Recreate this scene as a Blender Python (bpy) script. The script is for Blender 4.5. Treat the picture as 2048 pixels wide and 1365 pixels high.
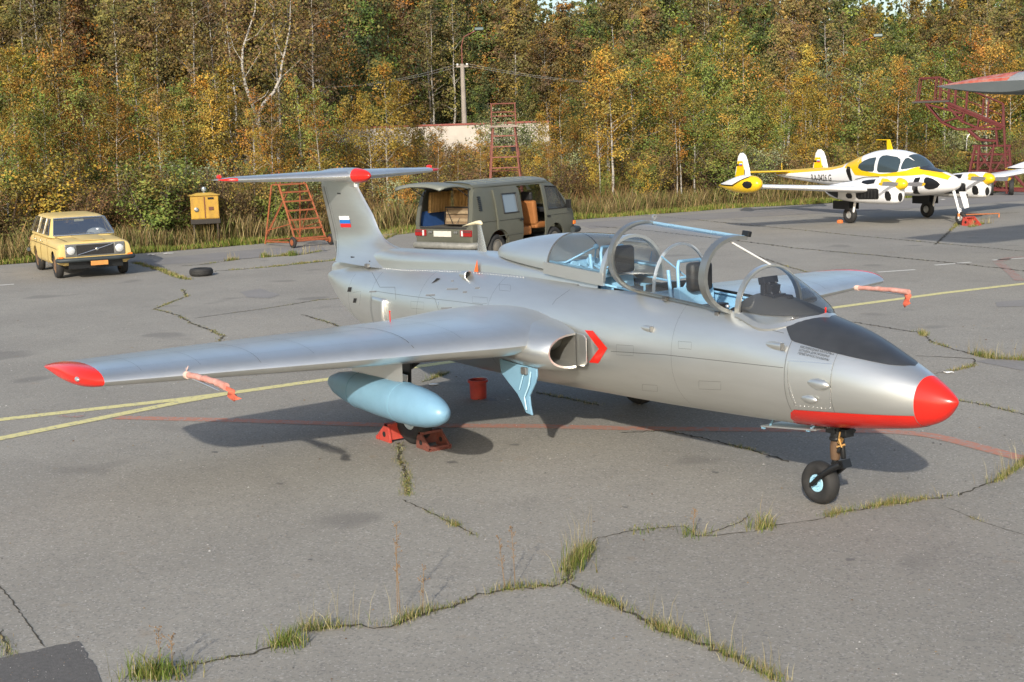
import bpy, bmesh, math, random
import numpy as np
from mathutils import Vector, Matrix, Euler

for o in list(bpy.data.objects): bpy.data.objects.remove(o)
scene = bpy.context.scene
COL = scene.collection
R = math.radians
PI = math.pi

# ------------------------------------------------------------------ camera
CAM = Vector((6.4367, -8.2772, 3.2254))
YAW, PIT, ROL, FPX = 2.5572, -0.1551, -0.0332, 2686.76      # radians, focal length in photo pixels (2048 wide)
_d = Vector((math.cos(YAW)*math.cos(PIT), math.sin(YAW)*math.cos(PIT), math.sin(PIT)))
_r = _d.cross(Vector((0, 0, 1))).normalized()
_u = _r.cross(_d)
CR = _r*math.cos(ROL)+_u*math.sin(ROL)
CU = -_r*math.sin(ROL)+_u*math.cos(ROL)
cd = bpy.data.cameras.new('camera')
cam = bpy.data.objects.new('camera', cd)
COL.objects.link(cam)
cd.sensor_width = 36.0
cd.lens = 36.0*FPX/2048.0
cd.clip_start = 0.1
cd.clip_end = 3000
M = Matrix((CR, CU, -_d)).transposed().to_4x4()
M.translation = CAM
cam.matrix_world = M
scene.camera = cam

def ray(px, py):
    return _d + CR*((px-1024)/FPX) - CU*((py-682.5)/FPX)
def ground(px, py, z=0.0):
    v = ray(px, py); t = (z-CAM.z)/v.z
    return CAM+v*t
def at_dist(px, D):
    """ground point under image column px, D metres away horizontally"""
    v = ray(px, 330.0); h = Vector((v.x, v.y, 0)).normalized()
    return Vector((CAM.x+h.x*D, CAM.y+h.y*D, 0))
def on_x(px, py, x):
    v = ray(px, py); return CAM+v*((x-CAM.x)/v.x)
def on_y(px, py, y):
    v = ray(px, py); return CAM+v*((y-CAM.y)/v.y)
def height_at(p, py):
    """height whose image row is py for something standing at ground point p"""
    D = math.hypot(p.x-CAM.x, p.y-CAM.y)
    px = 1024
    v = ray(px, py); h = math.hypot(v.x, v.y)
    # account for roll through the column of p
    w = Vector((p.x, p.y, CAM.z))-CAM
    px = 1024+FPX*w.dot(CR)/w.dot(_d)
    v = ray(px, py); h = math.hypot(v.x, v.y)
    return CAM.z+D*v.z/h

# ------------------------------------------------------------------ light
SUN_DIR = Vector((-1.55, 1.60, -1.0)).normalized()       # travel direction of sunlight
SUN_EL = math.asin(-SUN_DIR.z)
world = bpy.data.worlds.new('World')
scene.world = world
world.use_nodes = True
wn = world.node_tree
bg = wn.nodes['Background']
sky = wn.nodes.new('ShaderNodeTexSky')
sky.sky_type = 'NISHITA'
sky.sun_disc = False
sky.sun_elevation = SUN_EL
# Nishita: rotation 0 puts the sun at +Y, positive turns clockwise seen from above
sky.sun_rotation = math.atan2(-SUN_DIR.x, -SUN_DIR.y)
sky.altitude = 30
sky.air_density = 1.0
sky.dust_density = 2.2
sky.ozone_density = 1.0
wn.links.new(sky.outputs[0], bg.inputs[0])
bg.inputs[1].default_value = 0.15
sd = bpy.data.lights.new('sun', 'SUN')
sd.energy = 3.7
sd.angle = R(0.9)
sd.color = (1.0, 0.94, 0.84)
sun = bpy.data.objects.new('sun', sd)
COL.objects.link(sun)
sun.rotation_euler = SUN_DIR.to_track_quat('-Z', 'Y').to_euler()
sun.location = (10, -15, 20)

scene.render.engine = 'CYCLES'
scene.view_settings.view_transform = 'Standard'
scene.view_settings.look = 'None'
scene.view_settings.gamma = 1.0
scene.view_settings.use_curve_mapping = False
scene.view_settings.exposure = 0.35
scene.cycles.max_bounces = 8
scene.cycles.transparent_max_bounces = 16
scene.cycles.caustics_reflective = False
scene.cycles.caustics_refractive = False
scene.cycles.blur_glossy = 0.5

# ------------------------------------------------------------------ materials
def mat(name, col, rough=0.6, metal=0.0, var=0.0, vscale=6.0, col2=None, v2=0.0, v2scale=1.0, bump=0.0, bscale=40.0, spec=0.5, attr=None, rvar=0.0, objrand=0.0, stretch=None):
    """procedural principled material: base colour, mottled towards col2, optional bump"""
    m = bpy.data.materials.new(name); m.use_nodes = True
    nt = m.node_tree; L = nt.links; N = nt.nodes
    b = N['Principled BSDF']
    b.inputs['Roughness'].default_value = rough
    b.inputs['Metallic'].default_value = metal
    b.inputs['Specular IOR Level'].default_value = spec
    tc = N.new('ShaderNodeTexCoord')
    co = tc.outputs['Object']
    if stretch:
        mp = N.new('ShaderNodeMapping'); mp.inputs['Scale'].default_value = stretch
        L.new(co, mp.inputs[0]); co = mp.outputs[0]
    if attr:
        a = N.new('ShaderNodeAttribute'); a.attribute_name = attr; c = a.outputs['Color']
    else:
        rgb = N.new('ShaderNodeRGB'); rgb.outputs[0].default_value = (*col, 1); c = rgb.outputs[0]
    def noise(scale, detail=4, rough_=0.55):
        n = N.new('ShaderNodeTexNoise'); n.inputs['Scale'].default_value = scale
        n.inputs['Detail'].default_value = detail; n.inputs['Roughness'].default_value = rough_
        L.new(co, n.inputs['Vector']); return n.outputs['Fac']
    def ramp(f, lo, hi):
        r = N.new('ShaderNodeMapRange'); r.inputs['From Min'].default_value = lo; r.inputs['From Max'].default_value = hi
        L.new(f, r.inputs['Value']); return r.outputs['Result']
    def mixc(f, a_, b_, blend='MIX', k=1.0):
        x = N.new('ShaderNodeMix'); x.data_type = 'RGBA'; x.blend_type = blend
        if k != 1.0:
            mm = N.new('ShaderNodeMath'); mm.operation = 'MULTIPLY'; mm.inputs[1].default_value = k
            L.new(f, mm.inputs[0]); f = mm.outputs[0]
        L.new(f, x.inputs[0]); L.new(a_, x.inputs[6])
        if isinstance(b_, tuple): x.inputs[7].default_value = (*b_, 1)
        else: L.new(b_, x.inputs[7])
        return x.outputs[2]
    if col2 is not None and v2 > 0:
        c = mixc(ramp(noise(v2scale, 5, 0.6), 0.42, 0.72), c, col2, 'MIX', v2)
    if var > 0:
        n = ramp(noise(vscale, 4), 0.25, 0.75)
        h = N.new('ShaderNodeHueSaturation'); L.new(c, h.inputs['Color'])
        mr = N.new('ShaderNodeMapRange'); mr.inputs['To Min'].default_value = 1-var; mr.inputs['To Max'].default_value = 1+var
        L.new(n, mr.inputs['Value']); L.new(mr.outputs[0], h.inputs['Value']); c = h.outputs[0]
    if objrand > 0:
        oi = N.new('ShaderNodeObjectInfo')
        h = N.new('ShaderNodeHueSaturation'); L.new(c, h.inputs['Color'])
        mr = N.new('ShaderNodeMapRange'); mr.inputs['To Min'].default_value = 1-objrand; mr.inputs['To Max'].default_value = 1+objrand
        L.new(oi.outputs['Random'], mr.inputs['Value']); L.new(mr.outputs[0], h.inputs['Value'])
        mr2 = N.new('ShaderNodeMapRange'); mr2.inputs['To Min'].default_value = 0.5-objrand*0.06; mr2.inputs['To Max'].default_value = 0.5+objrand*0.06
        mu = N.new('ShaderNodeMath'); mu.operation = 'MULTIPLY'; mu.inputs[1].default_value = 7.31
        fr = N.new('ShaderNodeMath'); fr.operation = 'FRACT'
        L.new(oi.outputs['Random'], mu.inputs[0]); L.new(mu.outputs[0], fr.inputs[0]); L.new(fr.outputs[0], mr2.inputs['Value'])
        L.new(mr2.outputs[0], h.inputs['Hue']); c = h.outputs[0]
    L.new(c, b.inputs['Base Color'])
    if rvar > 0:
        n = noise(vscale*0.7, 4)
        mr = N.new('ShaderNodeMapRange'); mr.inputs['From Min'].default_value = 0.25; mr.inputs['From Max'].default_value = 0.75
        mr.inputs['To Min'].default_value = max(0.02, rough-rvar); mr.inputs['To Max'].default_value = rough+rvar
        L.new(n, mr.inputs['Value']); L.new(mr.outputs[0], b.inputs['Roughness'])
    if bump > 0:
        bp = N.new('ShaderNodeBump'); bp.inputs['Strength'].default_value = bump; bp.inputs['Distance'].default_value = 0.01
        L.new(noise(bscale, 5), bp.inputs['Height']); L.new(bp.outputs[0], b.inputs['Normal'])
    return m

def glass(name, tint=(0.93, 0.96, 0.97), refl=1.0, dirt=0.04):
    m = bpy.data.materials.new(name); m.use_nodes = True
    nt = m.node_tree; N = nt.nodes; L = nt.links
    N.remove(N['Principled BSDF'])
    out = N['Material Output']
    tr = N.new('ShaderNodeBsdfTransparent'); tr.inputs[0].default_value = (*tint, 1)
    gl = N.new('ShaderNodeBsdfGlossy'); gl.inputs['Roughness'].default_value = 0.03
    fr = N.new('ShaderNodeFresnel'); fr.inputs[0].default_value = 1.45
    df = N.new('ShaderNodeBsdfDiffuse'); df.inputs[0].default_value = (0.75, 0.77, 0.78, 1)
    mx = N.new('ShaderNodeMixShader'); mx2 = N.new('ShaderNodeMixShader')
    mu = N.new('ShaderNodeMath'); mu.operation = 'MULTIPLY'; mu.inputs[1].default_value = refl
    L.new(fr.outputs[0], mu.inputs[0]); L.new(mu.outputs[0], mx.inputs[0])
    mx2.inputs[0].default_value = dirt
    L.new(tr.outputs[0], mx2.inputs[1]); L.new(df.outputs[0], mx2.inputs[2])
    L.new(mx2.outputs[0], mx.inputs[1]); L.new(gl.outputs[0], mx.inputs[2])
    L.new(mx.outputs[0], out.inputs[0])
    return m

# ------------------------------------------------------------------ mesh building
def V3(*a): return Vector(a)
class MB:
    """collects shapes, then links them as ONE mesh object"""
    def __init__(s): s.v = []; s.f = []
    def add(s, vs, fs, mtx=None):
        o = len(s.v)
        s.v += [tuple(mtx @ Vector(p)) for p in vs] if mtx is not None else [tuple(p) for p in vs]
        s.f += [tuple(o+i for i in f) for f in fs]
        return s
    def box(s, c, size, rot=None, taper=None):
        x, y, z = size[0]/2, size[1]/2, size[2]/2
        tx, ty = taper or (1, 1)
        vs = [(-x, -y, -z), (x, -y, -z), (x, y, -z), (-x, y, -z), (-x*tx, -y*ty, z), (x*tx, -y*ty, z), (x*tx, y*ty, z), (-x*tx, y*ty, z)]
        m = Matrix.Translation(c)
        if rot is not None: m = m @ Euler(rot).to_matrix().to_4x4()
        return s.add(vs, [(3, 2, 1, 0), (4, 5, 6, 7), (0, 1, 5, 4), (1, 2, 6, 5), (2, 3, 7, 6), (3, 0, 4, 7)], m)
    def rings(s, rs, cap0=True, cap1=True, closed=True):
        n = len(rs[0]); o = len(s.v)
        for r in rs: s.v += [tuple(p) for p in r]
        for i in range(len(rs)-1):
            for j in range(n if closed else n-1):
                k = (j+1) % n
                s.f.append((o+i*n+j, o+i*n+k, o+(i+1)*n+k, o+(i+1)*n+j))
        if cap0: s.f.append(tuple(o+j for j in reversed(range(n))))
        if cap1: s.f.append(tuple(o+(len(rs)-1)*n+j for j in range(n)))
        return s
    def tube(s, p0, p1, r0, r1=None, n=10):
        return s.path([p0, p1], [r0, r0 if r1 is None else r1], n)
    def path(s, pts, rad, n=8, cap=True, close=False):
        pts = [Vector(p) for p in pts]
        if not isinstance(rad, (list, tuple)): rad = [rad]*len(pts)
        rs = []; up = None
        for i, p in enumerate(pts):
            a = pts[max(i-1, 0)]; b = pts[min(i+1, len(pts)-1)]
            t = (b-a)
            if t.length < 1e-9: t = Vector((0, 0, 1))
            t.normalize()
            if up is None: up = t.orthogonal().normalized()
            up = (up-t*up.dot(t))
            if up.length < 1e-6: up = t.orthogonal()
            up.normalize(); w = t.cross(up)
            rs.append([p+(up*math.cos(2*PI*k/n)+w*math.sin(2*PI*k/n))*rad[i] for k in range(n)])
        return s.rings(rs, cap, cap)
    def lathe(s, prof, c=(0, 0, 0), axis='z', n=24, rot=None, cap=True):
        """prof: list of (radius, height)"""
        rs = []
        for r, h in prof:
            ring = []
            for k in range(n):
                a = 2*PI*k/n; u, w = r*math.cos(a), r*math.sin(a)
                ring.append({'z': (u, w, h), 'x': (h, u, w), 'y': (w, h, u)}[axis])
            rs.append(ring)
        m = Matrix.Translation(c)
        if rot is not None: m = m @ Euler(rot).to_matrix().to_4x4()
        rs = [[m @ Vector(p) for p in r] for r in rs]
        return s.rings(rs, cap, cap)
    def prism(s, poly, vec):
        """poly: 3d polygon, extruded along vec"""
        n = len(poly); vec = Vector(vec)
        a = [Vector(p) for p in poly]; b = [p+vec for p in a]
        return s.add(a+b, [tuple(reversed(range(n))), tuple(range(n, 2*n))]+[(i, (i+1) % n, n+(i+1) % n, n+i) for i in range(n)])
    def ellipsoid(s, c, r, n=16, m=10):
        rs = []
        for i in range(m+1):
            a = -PI/2+PI*i/m; a = max(min(a, PI/2-0.02), -PI/2+0.02)
            rs.append([(c[0]+r[0]*math.cos(a)*math.cos(2*PI*k/n), c[1]+r[1]*math.cos(a)*math.sin(2*PI*k/n), c[2]+r[2]*math.sin(a)) for k in range(n)])
        return s.rings(rs)
    def build(s, name, m, parent=None, smooth=None, bevel=0, loc=None, solid=0, sub=0):
        me = bpy.data.meshes.new(name)
        me.from_pydata(s.v, [], s.f); me.validate(); 
        bm = bmesh.new(); bm.from_mesh(me)
        bmesh.ops.recalc_face_normals(bm, faces=bm.faces)
        bm.to_mesh(me); bm.free()
        return link(name, me, m, parent, smooth, bevel, loc, solid, sub)

def link(name, me, m, parent=None, smooth=None, bevel=0, loc=None, solid=0, sub=0):
    o = bpy.data.objects.new(name, me); COL.objects.link(o)
    if m is not None:
        if isinstance(m, (list, tuple)):
            for q in m: me.materials.append(q)
        else: me.materials.append(m)
    if parent is not None: o.parent = parent
    if loc is not None: o.location = loc
    if solid:
        md = o.modifiers.new('solid', 'SOLIDIFY'); md.thickness = solid; md.offset = 0
    if bevel:
        md = o.modifiers.new('bevel', 'BEVEL'); md.width = bevel; md.segments = 2; md.limit_method = 'ANGLE'; md.angle_limit = R(35)
    if sub:
        md = o.modifiers.new('sub', 'SUBSURF'); md.levels = sub; md.render_levels = sub
    if smooth is not None:
        me.polygons.foreach_set('use_smooth', [True]*len(me.polygons))
        if smooth < 179 and not sub:
            me.set_sharp_from_angle(angle=R(smooth))
    me.update()
    return o
def thing(name, label, cat, loc=(0, 0, 0), rotz=0, group=None):
    o = bpy.data.objects.new(name, None); COL.objects.link(o)
    o.empty_display_size = 0.2
    o.location = loc; o.rotation_euler = (0, 0, rotz)
    return tag(o, label, cat, group)
def tag(o, label=None, cat=None, group=None, kind=None):
    if label: o['label'] = label
    if cat: o['category'] = cat
    if group: o['group'] = group
    if kind: o['kind'] = kind
    return o
def copy_tree(root, loc, rotz, scale=1.0, label=None, group=None):
    r = root.copy(); COL.objects.link(r)
    r.location = loc; r.rotation_euler = (0, 0, rotz); r.scale = (scale,)*3 if not isinstance(scale, tuple) else scale
    if label: r['label'] = label
    if group: r['group'] = group
    for ch in list(root.children):
        c = ch.copy(); COL.objects.link(c); c.parent = r
        for g in ch.children:
            q = g.copy(); COL.objects.link(q); q.parent = c
    return r
def lerp(a, b, t): return a+(b-a)*t
def interp(x, xs, ys):
    return float(np.interp(x, xs, ys))
def text_mesh(body, size, align='LEFT', spacing=1.0):
    """flat lettering in the xy plane as (verts, faces)"""
    cu = bpy.data.curves.new('lettering', 'FONT'); cu.body = body; cu.size = size; cu.align_x = align
    cu.resolution_u = 3; cu.space_character = spacing
    ob = bpy.data.objects.new('lettering', cu); COL.objects.link(ob)
    dg = bpy.context.evaluated_depsgraph_get()
    me = ob.evaluated_get(dg).to_mesh()
    vs = [tuple(v.co) for v in me.vertices]; fs = [tuple(p.vertices) for p in me.polygons]
    ob.evaluated_get(dg).to_mesh_clear()
    bpy.data.objects.remove(ob); bpy.data.curves.remove(cu)
    return vs, fs

silver = mat('silver_paint', (0.72, 0.73, 0.705), 0.34, 0.86, var=0.05, vscale=1.6, rvar=0.06, col2=(0.58, 0.58, 0.545), v2=0.55, v2scale=2.2, stretch=(.3, 1, 1.8))
silver_dk = mat('silver_seam', (0.16, 0.16, 0.155), 0.5, 0.4)
silver_lt = mat('silver_bare', (0.78, 0.78, 0.77), 0.25, 0.9, var=0.05)
red_paint = mat('red_paint', (0.62, 0.022, 0.014), 0.22, 0, var=0.05, vscale=5)
red_dull = mat('red_faded', (0.46, 0.045, 0.03), 0.6, 0, var=0.18, vscale=9, col2=(0.24, 0.06, 0.035), v2=0.5, v2scale=14, bump=0.1)
black_matt = mat('antiglare_black', (0.035, 0.038, 0.043), 0.33, 0, var=0.25, vscale=4)
blue_lt = mat('light_blue_paint', (0.185, 0.345, 0.47), 0.38, 0, var=0.06, vscale=7, col2=(0.12, 0.27, 0.38), v2=0.3, v2scale=5)
blue_int = mat('cockpit_blue', (0.27, 0.53, 0.74), 0.5, 0, var=0.1, vscale=9)
rubber = mat('tyre_rubber', (0.018, 0.018, 0.018), 0.75, 0, var=0.3, vscale=12, col2=(0.034, 0.032, 0.03), v2=0.5, v2scale=7, bump=0.1)
black_gear = mat('black_gear_paint', (0.012, 0.013, 0.014), 0.35, 0.1, var=0.3, vscale=15)
black_soft = mat('black_leather', (0.015, 0.015, 0.016), 0.55, 0, var=0.2, vscale=20, bump=0.1)
dark_hole = mat('dark_inside', (0.01, 0.01, 0.01), 0.9)
white_paint = mat('white_paint', (0.78, 0.78, 0.76), 0.3, 0, var=0.05, vscale=5)
canopy_glass = glass('perspex', (0.97, 0.985, 0.99), 0.8, 0.02)
car_glass = glass('vehicle_glass', (0.62, 0.66, 0.66), 0.55, 0.05)
steel = mat('worn_steel', (0.35, 0.35, 0.34), 0.4, 0.8, var=0.2, vscale=10)
# ------------------------------------------------------------------ ground
def np_mesh(name, verts, faces, cols=None):
    verts = np.asarray(verts, np.float32); faces = np.asarray(faces, np.int32); k = faces.shape[1]
    me = bpy.data.meshes.new(name)
    me.vertices.add(len(verts)); me.vertices.foreach_set('co', verts.ravel())
    me.loops.add(faces.size); me.loops.foreach_set('vertex_index', faces.ravel())
    me.polygons.add(len(faces)); me.polygons.foreach_set('loop_start', np.arange(0, faces.size, k, dtype=np.int32))
    me.update(calc_edges=True)
    if cols is not None:
        a = me.color_attributes.new('Col', 'FLOAT_COLOR', 'POINT')
        c4 = np.ones((len(verts), 4), np.float32); c4[:, :3] = cols
        a.data.foreach_set('color', c4.ravel())
    return me

def asphalt_mat(K=1.0):
    m = bpy.data.materials.new('asphalt'); m.use_nodes = True
    N = m.node_tree.nodes; L = m.node_tree.links; b = N['Principled BSDF']
    b.inputs['Roughness'].default_value = 0.88; b.inputs['Specular IOR Level'].default_value = 0.3
    tc = N.new('ShaderNodeTexCoord'); co = tc.outputs['Object']
    def noise(s, d=5, r=.6):
        n = N.new('ShaderNodeTexNoise'); n.inputs['Scale'].default_value = s; n.inputs['Detail'].default_value = d; n.inputs['Roughness'].default_value = r
        L.new(co, n.inputs['Vector']); return n.outputs['Fac']
    def rng(f, a, b_, c=0., d=1.):
        r = N.new('ShaderNodeMapRange'); r.interpolation_type = 'SMOOTHSTEP'
        for k, v in zip(('From Min', 'From Max', 'To Min', 'To Max'), (a, b_, c, d)): r.inputs[k].default_value = v
        L.new(f, r.inputs['Value']); return r.outputs['Result']
    def mul(a, b_):
        x = N.new('ShaderNodeMath'); x.operation = 'MULTIPLY'; L.new(a, x.inputs[0])
        if isinstance(b_, float): x.inputs[1].default_value = b_
        else: L.new(b_, x.inputs[1])
        return x.outputs[0]
    def mix(f, a, b_, bl='MIX'):
        x = N.new('ShaderNodeMix'); x.data_type = 'RGBA'; x.blend_type = bl; L.new(f, x.inputs[0])
        for k, v in ((6, a), (7, b_)):
            if isinstance(v, tuple): x.inputs[k].default_value = (*v, 1)
            else: L.new(v, x.inputs[k])
        return x.outputs[2]
    base = mix(rng(noise(.35, 6), .3, .7), (.352, .330, .285), (.290, .272, .236))
    base = mix(mul(rng(noise(1.7, 6, .65), .5, .75), .45), base, (.238, .223, .196))
    base = mix(mul(rng(noise(.16, 3), .52, .70), .4), base, (.40, .37, .315))
    # exposed aggregate: light and dark grains
    vo = N.new('ShaderNodeTexVoronoi'); vo.inputs['Scale'].default_value = 62; L.new(co, vo.inputs['Vector'])
    sep = N.new('ShaderNodeSeparateColor'); L.new(vo.outputs['Color'], sep.inputs[0])
    base = mix(mul(rng(sep.outputs[0], .80, .98), .45), base, (.52, .50, .46))
    base = mix(mul(rng(sep.outputs[1], .72, .98), .5), base, (.15, .145, .14))
    base = mix(mul(rng(noise(210, 2), .45, .7), .35), base, (.19, .182, .172))
    # oil spots and brown streaks
    base = mix(mul(rng(noise(.75, 2, .3), .66, .74), .5), base, (.16, .15, .14))
    base = mix(mul(rng(noise(2.6, 4, .6), .64, .74), .3), base, (.30, .22, .145))
    hs = N.new('ShaderNodeHueSaturation'); hs.inputs['Value'].default_value = K; L.new(base, hs.inputs['Color']); L.new(hs.outputs[0], b.inputs['Base Color'])
    bp = N.new('ShaderNodeBump'); bp.inputs['Strength'].default_value = .5; bp.inputs['Distance'].default_value = .006
    ad = N.new('ShaderNodeMath'); ad.operation = 'ADD'; L.new(noise(120, 4, .7), ad.inputs[0]); L.new(mul(noise(6, 5), 2.0), ad.inputs[1])
    L.new(ad.outputs[0], bp.inputs['Height']); L.new(bp.outputs[0], b.inputs['Normal'])
    return m
asphalt = asphalt_mat(.91)
soil = mat('rough_ground', (.085, .075, .035), .95, 0, var=.35, vscale=.5, col2=(.14, .10, .05), v2=.8, v2scale=.12, bump=.4, bscale=3)
mb = MB(); mb.add([(-1500, -1500, -.03), (1500, -1500, -.03), (1500, 1500, -.03), (-1500, 1500, -.03)], [(0, 1, 2, 3)])
tag(mb.build('ground', soil), kind='structure')
rnd = random.Random(11)
edge = []
for i in range(300):
    y = -60+i*.62
    ex = interp(y, [-60, 0, 7, 20, 28, 31, 40, 130], [-32.6, -32.6, -32.8, -32.5, -31.9, -31.0, -29.6, -27.0])
    edge.append((ex+rnd.uniform(-.12, .12)+.15*math.sin(y*1.3), y))
mb = MB(); top = [(x, y, 0) for x, y in edge]+[(70, edge[-1][1], 0), (70, -60, 0)]
mb.add(top, [tuple(range(len(top)))])
apron = tag(mb.build('asphalt_apron', asphalt), kind='structure')

# ---- painted lines, worn through
def paint(name, col, wear=.5):
    m = bpy.data.materials.new(name); m.use_nodes = True
    N = m.node_tree.nodes; L = m.node_tree.links; b = N['Principled BSDF']; b.inputs['Roughness'].default_value = .8
    tc = N.new('ShaderNodeTexCoord')
    n1 = N.new('ShaderNodeTexNoise'); n1.inputs['Scale'].default_value = 14; n1.inputs['Detail'].default_value = 6; n1.inputs['Roughness'].default_value = .75
    L.new(tc.outputs['Object'], n1.inputs['Vector'])
    r = N.new('ShaderNodeMapRange'); r.inputs['From Min'].default_value = .62-wear*.3; r.inputs['From Max'].default_value = .74-wear*.2
    L.new(n1.outputs['Fac'], r.inputs['Value'])
    x = N.new('ShaderNodeMix'); x.data_type = 'RGBA'; x.inputs[6].default_value = (*col, 1); x.inputs[7].default_value = (.29, .275, .25, 1)
    L.new(r.outputs[0], x.inputs[0]); L.new(x.outputs[2], b.inputs['Base Color'])
    return m
yellow_line = paint('yellow_line_paint', (.66, .60, .27), .35)
white_line = paint('white_line_paint', (.62, .61, .57), .25)
red_line = paint('faded_red_line_paint', (.44, .19, .125), .55)
red_line2 = paint('worn_red_line_paint', (.34, .13, .085), .85)
def strip(name, pts, w, m, z=.004, jit=0.0, parent=apron, seed=1, n=6):
    r = random.Random(seed); P = []
    pts = [Vector((p[0], p[1], 0)) for p in pts]
    for a, b in zip(pts[:-1], pts[1:]):
        k = max(1, int((b-a).length/.35)) if jit == 0 else max(2, int((b-a).length/.045))
        for i in range(k):
            P.append(a.lerp(b, i/k))
    P.append(pts[-1])
    rs = []
    for i, p in enumerate(P):
        t = (P[min(i+1, len(P)-1)]-P[max(i-1, 0)]).normalized(); s = Vector((-t.y, t.x, 0))
        ww = w*(1+ (r.uniform(-.55, .55) if jit else 0)); off = s*(r.gauss(0, jit) if jit else 0)
        if jit and (i == 0 or i == len(P)-1): ww = w*.15
        rs.append([p+off-s*ww/2+Vector((0, 0, z)), p+off+s*ww/2+Vector((0, 0, z))])
    mb = MB(); mb.rings(rs, False, False, closed=False)
    return mb.build(name, m, parent)
G = lambda q: tuple(ground(*q))[:2]
def smooth_pts(pts, n=6):
    out = []
    for i in range(len(pts)-1):
        p0 = pts[max(i-1, 0)]; p1 = pts[i]; p2 = pts[i+1]; p3 = pts[min(i+2, len(pts)-1)]
        for k in range(n):
            t = k/n
            out.append(tuple(.5*(2*b+(c-a)*t+(2*a-5*b+4*c-d)*t*t+(3*b-a-3*c+d)*t**3) for a, b, c, d in zip(p0, p1, p2, p3)))
    return out+[pts[-1]]
strip('yellow_line', [(-10.6, -8), (-10.17, -4.7), (-9.86, -2.6), (-9.80, -1.8), (-9.79, 4), (-9.79, 9.1), (-9.70, 12), (-9.49, 14.1), (-9.2, 17)], .195, yellow_line)
strip('yellow_line', [(-8.35, -7), (-9.06, -4.96), (-9.68, -2.6), (-9.78, -2.0)], .19, yellow_line, z=.006)
for a, b in (((600, 688), (737, 672)), ((1755, 545), (1830, 540)), ((1870, 531), (1942, 525)), ((-40, 574), (28, 569)), ((1985, 521), (2060, 516))):
    strip('white_dash', [G(a), G(b)], .12 if a[0] > 300 else .16, white_line)
strip('red_line', [G(q) for q in ((120, 833), (165, 834))], .10, red_line2, z=.005)
strip('red_line', smooth_pts([G(q) for q in ((232, 836), (450, 841), (780, 851), (1050, 853), (1300, 858), (1700, 862), (1830, 868), (1900, 880), (2000, 906), (2090, 930))]), .19, red_line)
strip('red_line', [G(q) for q in ((1994, 524), (2020, 516), (2110, 510))], .22, red_line2)
strip('red_line', [G(q) for q in ((1997, 526), (2022, 545), (2040, 562))], .2, red_line2)

# ---- repair patches: separate sheets of other asphalt
dark_patch = mat('fresh_asphalt_patch', (.105, .10, .095), .9, 0, var=.2, vscale=30, col2=(.12, .112, .105), v2=.7, v2scale=2.5, bump=.4, bscale=90)
dark_patch2 = mat('old_asphalt_patch', (.22, .21, .20), .9, 0, var=.15, vscale=25, col2=(.27, .255, .24), v2=.6, v2scale=1.2, bump=.4, bscale=90)
def patch(pxs, m, z=.004, seed=3):
    pts = [G(q) for q in pxs]; r = random.Random(seed); P = []
    for a, b in zip(pts, pts[1:]+pts[:1]):
        k = 14
        for i in range(k): P.append((lerp(a[0], b[0], i/k)+r.gauss(0, .006), lerp(a[1], b[1], i/k)+r.gauss(0, .006), z))
    mb = MB(); mb.add(P, [tuple(range(len(P)))]); return mb.build('asphalt_patch', m, apron)
patch([(-60, 1335), (0, 1318), (160, 1282), (215, 1380), (-60, 1420)], dark_patch)
patch([(1952, 724), (2100, 752), (2100, 716), (1990, 716)], dark_patch2)
patch([(1150, 447), (1330, 433), (1640, 413), (1990, 389), (2100, 384), (2100, 398), (1900, 412), (1650, 427), (1400, 440), (1180, 458)], dark_patch2, seed=4)
patch([(265, 522), (520, 498), (640, 490), (655, 505), (420, 523), (300, 532)], dark_patch2, seed=5)
patch([(480, 585), (520, 578), (560, 590), (540, 597), (495, 596)], dark_patch2, .005, seed=6)
patch([(1990, 605), (2100, 596), (2100, 612), (1995, 615)], dark_patch2, .005, seed=7)

stain_m = mat('oil_stain', (.15, .142, .13), .7, 0, var=.2, vscale=20, col2=(.20, .188, .17), v2=.6, v2scale=8)
def stain(px, py, rx, ry, seed):
    r = random.Random(seed); c = ground(px, py); n_ = 40; mb = MB(); ph = [r.uniform(0, 6.3) for _ in range(6)]
    P = [(c.x+rx*(1+.22*math.sin(2*a+ph[0])+.16*math.sin(5*a+ph[1])+.10*math.sin(11*a+ph[2])+r.uniform(-.05, .05))*math.cos(a), c.y+ry*(1+.22*math.sin(3*a+ph[3])+.14*math.sin(7*a+ph[4])+r.uniform(-.05, .05))*math.sin(a), .0022+.0001*seed) for a in [2*PI*k/n_ for k in range(n_)]]
    mb.add(P, [tuple(range(n_))]); return mb.build('oil_stain', stain_m, apron)
for k, (px, py, rx, ry) in enumerate(((560, 968, .05, .03), (1030, 890, .04, .05), (905, 925, .06, .05), (1250, 1015, .03, .02), (430, 905, .04, .03), (1430, 945, .05, .03), (760, 640, .12, .10), (980, 800, .10, .08), (1700, 1120, .03, .04), (620, 1120, .02, .02))): stain(px, py, rx, ry, k)
# ---- cracks (soil-filled) with grass in them
crack_m = mat('crack_soil', (.055, .047, .032), .95, 0, var=.4, vscale=20)
crack_lip = mat('crumbled_edge', (.26, .235, .195), .95, 0, var=.3, vscale=40, bump=.5, bscale=60)
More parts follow.
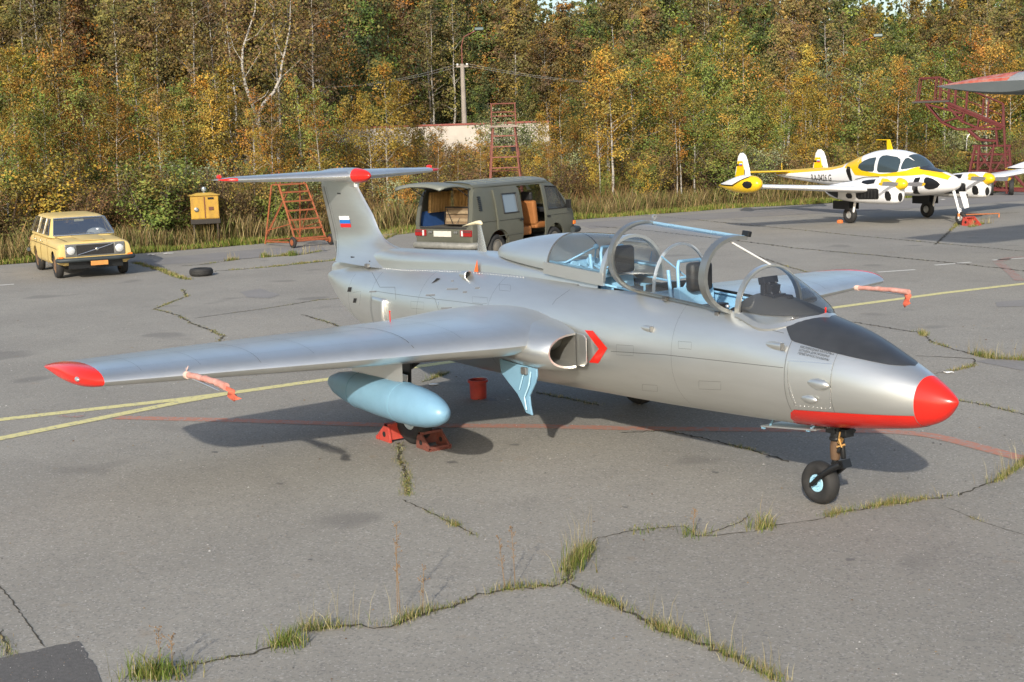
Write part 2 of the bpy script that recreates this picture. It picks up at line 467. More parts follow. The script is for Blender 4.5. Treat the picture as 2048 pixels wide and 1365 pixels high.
# (pixel path, crack width, [(tuft from, to, density per metre, height)])
CR_ = [
 ([(342, 1336), (488, 1311), (552, 1294), (610, 1277)], .022, [(.0, .55, 260, .05), (.7, .95, 500, .10)]),
 ([(605, 1262), (703, 1253), (781, 1255), (830, 1233), (923, 1206), (947, 1194), (1000, 1181), (1051, 1176), (1128, 1169)], .03, [(0, .47, 620, .13), (.5, .68, 420, .05), (.70, .98, 560, .10)]),
 ([(1128, 1169), (1133, 1140), (1159, 1120), (1179, 1094)], .05, [(0, 1, 1100, .17)]),
 ([(1179, 1094), (1190, 1079), (1256, 1064), (1307, 1058), (1368, 1053), (1394, 1074), (1445, 1071), (1507, 1064), (1542, 1053), (1650, 1038)], .012, [(.30, .36, 500, .05), (.40, .58, 160, .06), (.74, .80, 900, .16)]),
 ([(1650, 1038), (1665, 1030), (1742, 1015), (1829, 1002), (1911, 992)], .03, [(.05, .98, 760, .10)]),
 ([(1911, 992), (1947, 979), (1998, 961), (2044, 930), (2090, 900)], .02, [(.25, 1, 560, .13)]),
 ([(1394, 1074), (1440, 1060), (1480, 1045), (1500, 1028)], .01, [(.2, 1, 120, .04)]),
 ([(1128, 1169), (1153, 1176), (1205, 1202), (1276, 1233), (1317, 1258), (1409, 1289), (1460, 1314), (1560, 1364)], .035, [(.1, .42, 560, .09), (.45, 1, 760, .12)]),
 ([(797, 886), (800, 920), (812, 940), (815, 990)], .03, [(0, 1, 480, .045)]),
 ([(805, 1000), (830, 1011), (874, 1033), (952, 1072)], .015, [(.3, .75, 420, .06), (.8, 1, 200, .04)]),
 ([(262, 524), (320, 540), (352, 553), (378, 560)], .10, [(.1, 1, 420, .09)]),
 ([(365, 579), (374, 593), (340, 606), (308, 619), (330, 623), (358, 632), (382, 647), (417, 659), (446, 673), (437, 683), (470, 698)], .035, [(0, 1, 120, .035)]),
 ([(388, 637), (549, 615), (640, 600), (690, 597)], .03, [(.2, .95, 70, .03)]),
 ([(605, 630), (649, 643), (731, 672)], .04, [(.2, 1, 120, .035)]),
 ([(380, 548), (429, 543), (488, 539), (546, 534), (670, 521), (790, 470), (830, 466)], .06, [(.08, .62, 330, .10), (.78, 1, 300, .12)]),
 ([(360, 533), (400, 530), (488, 518), (529, 515), (602, 510), (660, 500)], .05, [(.28, .36, 500, .12), (.5, .9, 360, .12), (0, .2, 60, .05)]),
 ([(1689, 642), (1818, 663), (1841, 665), (1866, 686), (1921, 703), (1957, 712), (1984, 718), (2060, 722)], .03, [(.33, .44, 420, .10), (.5, .7, 160, .05), (.8, 1, 900, .13)]),
 ([(1830, 712), (1946, 718), (1951, 722), (1946, 733), (1923, 739), (1865, 748)], .02, [(.55, .85, 420, .07)]),
 ([(1915, 801), (1976, 812), (2038, 827), (2100, 842)], .025, [(0, .3, 220, .05), (.42, .6, 300, .06), (.6, 1, 80, .04)]),
 ([(1180, 425), (1350, 436), (1500, 451), (1619, 462), (1691, 470), (1760, 476), (1865, 486), (2100, 508)], .05, [(.3, .9, 14, .03)]),
 ([(1180, 452), (1300, 462), (1500, 485), (1592, 497), (1760, 512), (1900, 526), (2100, 548)], .06, [(.2, .9, 14, .03)]),
 ([(1490, 504), (1570, 532), (1640, 552), (1700, 560)], .04, [(.5, .8, 60, .04)]),
 ([(-10, 1165), (30, 1210), (90, 1296)], .008, []),
 ([(0, 1262), (12, 1290), (18, 1312)], .02, [(0, 1, 260, .06)]),
 ([(1240, 866), (1330, 862), (1420, 880), (1500, 900), (1580, 925)], .025, [(.15, .35, 60, .04), (.6, .85, 260, .05)]),
 ([(1070, 785), (1130, 797), (1200, 812)], .03, [(0, 1, 220, .07)]),
 ([(845, 765), (880, 752), (900, 745)], .03, [(0, 1, 420, .10)]),
 ([(1880, 1010), (1965, 1045), (2060, 1075)], .006, [(.42, .5, 500, .05)]),
 ([(1870, 490), (1930, 435), (1990, 428), (2040, 425)], .05, [(.35, .75, 120, .10)]),
 ([(1940, 455), (1965, 448), (1985, 447)], .06, [(0, 1, 260, .12)]),
]
def slab(pxs, m, z):
    pts = [G(q) for q in pxs]; mb = MB(); mb.add([(x, y, z) for x, y in pts], [tuple(range(len(pts)))]); return mb.build('asphalt_slab', m, apron)
slab(CR_[2][0]+CR_[3][0][1:]+CR_[4][0][1:]+CR_[5][0][1:]+[(2300, 1000), (2300, 1500), (1700, 1500)]+list(reversed(CR_[7][0])), asphalt_mat(.82), .0015)
slab(CR_[0][0]+CR_[1][0]+CR_[7][0][1:]+[(1620, 1460), (120, 1460), (160, 1385)], asphalt_mat(.87), .0015)
bv, bf, bc = [], [], []
GREEN = [(.15, .20, .03), (.19, .22, .04), (.11, .155, .025), (.23, .22, .06)]
STRAW = [(.42, .34, .16), (.34, .25, .11), (.50, .42, .24), (.26, .18, .07)]
def blade(rg, x, y, z, h, w, col, lean=.45):
    a = rg.uniform(0, 2*PI); l = rg.uniform(.1, lean)*h; b = rg.uniform(0, 2*PI); n = len(bv)
    dx, dy = math.cos(b)*w/2, math.sin(b)*w/2; lx, ly = math.cos(a)*l, math.sin(a)*l
    bv.extend([(x-dx, y-dy, z), (x+dx, y+dy, z), (x+lx*.35+dx*.7, y+ly*.35+dy*.7, z+h*.6), (x+lx*.35-dx*.7, y+ly*.35-dy*.7, z+h*.6), (x+lx, y+ly, z+h)])
    bf.extend([(n, n+1, n+2), (n, n+2, n+3), (n+3, n+2, n+4)])
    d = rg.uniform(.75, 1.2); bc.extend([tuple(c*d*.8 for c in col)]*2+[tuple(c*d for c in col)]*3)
rg = random.Random(21)
for ci, (pp, w, tufts) in enumerate(CR_):
    pts = [G(q) for q in pp]
    strip('crack', pts, w, crack_m, .004, jit=w*.55, seed=ci)
    if w >= .03 and pp[0][1] > 800: strip('crack_lip', [(p[0]+.015, p[1]-.015) for p in pts], w*1.6, crack_lip, .0025, jit=w*.6, seed=ci+50)
    seg = [math.dist(a, b) for a, b in zip(pts[:-1], pts[1:])]; tot = sum(seg)
    def along(t):
        s = t*tot
        for k, l in enumerate(seg):
            if s <= l or k == len(seg)-1: return lerp(pts[k][0], pts[k+1][0], s/l), lerp(pts[k][1], pts[k+1][1], s/l)
            s -= l
    for (t0, t1, dens, h) in tufts:
        Dm = math.dist(along(t0), (CAM.x, CAM.y)); wk = max(.004, Dm*.00032)
        cnt = int((t1-t0)*tot*dens)
        clump = [(rg.uniform(t0, t1), rg.uniform(.35, 1.25)) for _ in range(max(2, int((t1-t0)*tot*5)))]
        for _ in range(cnt):
            tc_, hs = rg.choice(clump); t = min(t1, max(t0, rg.gauss(tc_, .10/tot))) if rg.random() < .8 else rg.uniform(t0, t1); hs = hs if rg.random() < .8 else .6
            x, y = along(t); x += rg.gauss(0, .022+w*.3); y += rg.gauss(0, .022+w*.3)
            q = rg.random()
            if q < .55: blade(rg, x, y, 0, h*hs*rg.uniform(.25, .75), wk, rg.choice(GREEN), .9)
            else: blade(rg, x, y, 0, h*hs*rg.uniform(.3, 1.0), wk*.8, rg.choice(STRAW), .9)
        if h > .11:
            for _ in range(int((t1-t0)*tot*26)):
                x, y = along(rg.uniform(t0, t1)); blade(rg, x+rg.gauss(0, .03), y+rg.gauss(0, .03), 0, h*rg.uniform(1.6, 2.6), wk*.7, STRAW[rg.randrange(3)], .35)
# single weeds
for (px, py, hh, n_) in ((575, 1290, .13, 160), (300, 1356, .17, 150), (330, 1350, .12, 90), (285, 1352, .20, 60), (362, 1352, .10, 70), (1520, 1058, .17, 60), (1150, 1140, .30, 50), (1385, 1072, .12, 40), (1275, 1062, .05, 50), (1310, 1058, .04, 30), (530, 515, .16, 120), (585, 512, .18, 160)):
    p = ground(px, py)
    for _ in range(n_):
        blade(rg, p.x+rg.gauss(0, .06), p.y+rg.gauss(0, .06), 0, hh*rg.uniform(.25, 1.1), .006 if py > 700 else .014, rg.choice(GREEN if rg.random() < .8 else STRAW), .9)
grass_m = bpy.data.materials.new('grass_blades'); grass_m.use_nodes = True
def leafy(m, rough=.7, trans=.25):
    N = m.node_tree.nodes; L = m.node_tree.links; b = N['Principled BSDF']; out = N['Material Output']
    a = N.new('ShaderNodeAttribute'); a.attribute_name = 'Col'
    oi = N.new('ShaderNodeObjectInfo'); h = N.new('ShaderNodeHueSaturation')
    mr = N.new('ShaderNodeMapRange'); mr.inputs['To Min'].default_value = .78; mr.inputs['To Max'].default_value = 1.22
    L.new(oi.outputs['Random'], mr.inputs['Value']); L.new(mr.outputs[0], h.inputs['Value'])
    mu = N.new('ShaderNodeMath'); mu.operation = 'MULTIPLY'; mu.inputs[1].default_value = 7.31; fr = N.new('ShaderNodeMath'); fr.operation = 'FRACT'
    mr2 = N.new('ShaderNodeMapRange'); mr2.inputs['To Min'].default_value = .482; mr2.inputs['To Max'].default_value = .518
    L.new(oi.outputs['Random'], mu.inputs[0]); L.new(mu.outputs[0], fr.inputs[0]); L.new(fr.outputs[0], mr2.inputs['Value']); L.new(mr2.outputs[0], h.inputs['Hue'])
    L.new(a.outputs['Color'], h.inputs['Color'])
    b.inputs['Roughness'].default_value = rough; b.inputs['Specular IOR Level'].default_value = .25
    L.new(h.outputs[0], b.inputs['Base Color'])
    if trans:
        t = N.new('ShaderNodeBsdfTranslucent'); L.new(h.outputs[0], t.inputs[0]); x = N.new('ShaderNodeMixShader'); x.inputs[0].default_value = trans
        L.new(b.outputs[0], x.inputs[1]); L.new(t.outputs[0], x.inputs[2]); L.new(x.outputs[0], out.inputs[0])
leafy(grass_m)
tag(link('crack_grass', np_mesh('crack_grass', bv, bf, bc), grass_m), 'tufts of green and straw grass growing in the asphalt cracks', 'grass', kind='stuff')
# tall dry flower stalks by the cracks
rg = random.Random(8); stalk_m = mat('dry_stalk', (.20, .125, .06), .9)
for (px, py, hh) in ((795, 1225, .62), (800, 1228, .5), (1010, 1178, .38), (1030, 1172, .45), (845, 1225, .3), (1385, 1074, .22), (320, 1350, .28), (345, 1350, .25)):
    p = ground(px, py); mb = MB(); top = Vector((rg.uniform(-.04, .04), rg.uniform(-.04, .04), hh))
    mb.path([(0, 0, 0), top*.5+Vector((rg.uniform(-.01, .01), 0, 0)), top], [.003, .0022, .0015], 5)
    for k in range(16):
        q = top*rg.uniform(.35, 1.0); d_ = Vector((rg.gauss(0, .03), rg.gauss(0, .03), rg.uniform(.01, .05))); mb.path([q, q+d_*.6], [.0018, .001], 4); mb.ellipsoid(q+d_*.6, (.004, .004, .007), 5, 3)
    o = mb.build('dry_weed_stalk', stalk_m, loc=p); tag(o, 'thin brown dry weed stalk standing in a grassy asphalt crack', 'weed', 'dry weed stalks in the cracks')

# loose grit, fallen leaves and bits on the asphalt
rg = np.random.default_rng(17); n = 9000
px = rg.uniform(-20, 2070, n); py = 520+850*rg.beta(1.1, 1.0, n)
gp_ = np.array([tuple(ground(a, b)) for a, b in zip(px, py)]); Dg = np.hypot(gp_[:, 0]-CAM.x, gp_[:, 1]-CAM.y)
sz_ = (rg.uniform(.0025, .0065, n)+.008*(rg.random(n) < .02))*np.clip(Dg/11, .8, 1.6); a_ = rg.uniform(0, 2*PI, n)
tg_ = np.stack([np.cos(a_), np.sin(a_), 0*a_], 1)*sz_[:, None]; bt_ = np.stack([-np.sin(a_), np.cos(a_), 0*a_], 1)*sz_[:, None]*.7
up_ = np.stack([0*a_, 0*a_, sz_*rg.uniform(.2, .7, n)], 1); z0 = np.array([0, 0, .004])
Vg = np.stack([gp_-tg_+z0, gp_+bt_+z0, gp_+tg_+z0, gp_-bt_+z0, gp_+up_+z0], 1).reshape(-1, 3); i_ = np.arange(n)*5
Fg = np.concatenate([np.stack([i_+q, i_+(q+1) % 4, i_+4], 1) for q in range(4)])
pal = np.array([(.50, .48, .44), (.42, .40, .36), (.12, .115, .11), (.30, .22, .10), (.16, .10, .05), (.60, .58, .54)])
cg = pal[rg.integers(0, 6, n)]
tag(link('loose_grit', np_mesh('loose_grit', Vg, Fg, np.repeat(cg, 5, 0)), grass_m), 'loose grit and leaf bits scattered over the asphalt', 'grit', kind='stuff')
# ------------------------------------------------------------------ jet trainer
jet = thing('jet_trainer', 'silver two-seat jet trainer with red nose, open canopy and blue wing tank', 'jet aircraft', (-5, 0, 0))
def J(mb, name, m, parent=None, **k):
    if parent is None: return mb.build(name, m, jet, loc=(5, 0, 0), **k)
    return mb.build(name, m, parent, **k)

ST = np.array([(0.0, 1.092, 1.085, .004), (-.012, 1.108, 1.06, .026), (-.03, 1.122, 1.036, .046), (-.1, 1.170, .952, .098), (-.27, 1.258, .862, .182), (-.6, 1.392, .792, .30), (-1.0, 1.540, .732, .395),
      (-1.4, 1.632, .689, .465), (-1.7, 1.70, .67, .508), (-2, 1.75, .655, .54), (-2.6, 1.765, .628, .59), (-3.3, 1.785, .60, .625), (-4, 1.765, .578, .645), (-5, 1.765, .544, .655), (-6, 1.745, .52, .65),
      (-7, 1.70, .523, .62), (-8, 1.64, .562, .56), (-8.8, 1.585, .632, .475), (-9.4, 1.535, .758, .39), (-9.9, 1.48, .93, .285), (-10.3, 1.42, 1.12, .17), (-10.55, 1.375, 1.245, .085), (-10.64, 1.335, 1.275, .03)])
EXP = 2.15
def _pch():
    x = -ST[:, 0]; out = []
    for k in (1, 2, 3):
        y = ST[:, k]; h = np.diff(x); dl = np.diff(y)/h; m = np.zeros(len(x)); m[0] = dl[0]; m[-1] = dl[-1]
        for i in range(1, len(x)-1):
            m[i] = 0 if dl[i-1]*dl[i] <= 0 else (h[i-1]+h[i])/(h[i-1]/dl[i]+h[i]/dl[i-1])
        out.append(m)
    return out
_SL = _pch()
def sec(xq):
    x = -ST[:, 0]; q = -xq
    i = int(np.clip(np.searchsorted(x, q)-1, 0, len(x)-2)); h = x[i+1]-x[i]; t = (q-x[i])/h
    r = []
    for k in (1, 2, 3):
        y = ST[:, k]; m = _SL[k-1]
        r.append((2*t**3-3*t**2+1)*y[i]+(t**3-2*t**2+t)*h*m[i]+(-2*t**3+3*t**2)*y[i+1]+(t**3-t**2)*h*m[i+1])
    return r
def half_w(x, z):
    zt, zb, hw = sec(x); zc = (zt+zb)/2; t = min(abs(z-zc)/((zt-zb)/2), 1.0)
    return hw*(1-t**EXP)**(1/EXP)
def sec_pt(x, a, side=-1, off=0.0):
    """a: -90 (bottom) .. 90 (top) degrees"""
    zt, zb, hw = sec(x); zc = (zt+zb)/2; hz = (zt-zb)/2; a = R(a)
    c, s = max(math.cos(a), 0), math.sin(a)
    y = hw*c**(2/EXP); z = hz*(abs(s)**(2/EXP))*(1 if s >= 0 else -1)
    if off:
        n = Vector(((y/hw)**(EXP-1)/hw, (abs(z)/hz)**(EXP-1)/hz*(1 if s >= 0 else -1)));
        if n.length > 0: n.normalize(); y += n.x*off; z += n.y*off
    return Vector((x, side*y, zc+z))
def ang_of_z(x, z):
    zt, zb, hw = sec(x); zc = (zt+zb)/2; t = max(-1, min(1, (z-zc)/((zt-zb)/2)))
    return math.degrees(math.asin(abs(t)**(EXP/2)*(1 if t >= 0 else -1)))
def ang_of_y(x, y):
    zt, zb, hw = sec(x); return math.degrees(math.acos(min(1, abs(y)/hw)**(EXP/2)))
def inside(p):
    if p.x >= 0 or p.x <= -10.6: return False
    zt, zb, hw = sec(p.x); zc = (zt+zb)/2
    return (abs(p.y)/hw)**EXP+(abs(p.z-zc)/((zt-zb)/2))**EXP < 1
def hit(px, py, off=0.003):
    v = ray(px, py).normalized(); t = 7.0
    while t < 22:
        p = CAM+v*t
        if inside(p):
            lo, hi = t-0.05, t
            for _ in range(18):
                m_ = (lo+hi)/2
                if inside(CAM+v*m_): hi = m_
                else: lo = m_
            p = CAM+v*hi; a = ang_of_z(p.x, p.z)
            return sec_pt(p.x, a, -1 if p.y < 0 else 1, off)
        t += 0.05
    return CAM+v*10
def decal(name, corners, m, nu=8, nv=4, off=0.003, parent=None, mirror=False):
    mb = MB()
    for cs in corners:
        rows = []
        for j in range(nv+1):
            row = []
            for i in range(nu+1):
                u, v = i/nu, j/nv
                px = lerp(lerp(cs[0][0], cs[1][0], u), lerp(cs[3][0], cs[2][0], u), v)
                py = lerp(lerp(cs[0][1], cs[1][1], u), lerp(cs[3][1], cs[2][1], u), v)
                row.append(hit(px, py, off))
            rows.append(row)
        mb.rings(rows, False, False, closed=False)
        if mirror: mb.rings([[Vector((p.x, -p.y, p.z)) for p in r] for r in rows], False, False, closed=False)
    return J(mb, name, m, parent, smooth=180)
def ribbon(mb, pts, nrm, w):
    rs = []
    for i, p in enumerate(pts):
        t = (pts[min(i+1, len(pts)-1)]-pts[max(i-1, 0)]).normalized(); s = t.cross(nrm[i]).normalized()*w/2
        rs.append([p-s, p+s])
    mb.rings(rs, False, False, closed=False)
def seam_ring(mb, x, a0, a1, w=0.006, sides=(-1, 1)):
    for s in sides:
        pts = [sec_pt(x, lerp(a0, a1, i/24), s, 0.0025) for i in range(25)]
        nr = [(sec_pt(x, lerp(a0, a1, i/24), s, 0.02)-sec_pt(x, lerp(a0, a1, i/24), s, 0)).normalized() for i in range(25)]
        ribbon(mb, pts, nr, w)
def seam_px(mb, pxs, w=0.006, n=14):
    pts = []; nr = []
    for (a, b) in zip(pxs[:-1], pxs[1:]):
        for i in range(n):
            p = hit(lerp(a[0], b[0], i/n), lerp(a[1], b[1], i/n), 0.0025); pts.append(p)
    pts.append(hit(*pxs[-1], 0.0025))
    for p in pts:
        an = ang_of_z(p.x, p.z); sd_ = -1 if p.y < 0 else 1
        nr.append((sec_pt(p.x, an, sd_, 0.03)-sec_pt(p.x, an, sd_, 0)).normalized())
    ribbon(mb, pts, nr, w)

# fuselage skin
N1, N2 = 26, 8
def fring(x):
    _, _, hw = sec(x); ys = min(.365, .78*hw); a_s = ang_of_y(x, ys)
    A = [lerp(-90, a_s, i/N1) for i in range(N1+1)]+[lerp(a_s, 90, i/N2) for i in range(1, N2+1)]
    st = [sec_pt(x, a, -1) for a in A]; pt = [sec_pt(x, a, 1) for a in reversed(A[1:-1])]
    return st+pt
xs = [-.27-.0735*i for i in range(0, 142)]
xs = [x for x in xs if x > -10.64]+[-10.64]
for c_ in (-1.97, -4.32): xs[min(range(len(xs)), key=lambda i: abs(xs[i]-c_))] = c_
fm = MB(); rs = [fring(x) for x in xs]; n = len(rs[0])
for r_ in rs: fm.v += [tuple(p) for p in r_]
for i in range(len(rs)-1):
    xm = (xs[i]+xs[i+1])/2
    for j in range(n):
        k = (j+1) % n
        top = N1 <= j < N1+2*N2
        if top and -4.32 < xm < -1.97: continue
        fm.f.append((i*n+j, i*n+k, (i+1)*n+k, (i+1)*n+j))
fm.f.append(tuple((len(rs)-1)*n+j for j in range(n)))
fus = J(fm, 'fuselage', silver, smooth=60)
# red nose cone
nm = MB(); nm.rings([fring(x) for x in (-.0005, -.004, -.012, -.022, -.035, -.05, -.075, -.1, -.13, -.16, -.2, -.235, -.27)], True, False)
nose = J(nm, 'nose_cone', red_paint, smooth=180)
# red belly panel and black anti-glare panel follow the skin
def skin_patch(name, xa, lo, hi, m, nseg=16, off=0.003):
    mb = MB(); rows = []
    for x in xa:
        a0, a1 = lo(x), hi(x)
        if a0 == -90: rows.append([sec_pt(x, lerp(a1, -90, i/nseg), -1, off) for i in range(nseg+1)]+[sec_pt(x, lerp(-90, a1, i/nseg), 1, off) for i in range(1, nseg+1)])
        else: rows.append([sec_pt(x, lerp(a0, 90, i/nseg), -1, off) for i in range(nseg+1)]+[sec_pt(x, lerp(90, a0, i/nseg), 1, off) for i in range(1, nseg+1)])
    mb.rings(rows, False, False, closed=False)
    return J(mb, name, m, smooth=180)
e0, e1 = hit(1583, 819), hit(1822, 832)
def belly_edge(x):
    z = lerp(e0.z, e1.z, (x-e0.x)/(e1.x-e0.x)); z = z if x > e0.x else lerp(e0.z, .70, (e0.x-x)/.16)
    return ang_of_z(x, z)
skin_patch('red_belly_panel', [lerp(-.272, e0.x-.14, i/22) for i in range(23)], lambda x: -90, belly_edge, red_paint)
g0, g1, g2, g3 = hit(1571, 651), hit(1583, 683), hit(1778, 731), hit(1828, 733)
def glare_edge(x):
    if x < g1.x: z = lerp(g1.z, g0.z, (x-g1.x)/(g0.x-g1.x))
    elif x < g2.x: z = lerp(g1.z, g2.z, (x-g1.x)/(g2.x-g1.x))
    else: z = lerp(g2.z, g3.z, min(1, (x-g2.x)/(g3.x-g2.x)))
    return ang_of_z(x, z)
skin_patch('antiglare_panel', [lerp(g0.x, g3.x, i/26) for i in range(27)], glare_edge, lambda x: 90, black_matt)
# red chevron in front of the air intake
decal('intake_warning_chevron', [[(1170, 661), (1186, 662), (1215, 697), (1198, 698)], [(1198, 698), (1215, 697), (1197, 727), (1178, 725)]], red_paint, 8, 8)
# oxygen bottle stencil
def text_decal(name, lines, q, m, size=1.0, parent=None):
    mb = MB(); nl = len(lines)
    for li, t in enumerate(lines):
        vs, fs = text_mesh(t, 1.0)
        w = max(p[0] for p in vs)
        wl = w/max(1e-6, max(max(p[0] for p in text_mesh(q_, 1.0)[0]) for q_ in lines))
        out = []
        for p in vs:
            u = p[0]/w*wl; v = (li+0.80-p[1]*0.95)/nl
            px = lerp(lerp(q[0][0], q[1][0], u), lerp(q[3][0], q[2][0], u), v)
            py = lerp(lerp(q[0][1], q[1][1], u), lerp(q[3][1], q[2][1], u), v)
            out.append(hit(px, py, 0.004))
        mb.add(out, fs)
    return J(mb, name, m, parent)
ink = mat('stencil_ink', (0.03, 0.03, 0.03), 0.6)
text_decal('stencil_lettering', ['КИСЛОРОДНЫЕ БАЛЛОНЫ и', 'ШТУЦЕРА ДЛЯ ПРОВЕРКИ', 'ГЕРМЕТИЧНОСТИ КАБИНЫ'], [(1602, 691), (1670, 706), (1660, 725), (1595, 710)], ink)
# small unreadable stencil lines
mb = MB()
for (x, y, w) in [(905, 579, 22), (861, 591, 18), (905, 563, 6), (930, 585, 8), (955, 577, 9), (893, 617, 22), (746, 584, 14)]:
    p0, p1 = hit(x-w/2, y, .003), hit(x+w/2, y-.6, .003)
    ribbon(mb, [p0, (p0+p1)/2, p1], [Vector((0, -1, .6))]*3, .017)
_k1 = J(mb, 'stencil_lines', mat('faded_ink', (0.22, 0.22, 0.215), 0.6, .3))
# seams
mb = MB()
seam_px(mb, [(1222, 703), (1330, 710), (1440, 722), (1567, 736)], .005)
seam_px(mb, [(1478, 640), (1520, 655), (1568, 667)], .004)
seam_px(mb, [(1105, 610), (1112, 600), (1140, 580)], .004)
for x, w_ in ((-1.36, .004), (-.93, .003), (-2.62, .002), (-5.6, .003), (-7.15, .003), (-8.5, .004), (-9.3, .003)): seam_ring(mb, x, -55, ang_of_y(x, min(.3, .7*sec(x)[2])), w_)
seam_px(mb, [(744, 545), (760, 575), (790, 575), (792, 600)], .004)
seam_px(mb, [(855, 590), (870, 598), (877, 620)], .004)
for (x0, x1, a) in ((-5.7, -8.4, 22), (-5.7, -8.4, -12)):
    for s in (-1, 1):
        pts = [sec_pt(lerp(x0, x1, i/30), a, s, .0025) for i in range(31)]
        ribbon(mb, pts, [Vector((0, s, .3))]*31, .004)
for q in ([(640, 1040), ] if False else []): pass
for (cx, cy, w, h) in ((835, 610, 26, 14), (960, 600, 30, 12), (1010, 575, 22, 12), (1085, 640, 20, 14), (1250, 700, 34, 20), (1370, 690, 26, 14), (1420, 770, 44, 16), (1300, 775, 30, 12), (930, 640, 30, 10)):
    seam_px(mb, [(cx-w/2, cy-h/2), (cx+w/2, cy-h/2+2), (cx+w/2, cy+h/2+2), (cx-w/2, cy+h/2), (cx-w/2, cy-h/2)], .002, 3)
J(mb, 'panel_seams', silver_dk)
mb = MB()
seam_px(mb, [(1576, 722), (1575, 760), (1580, 790), (1590, 812)], .005); seam_px(mb, [(1576, 722), (1610, 724), (1664, 728), (1662, 770), (1661, 818)], .004)
seam_px(mb, [(707, 585), (722, 583), (720, 606), (718, 612)], .005)
seam_px(mb, [(877, 604), (876, 611)], .02); seam_px(mb, [(897, 631), (896, 639)], .02)
J(mb, 'bright_seams', silver_lt)['kind'] = 'stuff'
mb = MB()
for i in range(9):
    for (a, b) in (((1578, 770), (1592, 812)), ((1662, 740), (1660, 816)), ((1592, 812), (1660, 818))):
        p = hit(lerp(a[0], b[0], i/8), lerp(a[1], b[1], i/8), 0.001); mb.ellipsoid(p, (.0038, .0038, .0038), 6, 4)
_k2 = J(mb, 'fasteners', silver_lt, smooth=180)
mb = MB()
for i in range(70):
    for s in (-1, 1):
        x = -5.3-i*.06; hwq = interp(-x, [4, 6, 8, 9.5], [.335, .30, .255, .11])+.03
        p = sec_pt(x, ang_of_y(x, min(hwq, .8*sec(x)[2])), s, .001); mb.ellipsoid(p, (.006, .006, .006), 6, 4)
_k3 = J(mb, 'spine_rivets', silver, smooth=180)
# blisters: side fairings (teardrops)
for (px, py, L_, h_, flip) in [(1293, 657, .085, .03, 1), (1547, 691, .115, .036, 1), (1634, 768, .13, .048, 0), (1616, 798, .10, .034, 0)]:
    p = hit(px, py, 0.0); mb = MB()
    mb.rings([[(p.x+L_*(t-.5)*2, p.y-abs(h_*.75*w_)*max(0, math.cos(a)), p.z+h_*w_*math.sin(a)) for a in [2*PI*k/14 for k in range(14)]] for t, w_ in ([(0, .05), (.12, .45), (.3, .78), (.55, 1), (.8, .98), (.93, .9), (1.0, .8)] if flip else [(0, .05), (.12, .42), (.3, .75), (.55, 1), (.8, .86), (.93, .5), (1, .05)])])
    J(mb, 'blister_fairing', silver, smooth=60)
    if flip:
        mb = MB(); mb.box((p.x+L_*.98, p.y-.012, p.z), (.012, .035, h_*1.7)); J(mb, 'blister_opening', silver_dk, bevel=.003)
# side vents, scoops
mb = MB()
for q in ([(697, 575), (704, 575), (702, 584), (695, 584)], [(708, 597), (714, 597), (712, 606), (706, 606)]):
    a = [hit(*c, .004) for c in q]; mb.add(a, [(0, 1, 2, 3)])
a = [hit(*c, .004) for c in ((863, 568), (874, 557), (881, 558), (874, 563))]; mb.add(a, [(0, 1, 2, 3)])
J(mb, 'vent_slots', dark_hole)
p = hit(935, 553, 0); mb = MB(); mb.lathe([(.035, -.09), (.05, 0), (.052, .05), (.045, .055), (.042, .03), (.03, -.03)], (p.x, p.y-.02, p.z+.015), 'x', 16, cap=False)
sc_ = J(mb, 'ram_scoop', silver, smooth=50)
mb = MB(); mb.lathe([(.001, .0), (.043, .0)], (p.x+.02, p.y-.02, p.z+.015), 'x', 14, cap=False); J(mb, 'scoop_throat', dark_hole, sc_)
# airbrake panel, slightly open
mb = MB(); rows = []
for i in range(-1, 9):
    t = max(i, 0)/8; x = lerp(-8.02, -8.46, t) if i >= 0 else -8.0; lift = .05*(1-t)**1.2+.004 if i >= 0 else -.004
    rows.append([sec_pt(x, lerp(14, -42, j/12), -1, lift*(1-.25*abs(j-6)/6)) for j in range(13)])
mb.rings(rows, False, False, closed=False)
for s_ in (1,):
    J(mb, 'airbrake', silver, smooth=180, solid=.012)
mb = MB(); mb.rings([[Vector((p.x, -p.y, p.z)) for p in r_] for r_ in rows], False, False, closed=False); J(mb, 'airbrake', silver, smooth=180, solid=.012)
# jet pipe under the tail
mb = MB(); mb.lathe([(.27, 0), (.29, -.25), (.275, -.42), (.255, -.42), (.25, -.1), (.2, 0)], (-9.0, 0, 1.02), 'x', 32, cap=False); J(mb, 'jet_pipe', mat('burnt_steel', (.16, .13, .10), .45, .8, var=.3, vscale=8), smooth=40)

# dorsal spine
SPX = [-4.0, -4.6, -5.2, -6, -6.6, -7.2, -7.8, -8.3, -8.8, -9.3, -9.8, -10.2, -10.47]
SPT = [1.78, 1.80, 1.83, 1.858, 1.867, 1.845, 1.818, 1.80, 1.79, 1.70, 1.62, 1.56, 1.50]
SPW = [.345, .335, .32, .30, .288, .276, .262, .245, .20, .12, .075, .055, .04]
mb = MB(); rows = []
for i in range(70):
    x = lerp(-4.0, -10.47, i/69); zt = interp(-x, [-a for a in SPX], SPT); w = interp(-x, [-a for a in SPX], SPW)
    zb_ = sec_pt(x, ang_of_y(x, min(w, .9*sec(x)[2])), 1).z-.03; h = zt-zb_
    prof = [(1.03, 0), (1.0, .03/h if h > .06 else .3), (.985, .45), (.93, .72), (.80, .88), (.55, .97), (.25, .995), (0, 1)]
    st = [(x, -w*a, zb_+h*b) for a, b in prof]; rows.append(st+[(x, -p[1], p[2]) for p in reversed(st[:-1])])
mb.rings(rows, False, False, closed=False)
J(mb, 'dorsal_spine', silver, smooth=50)
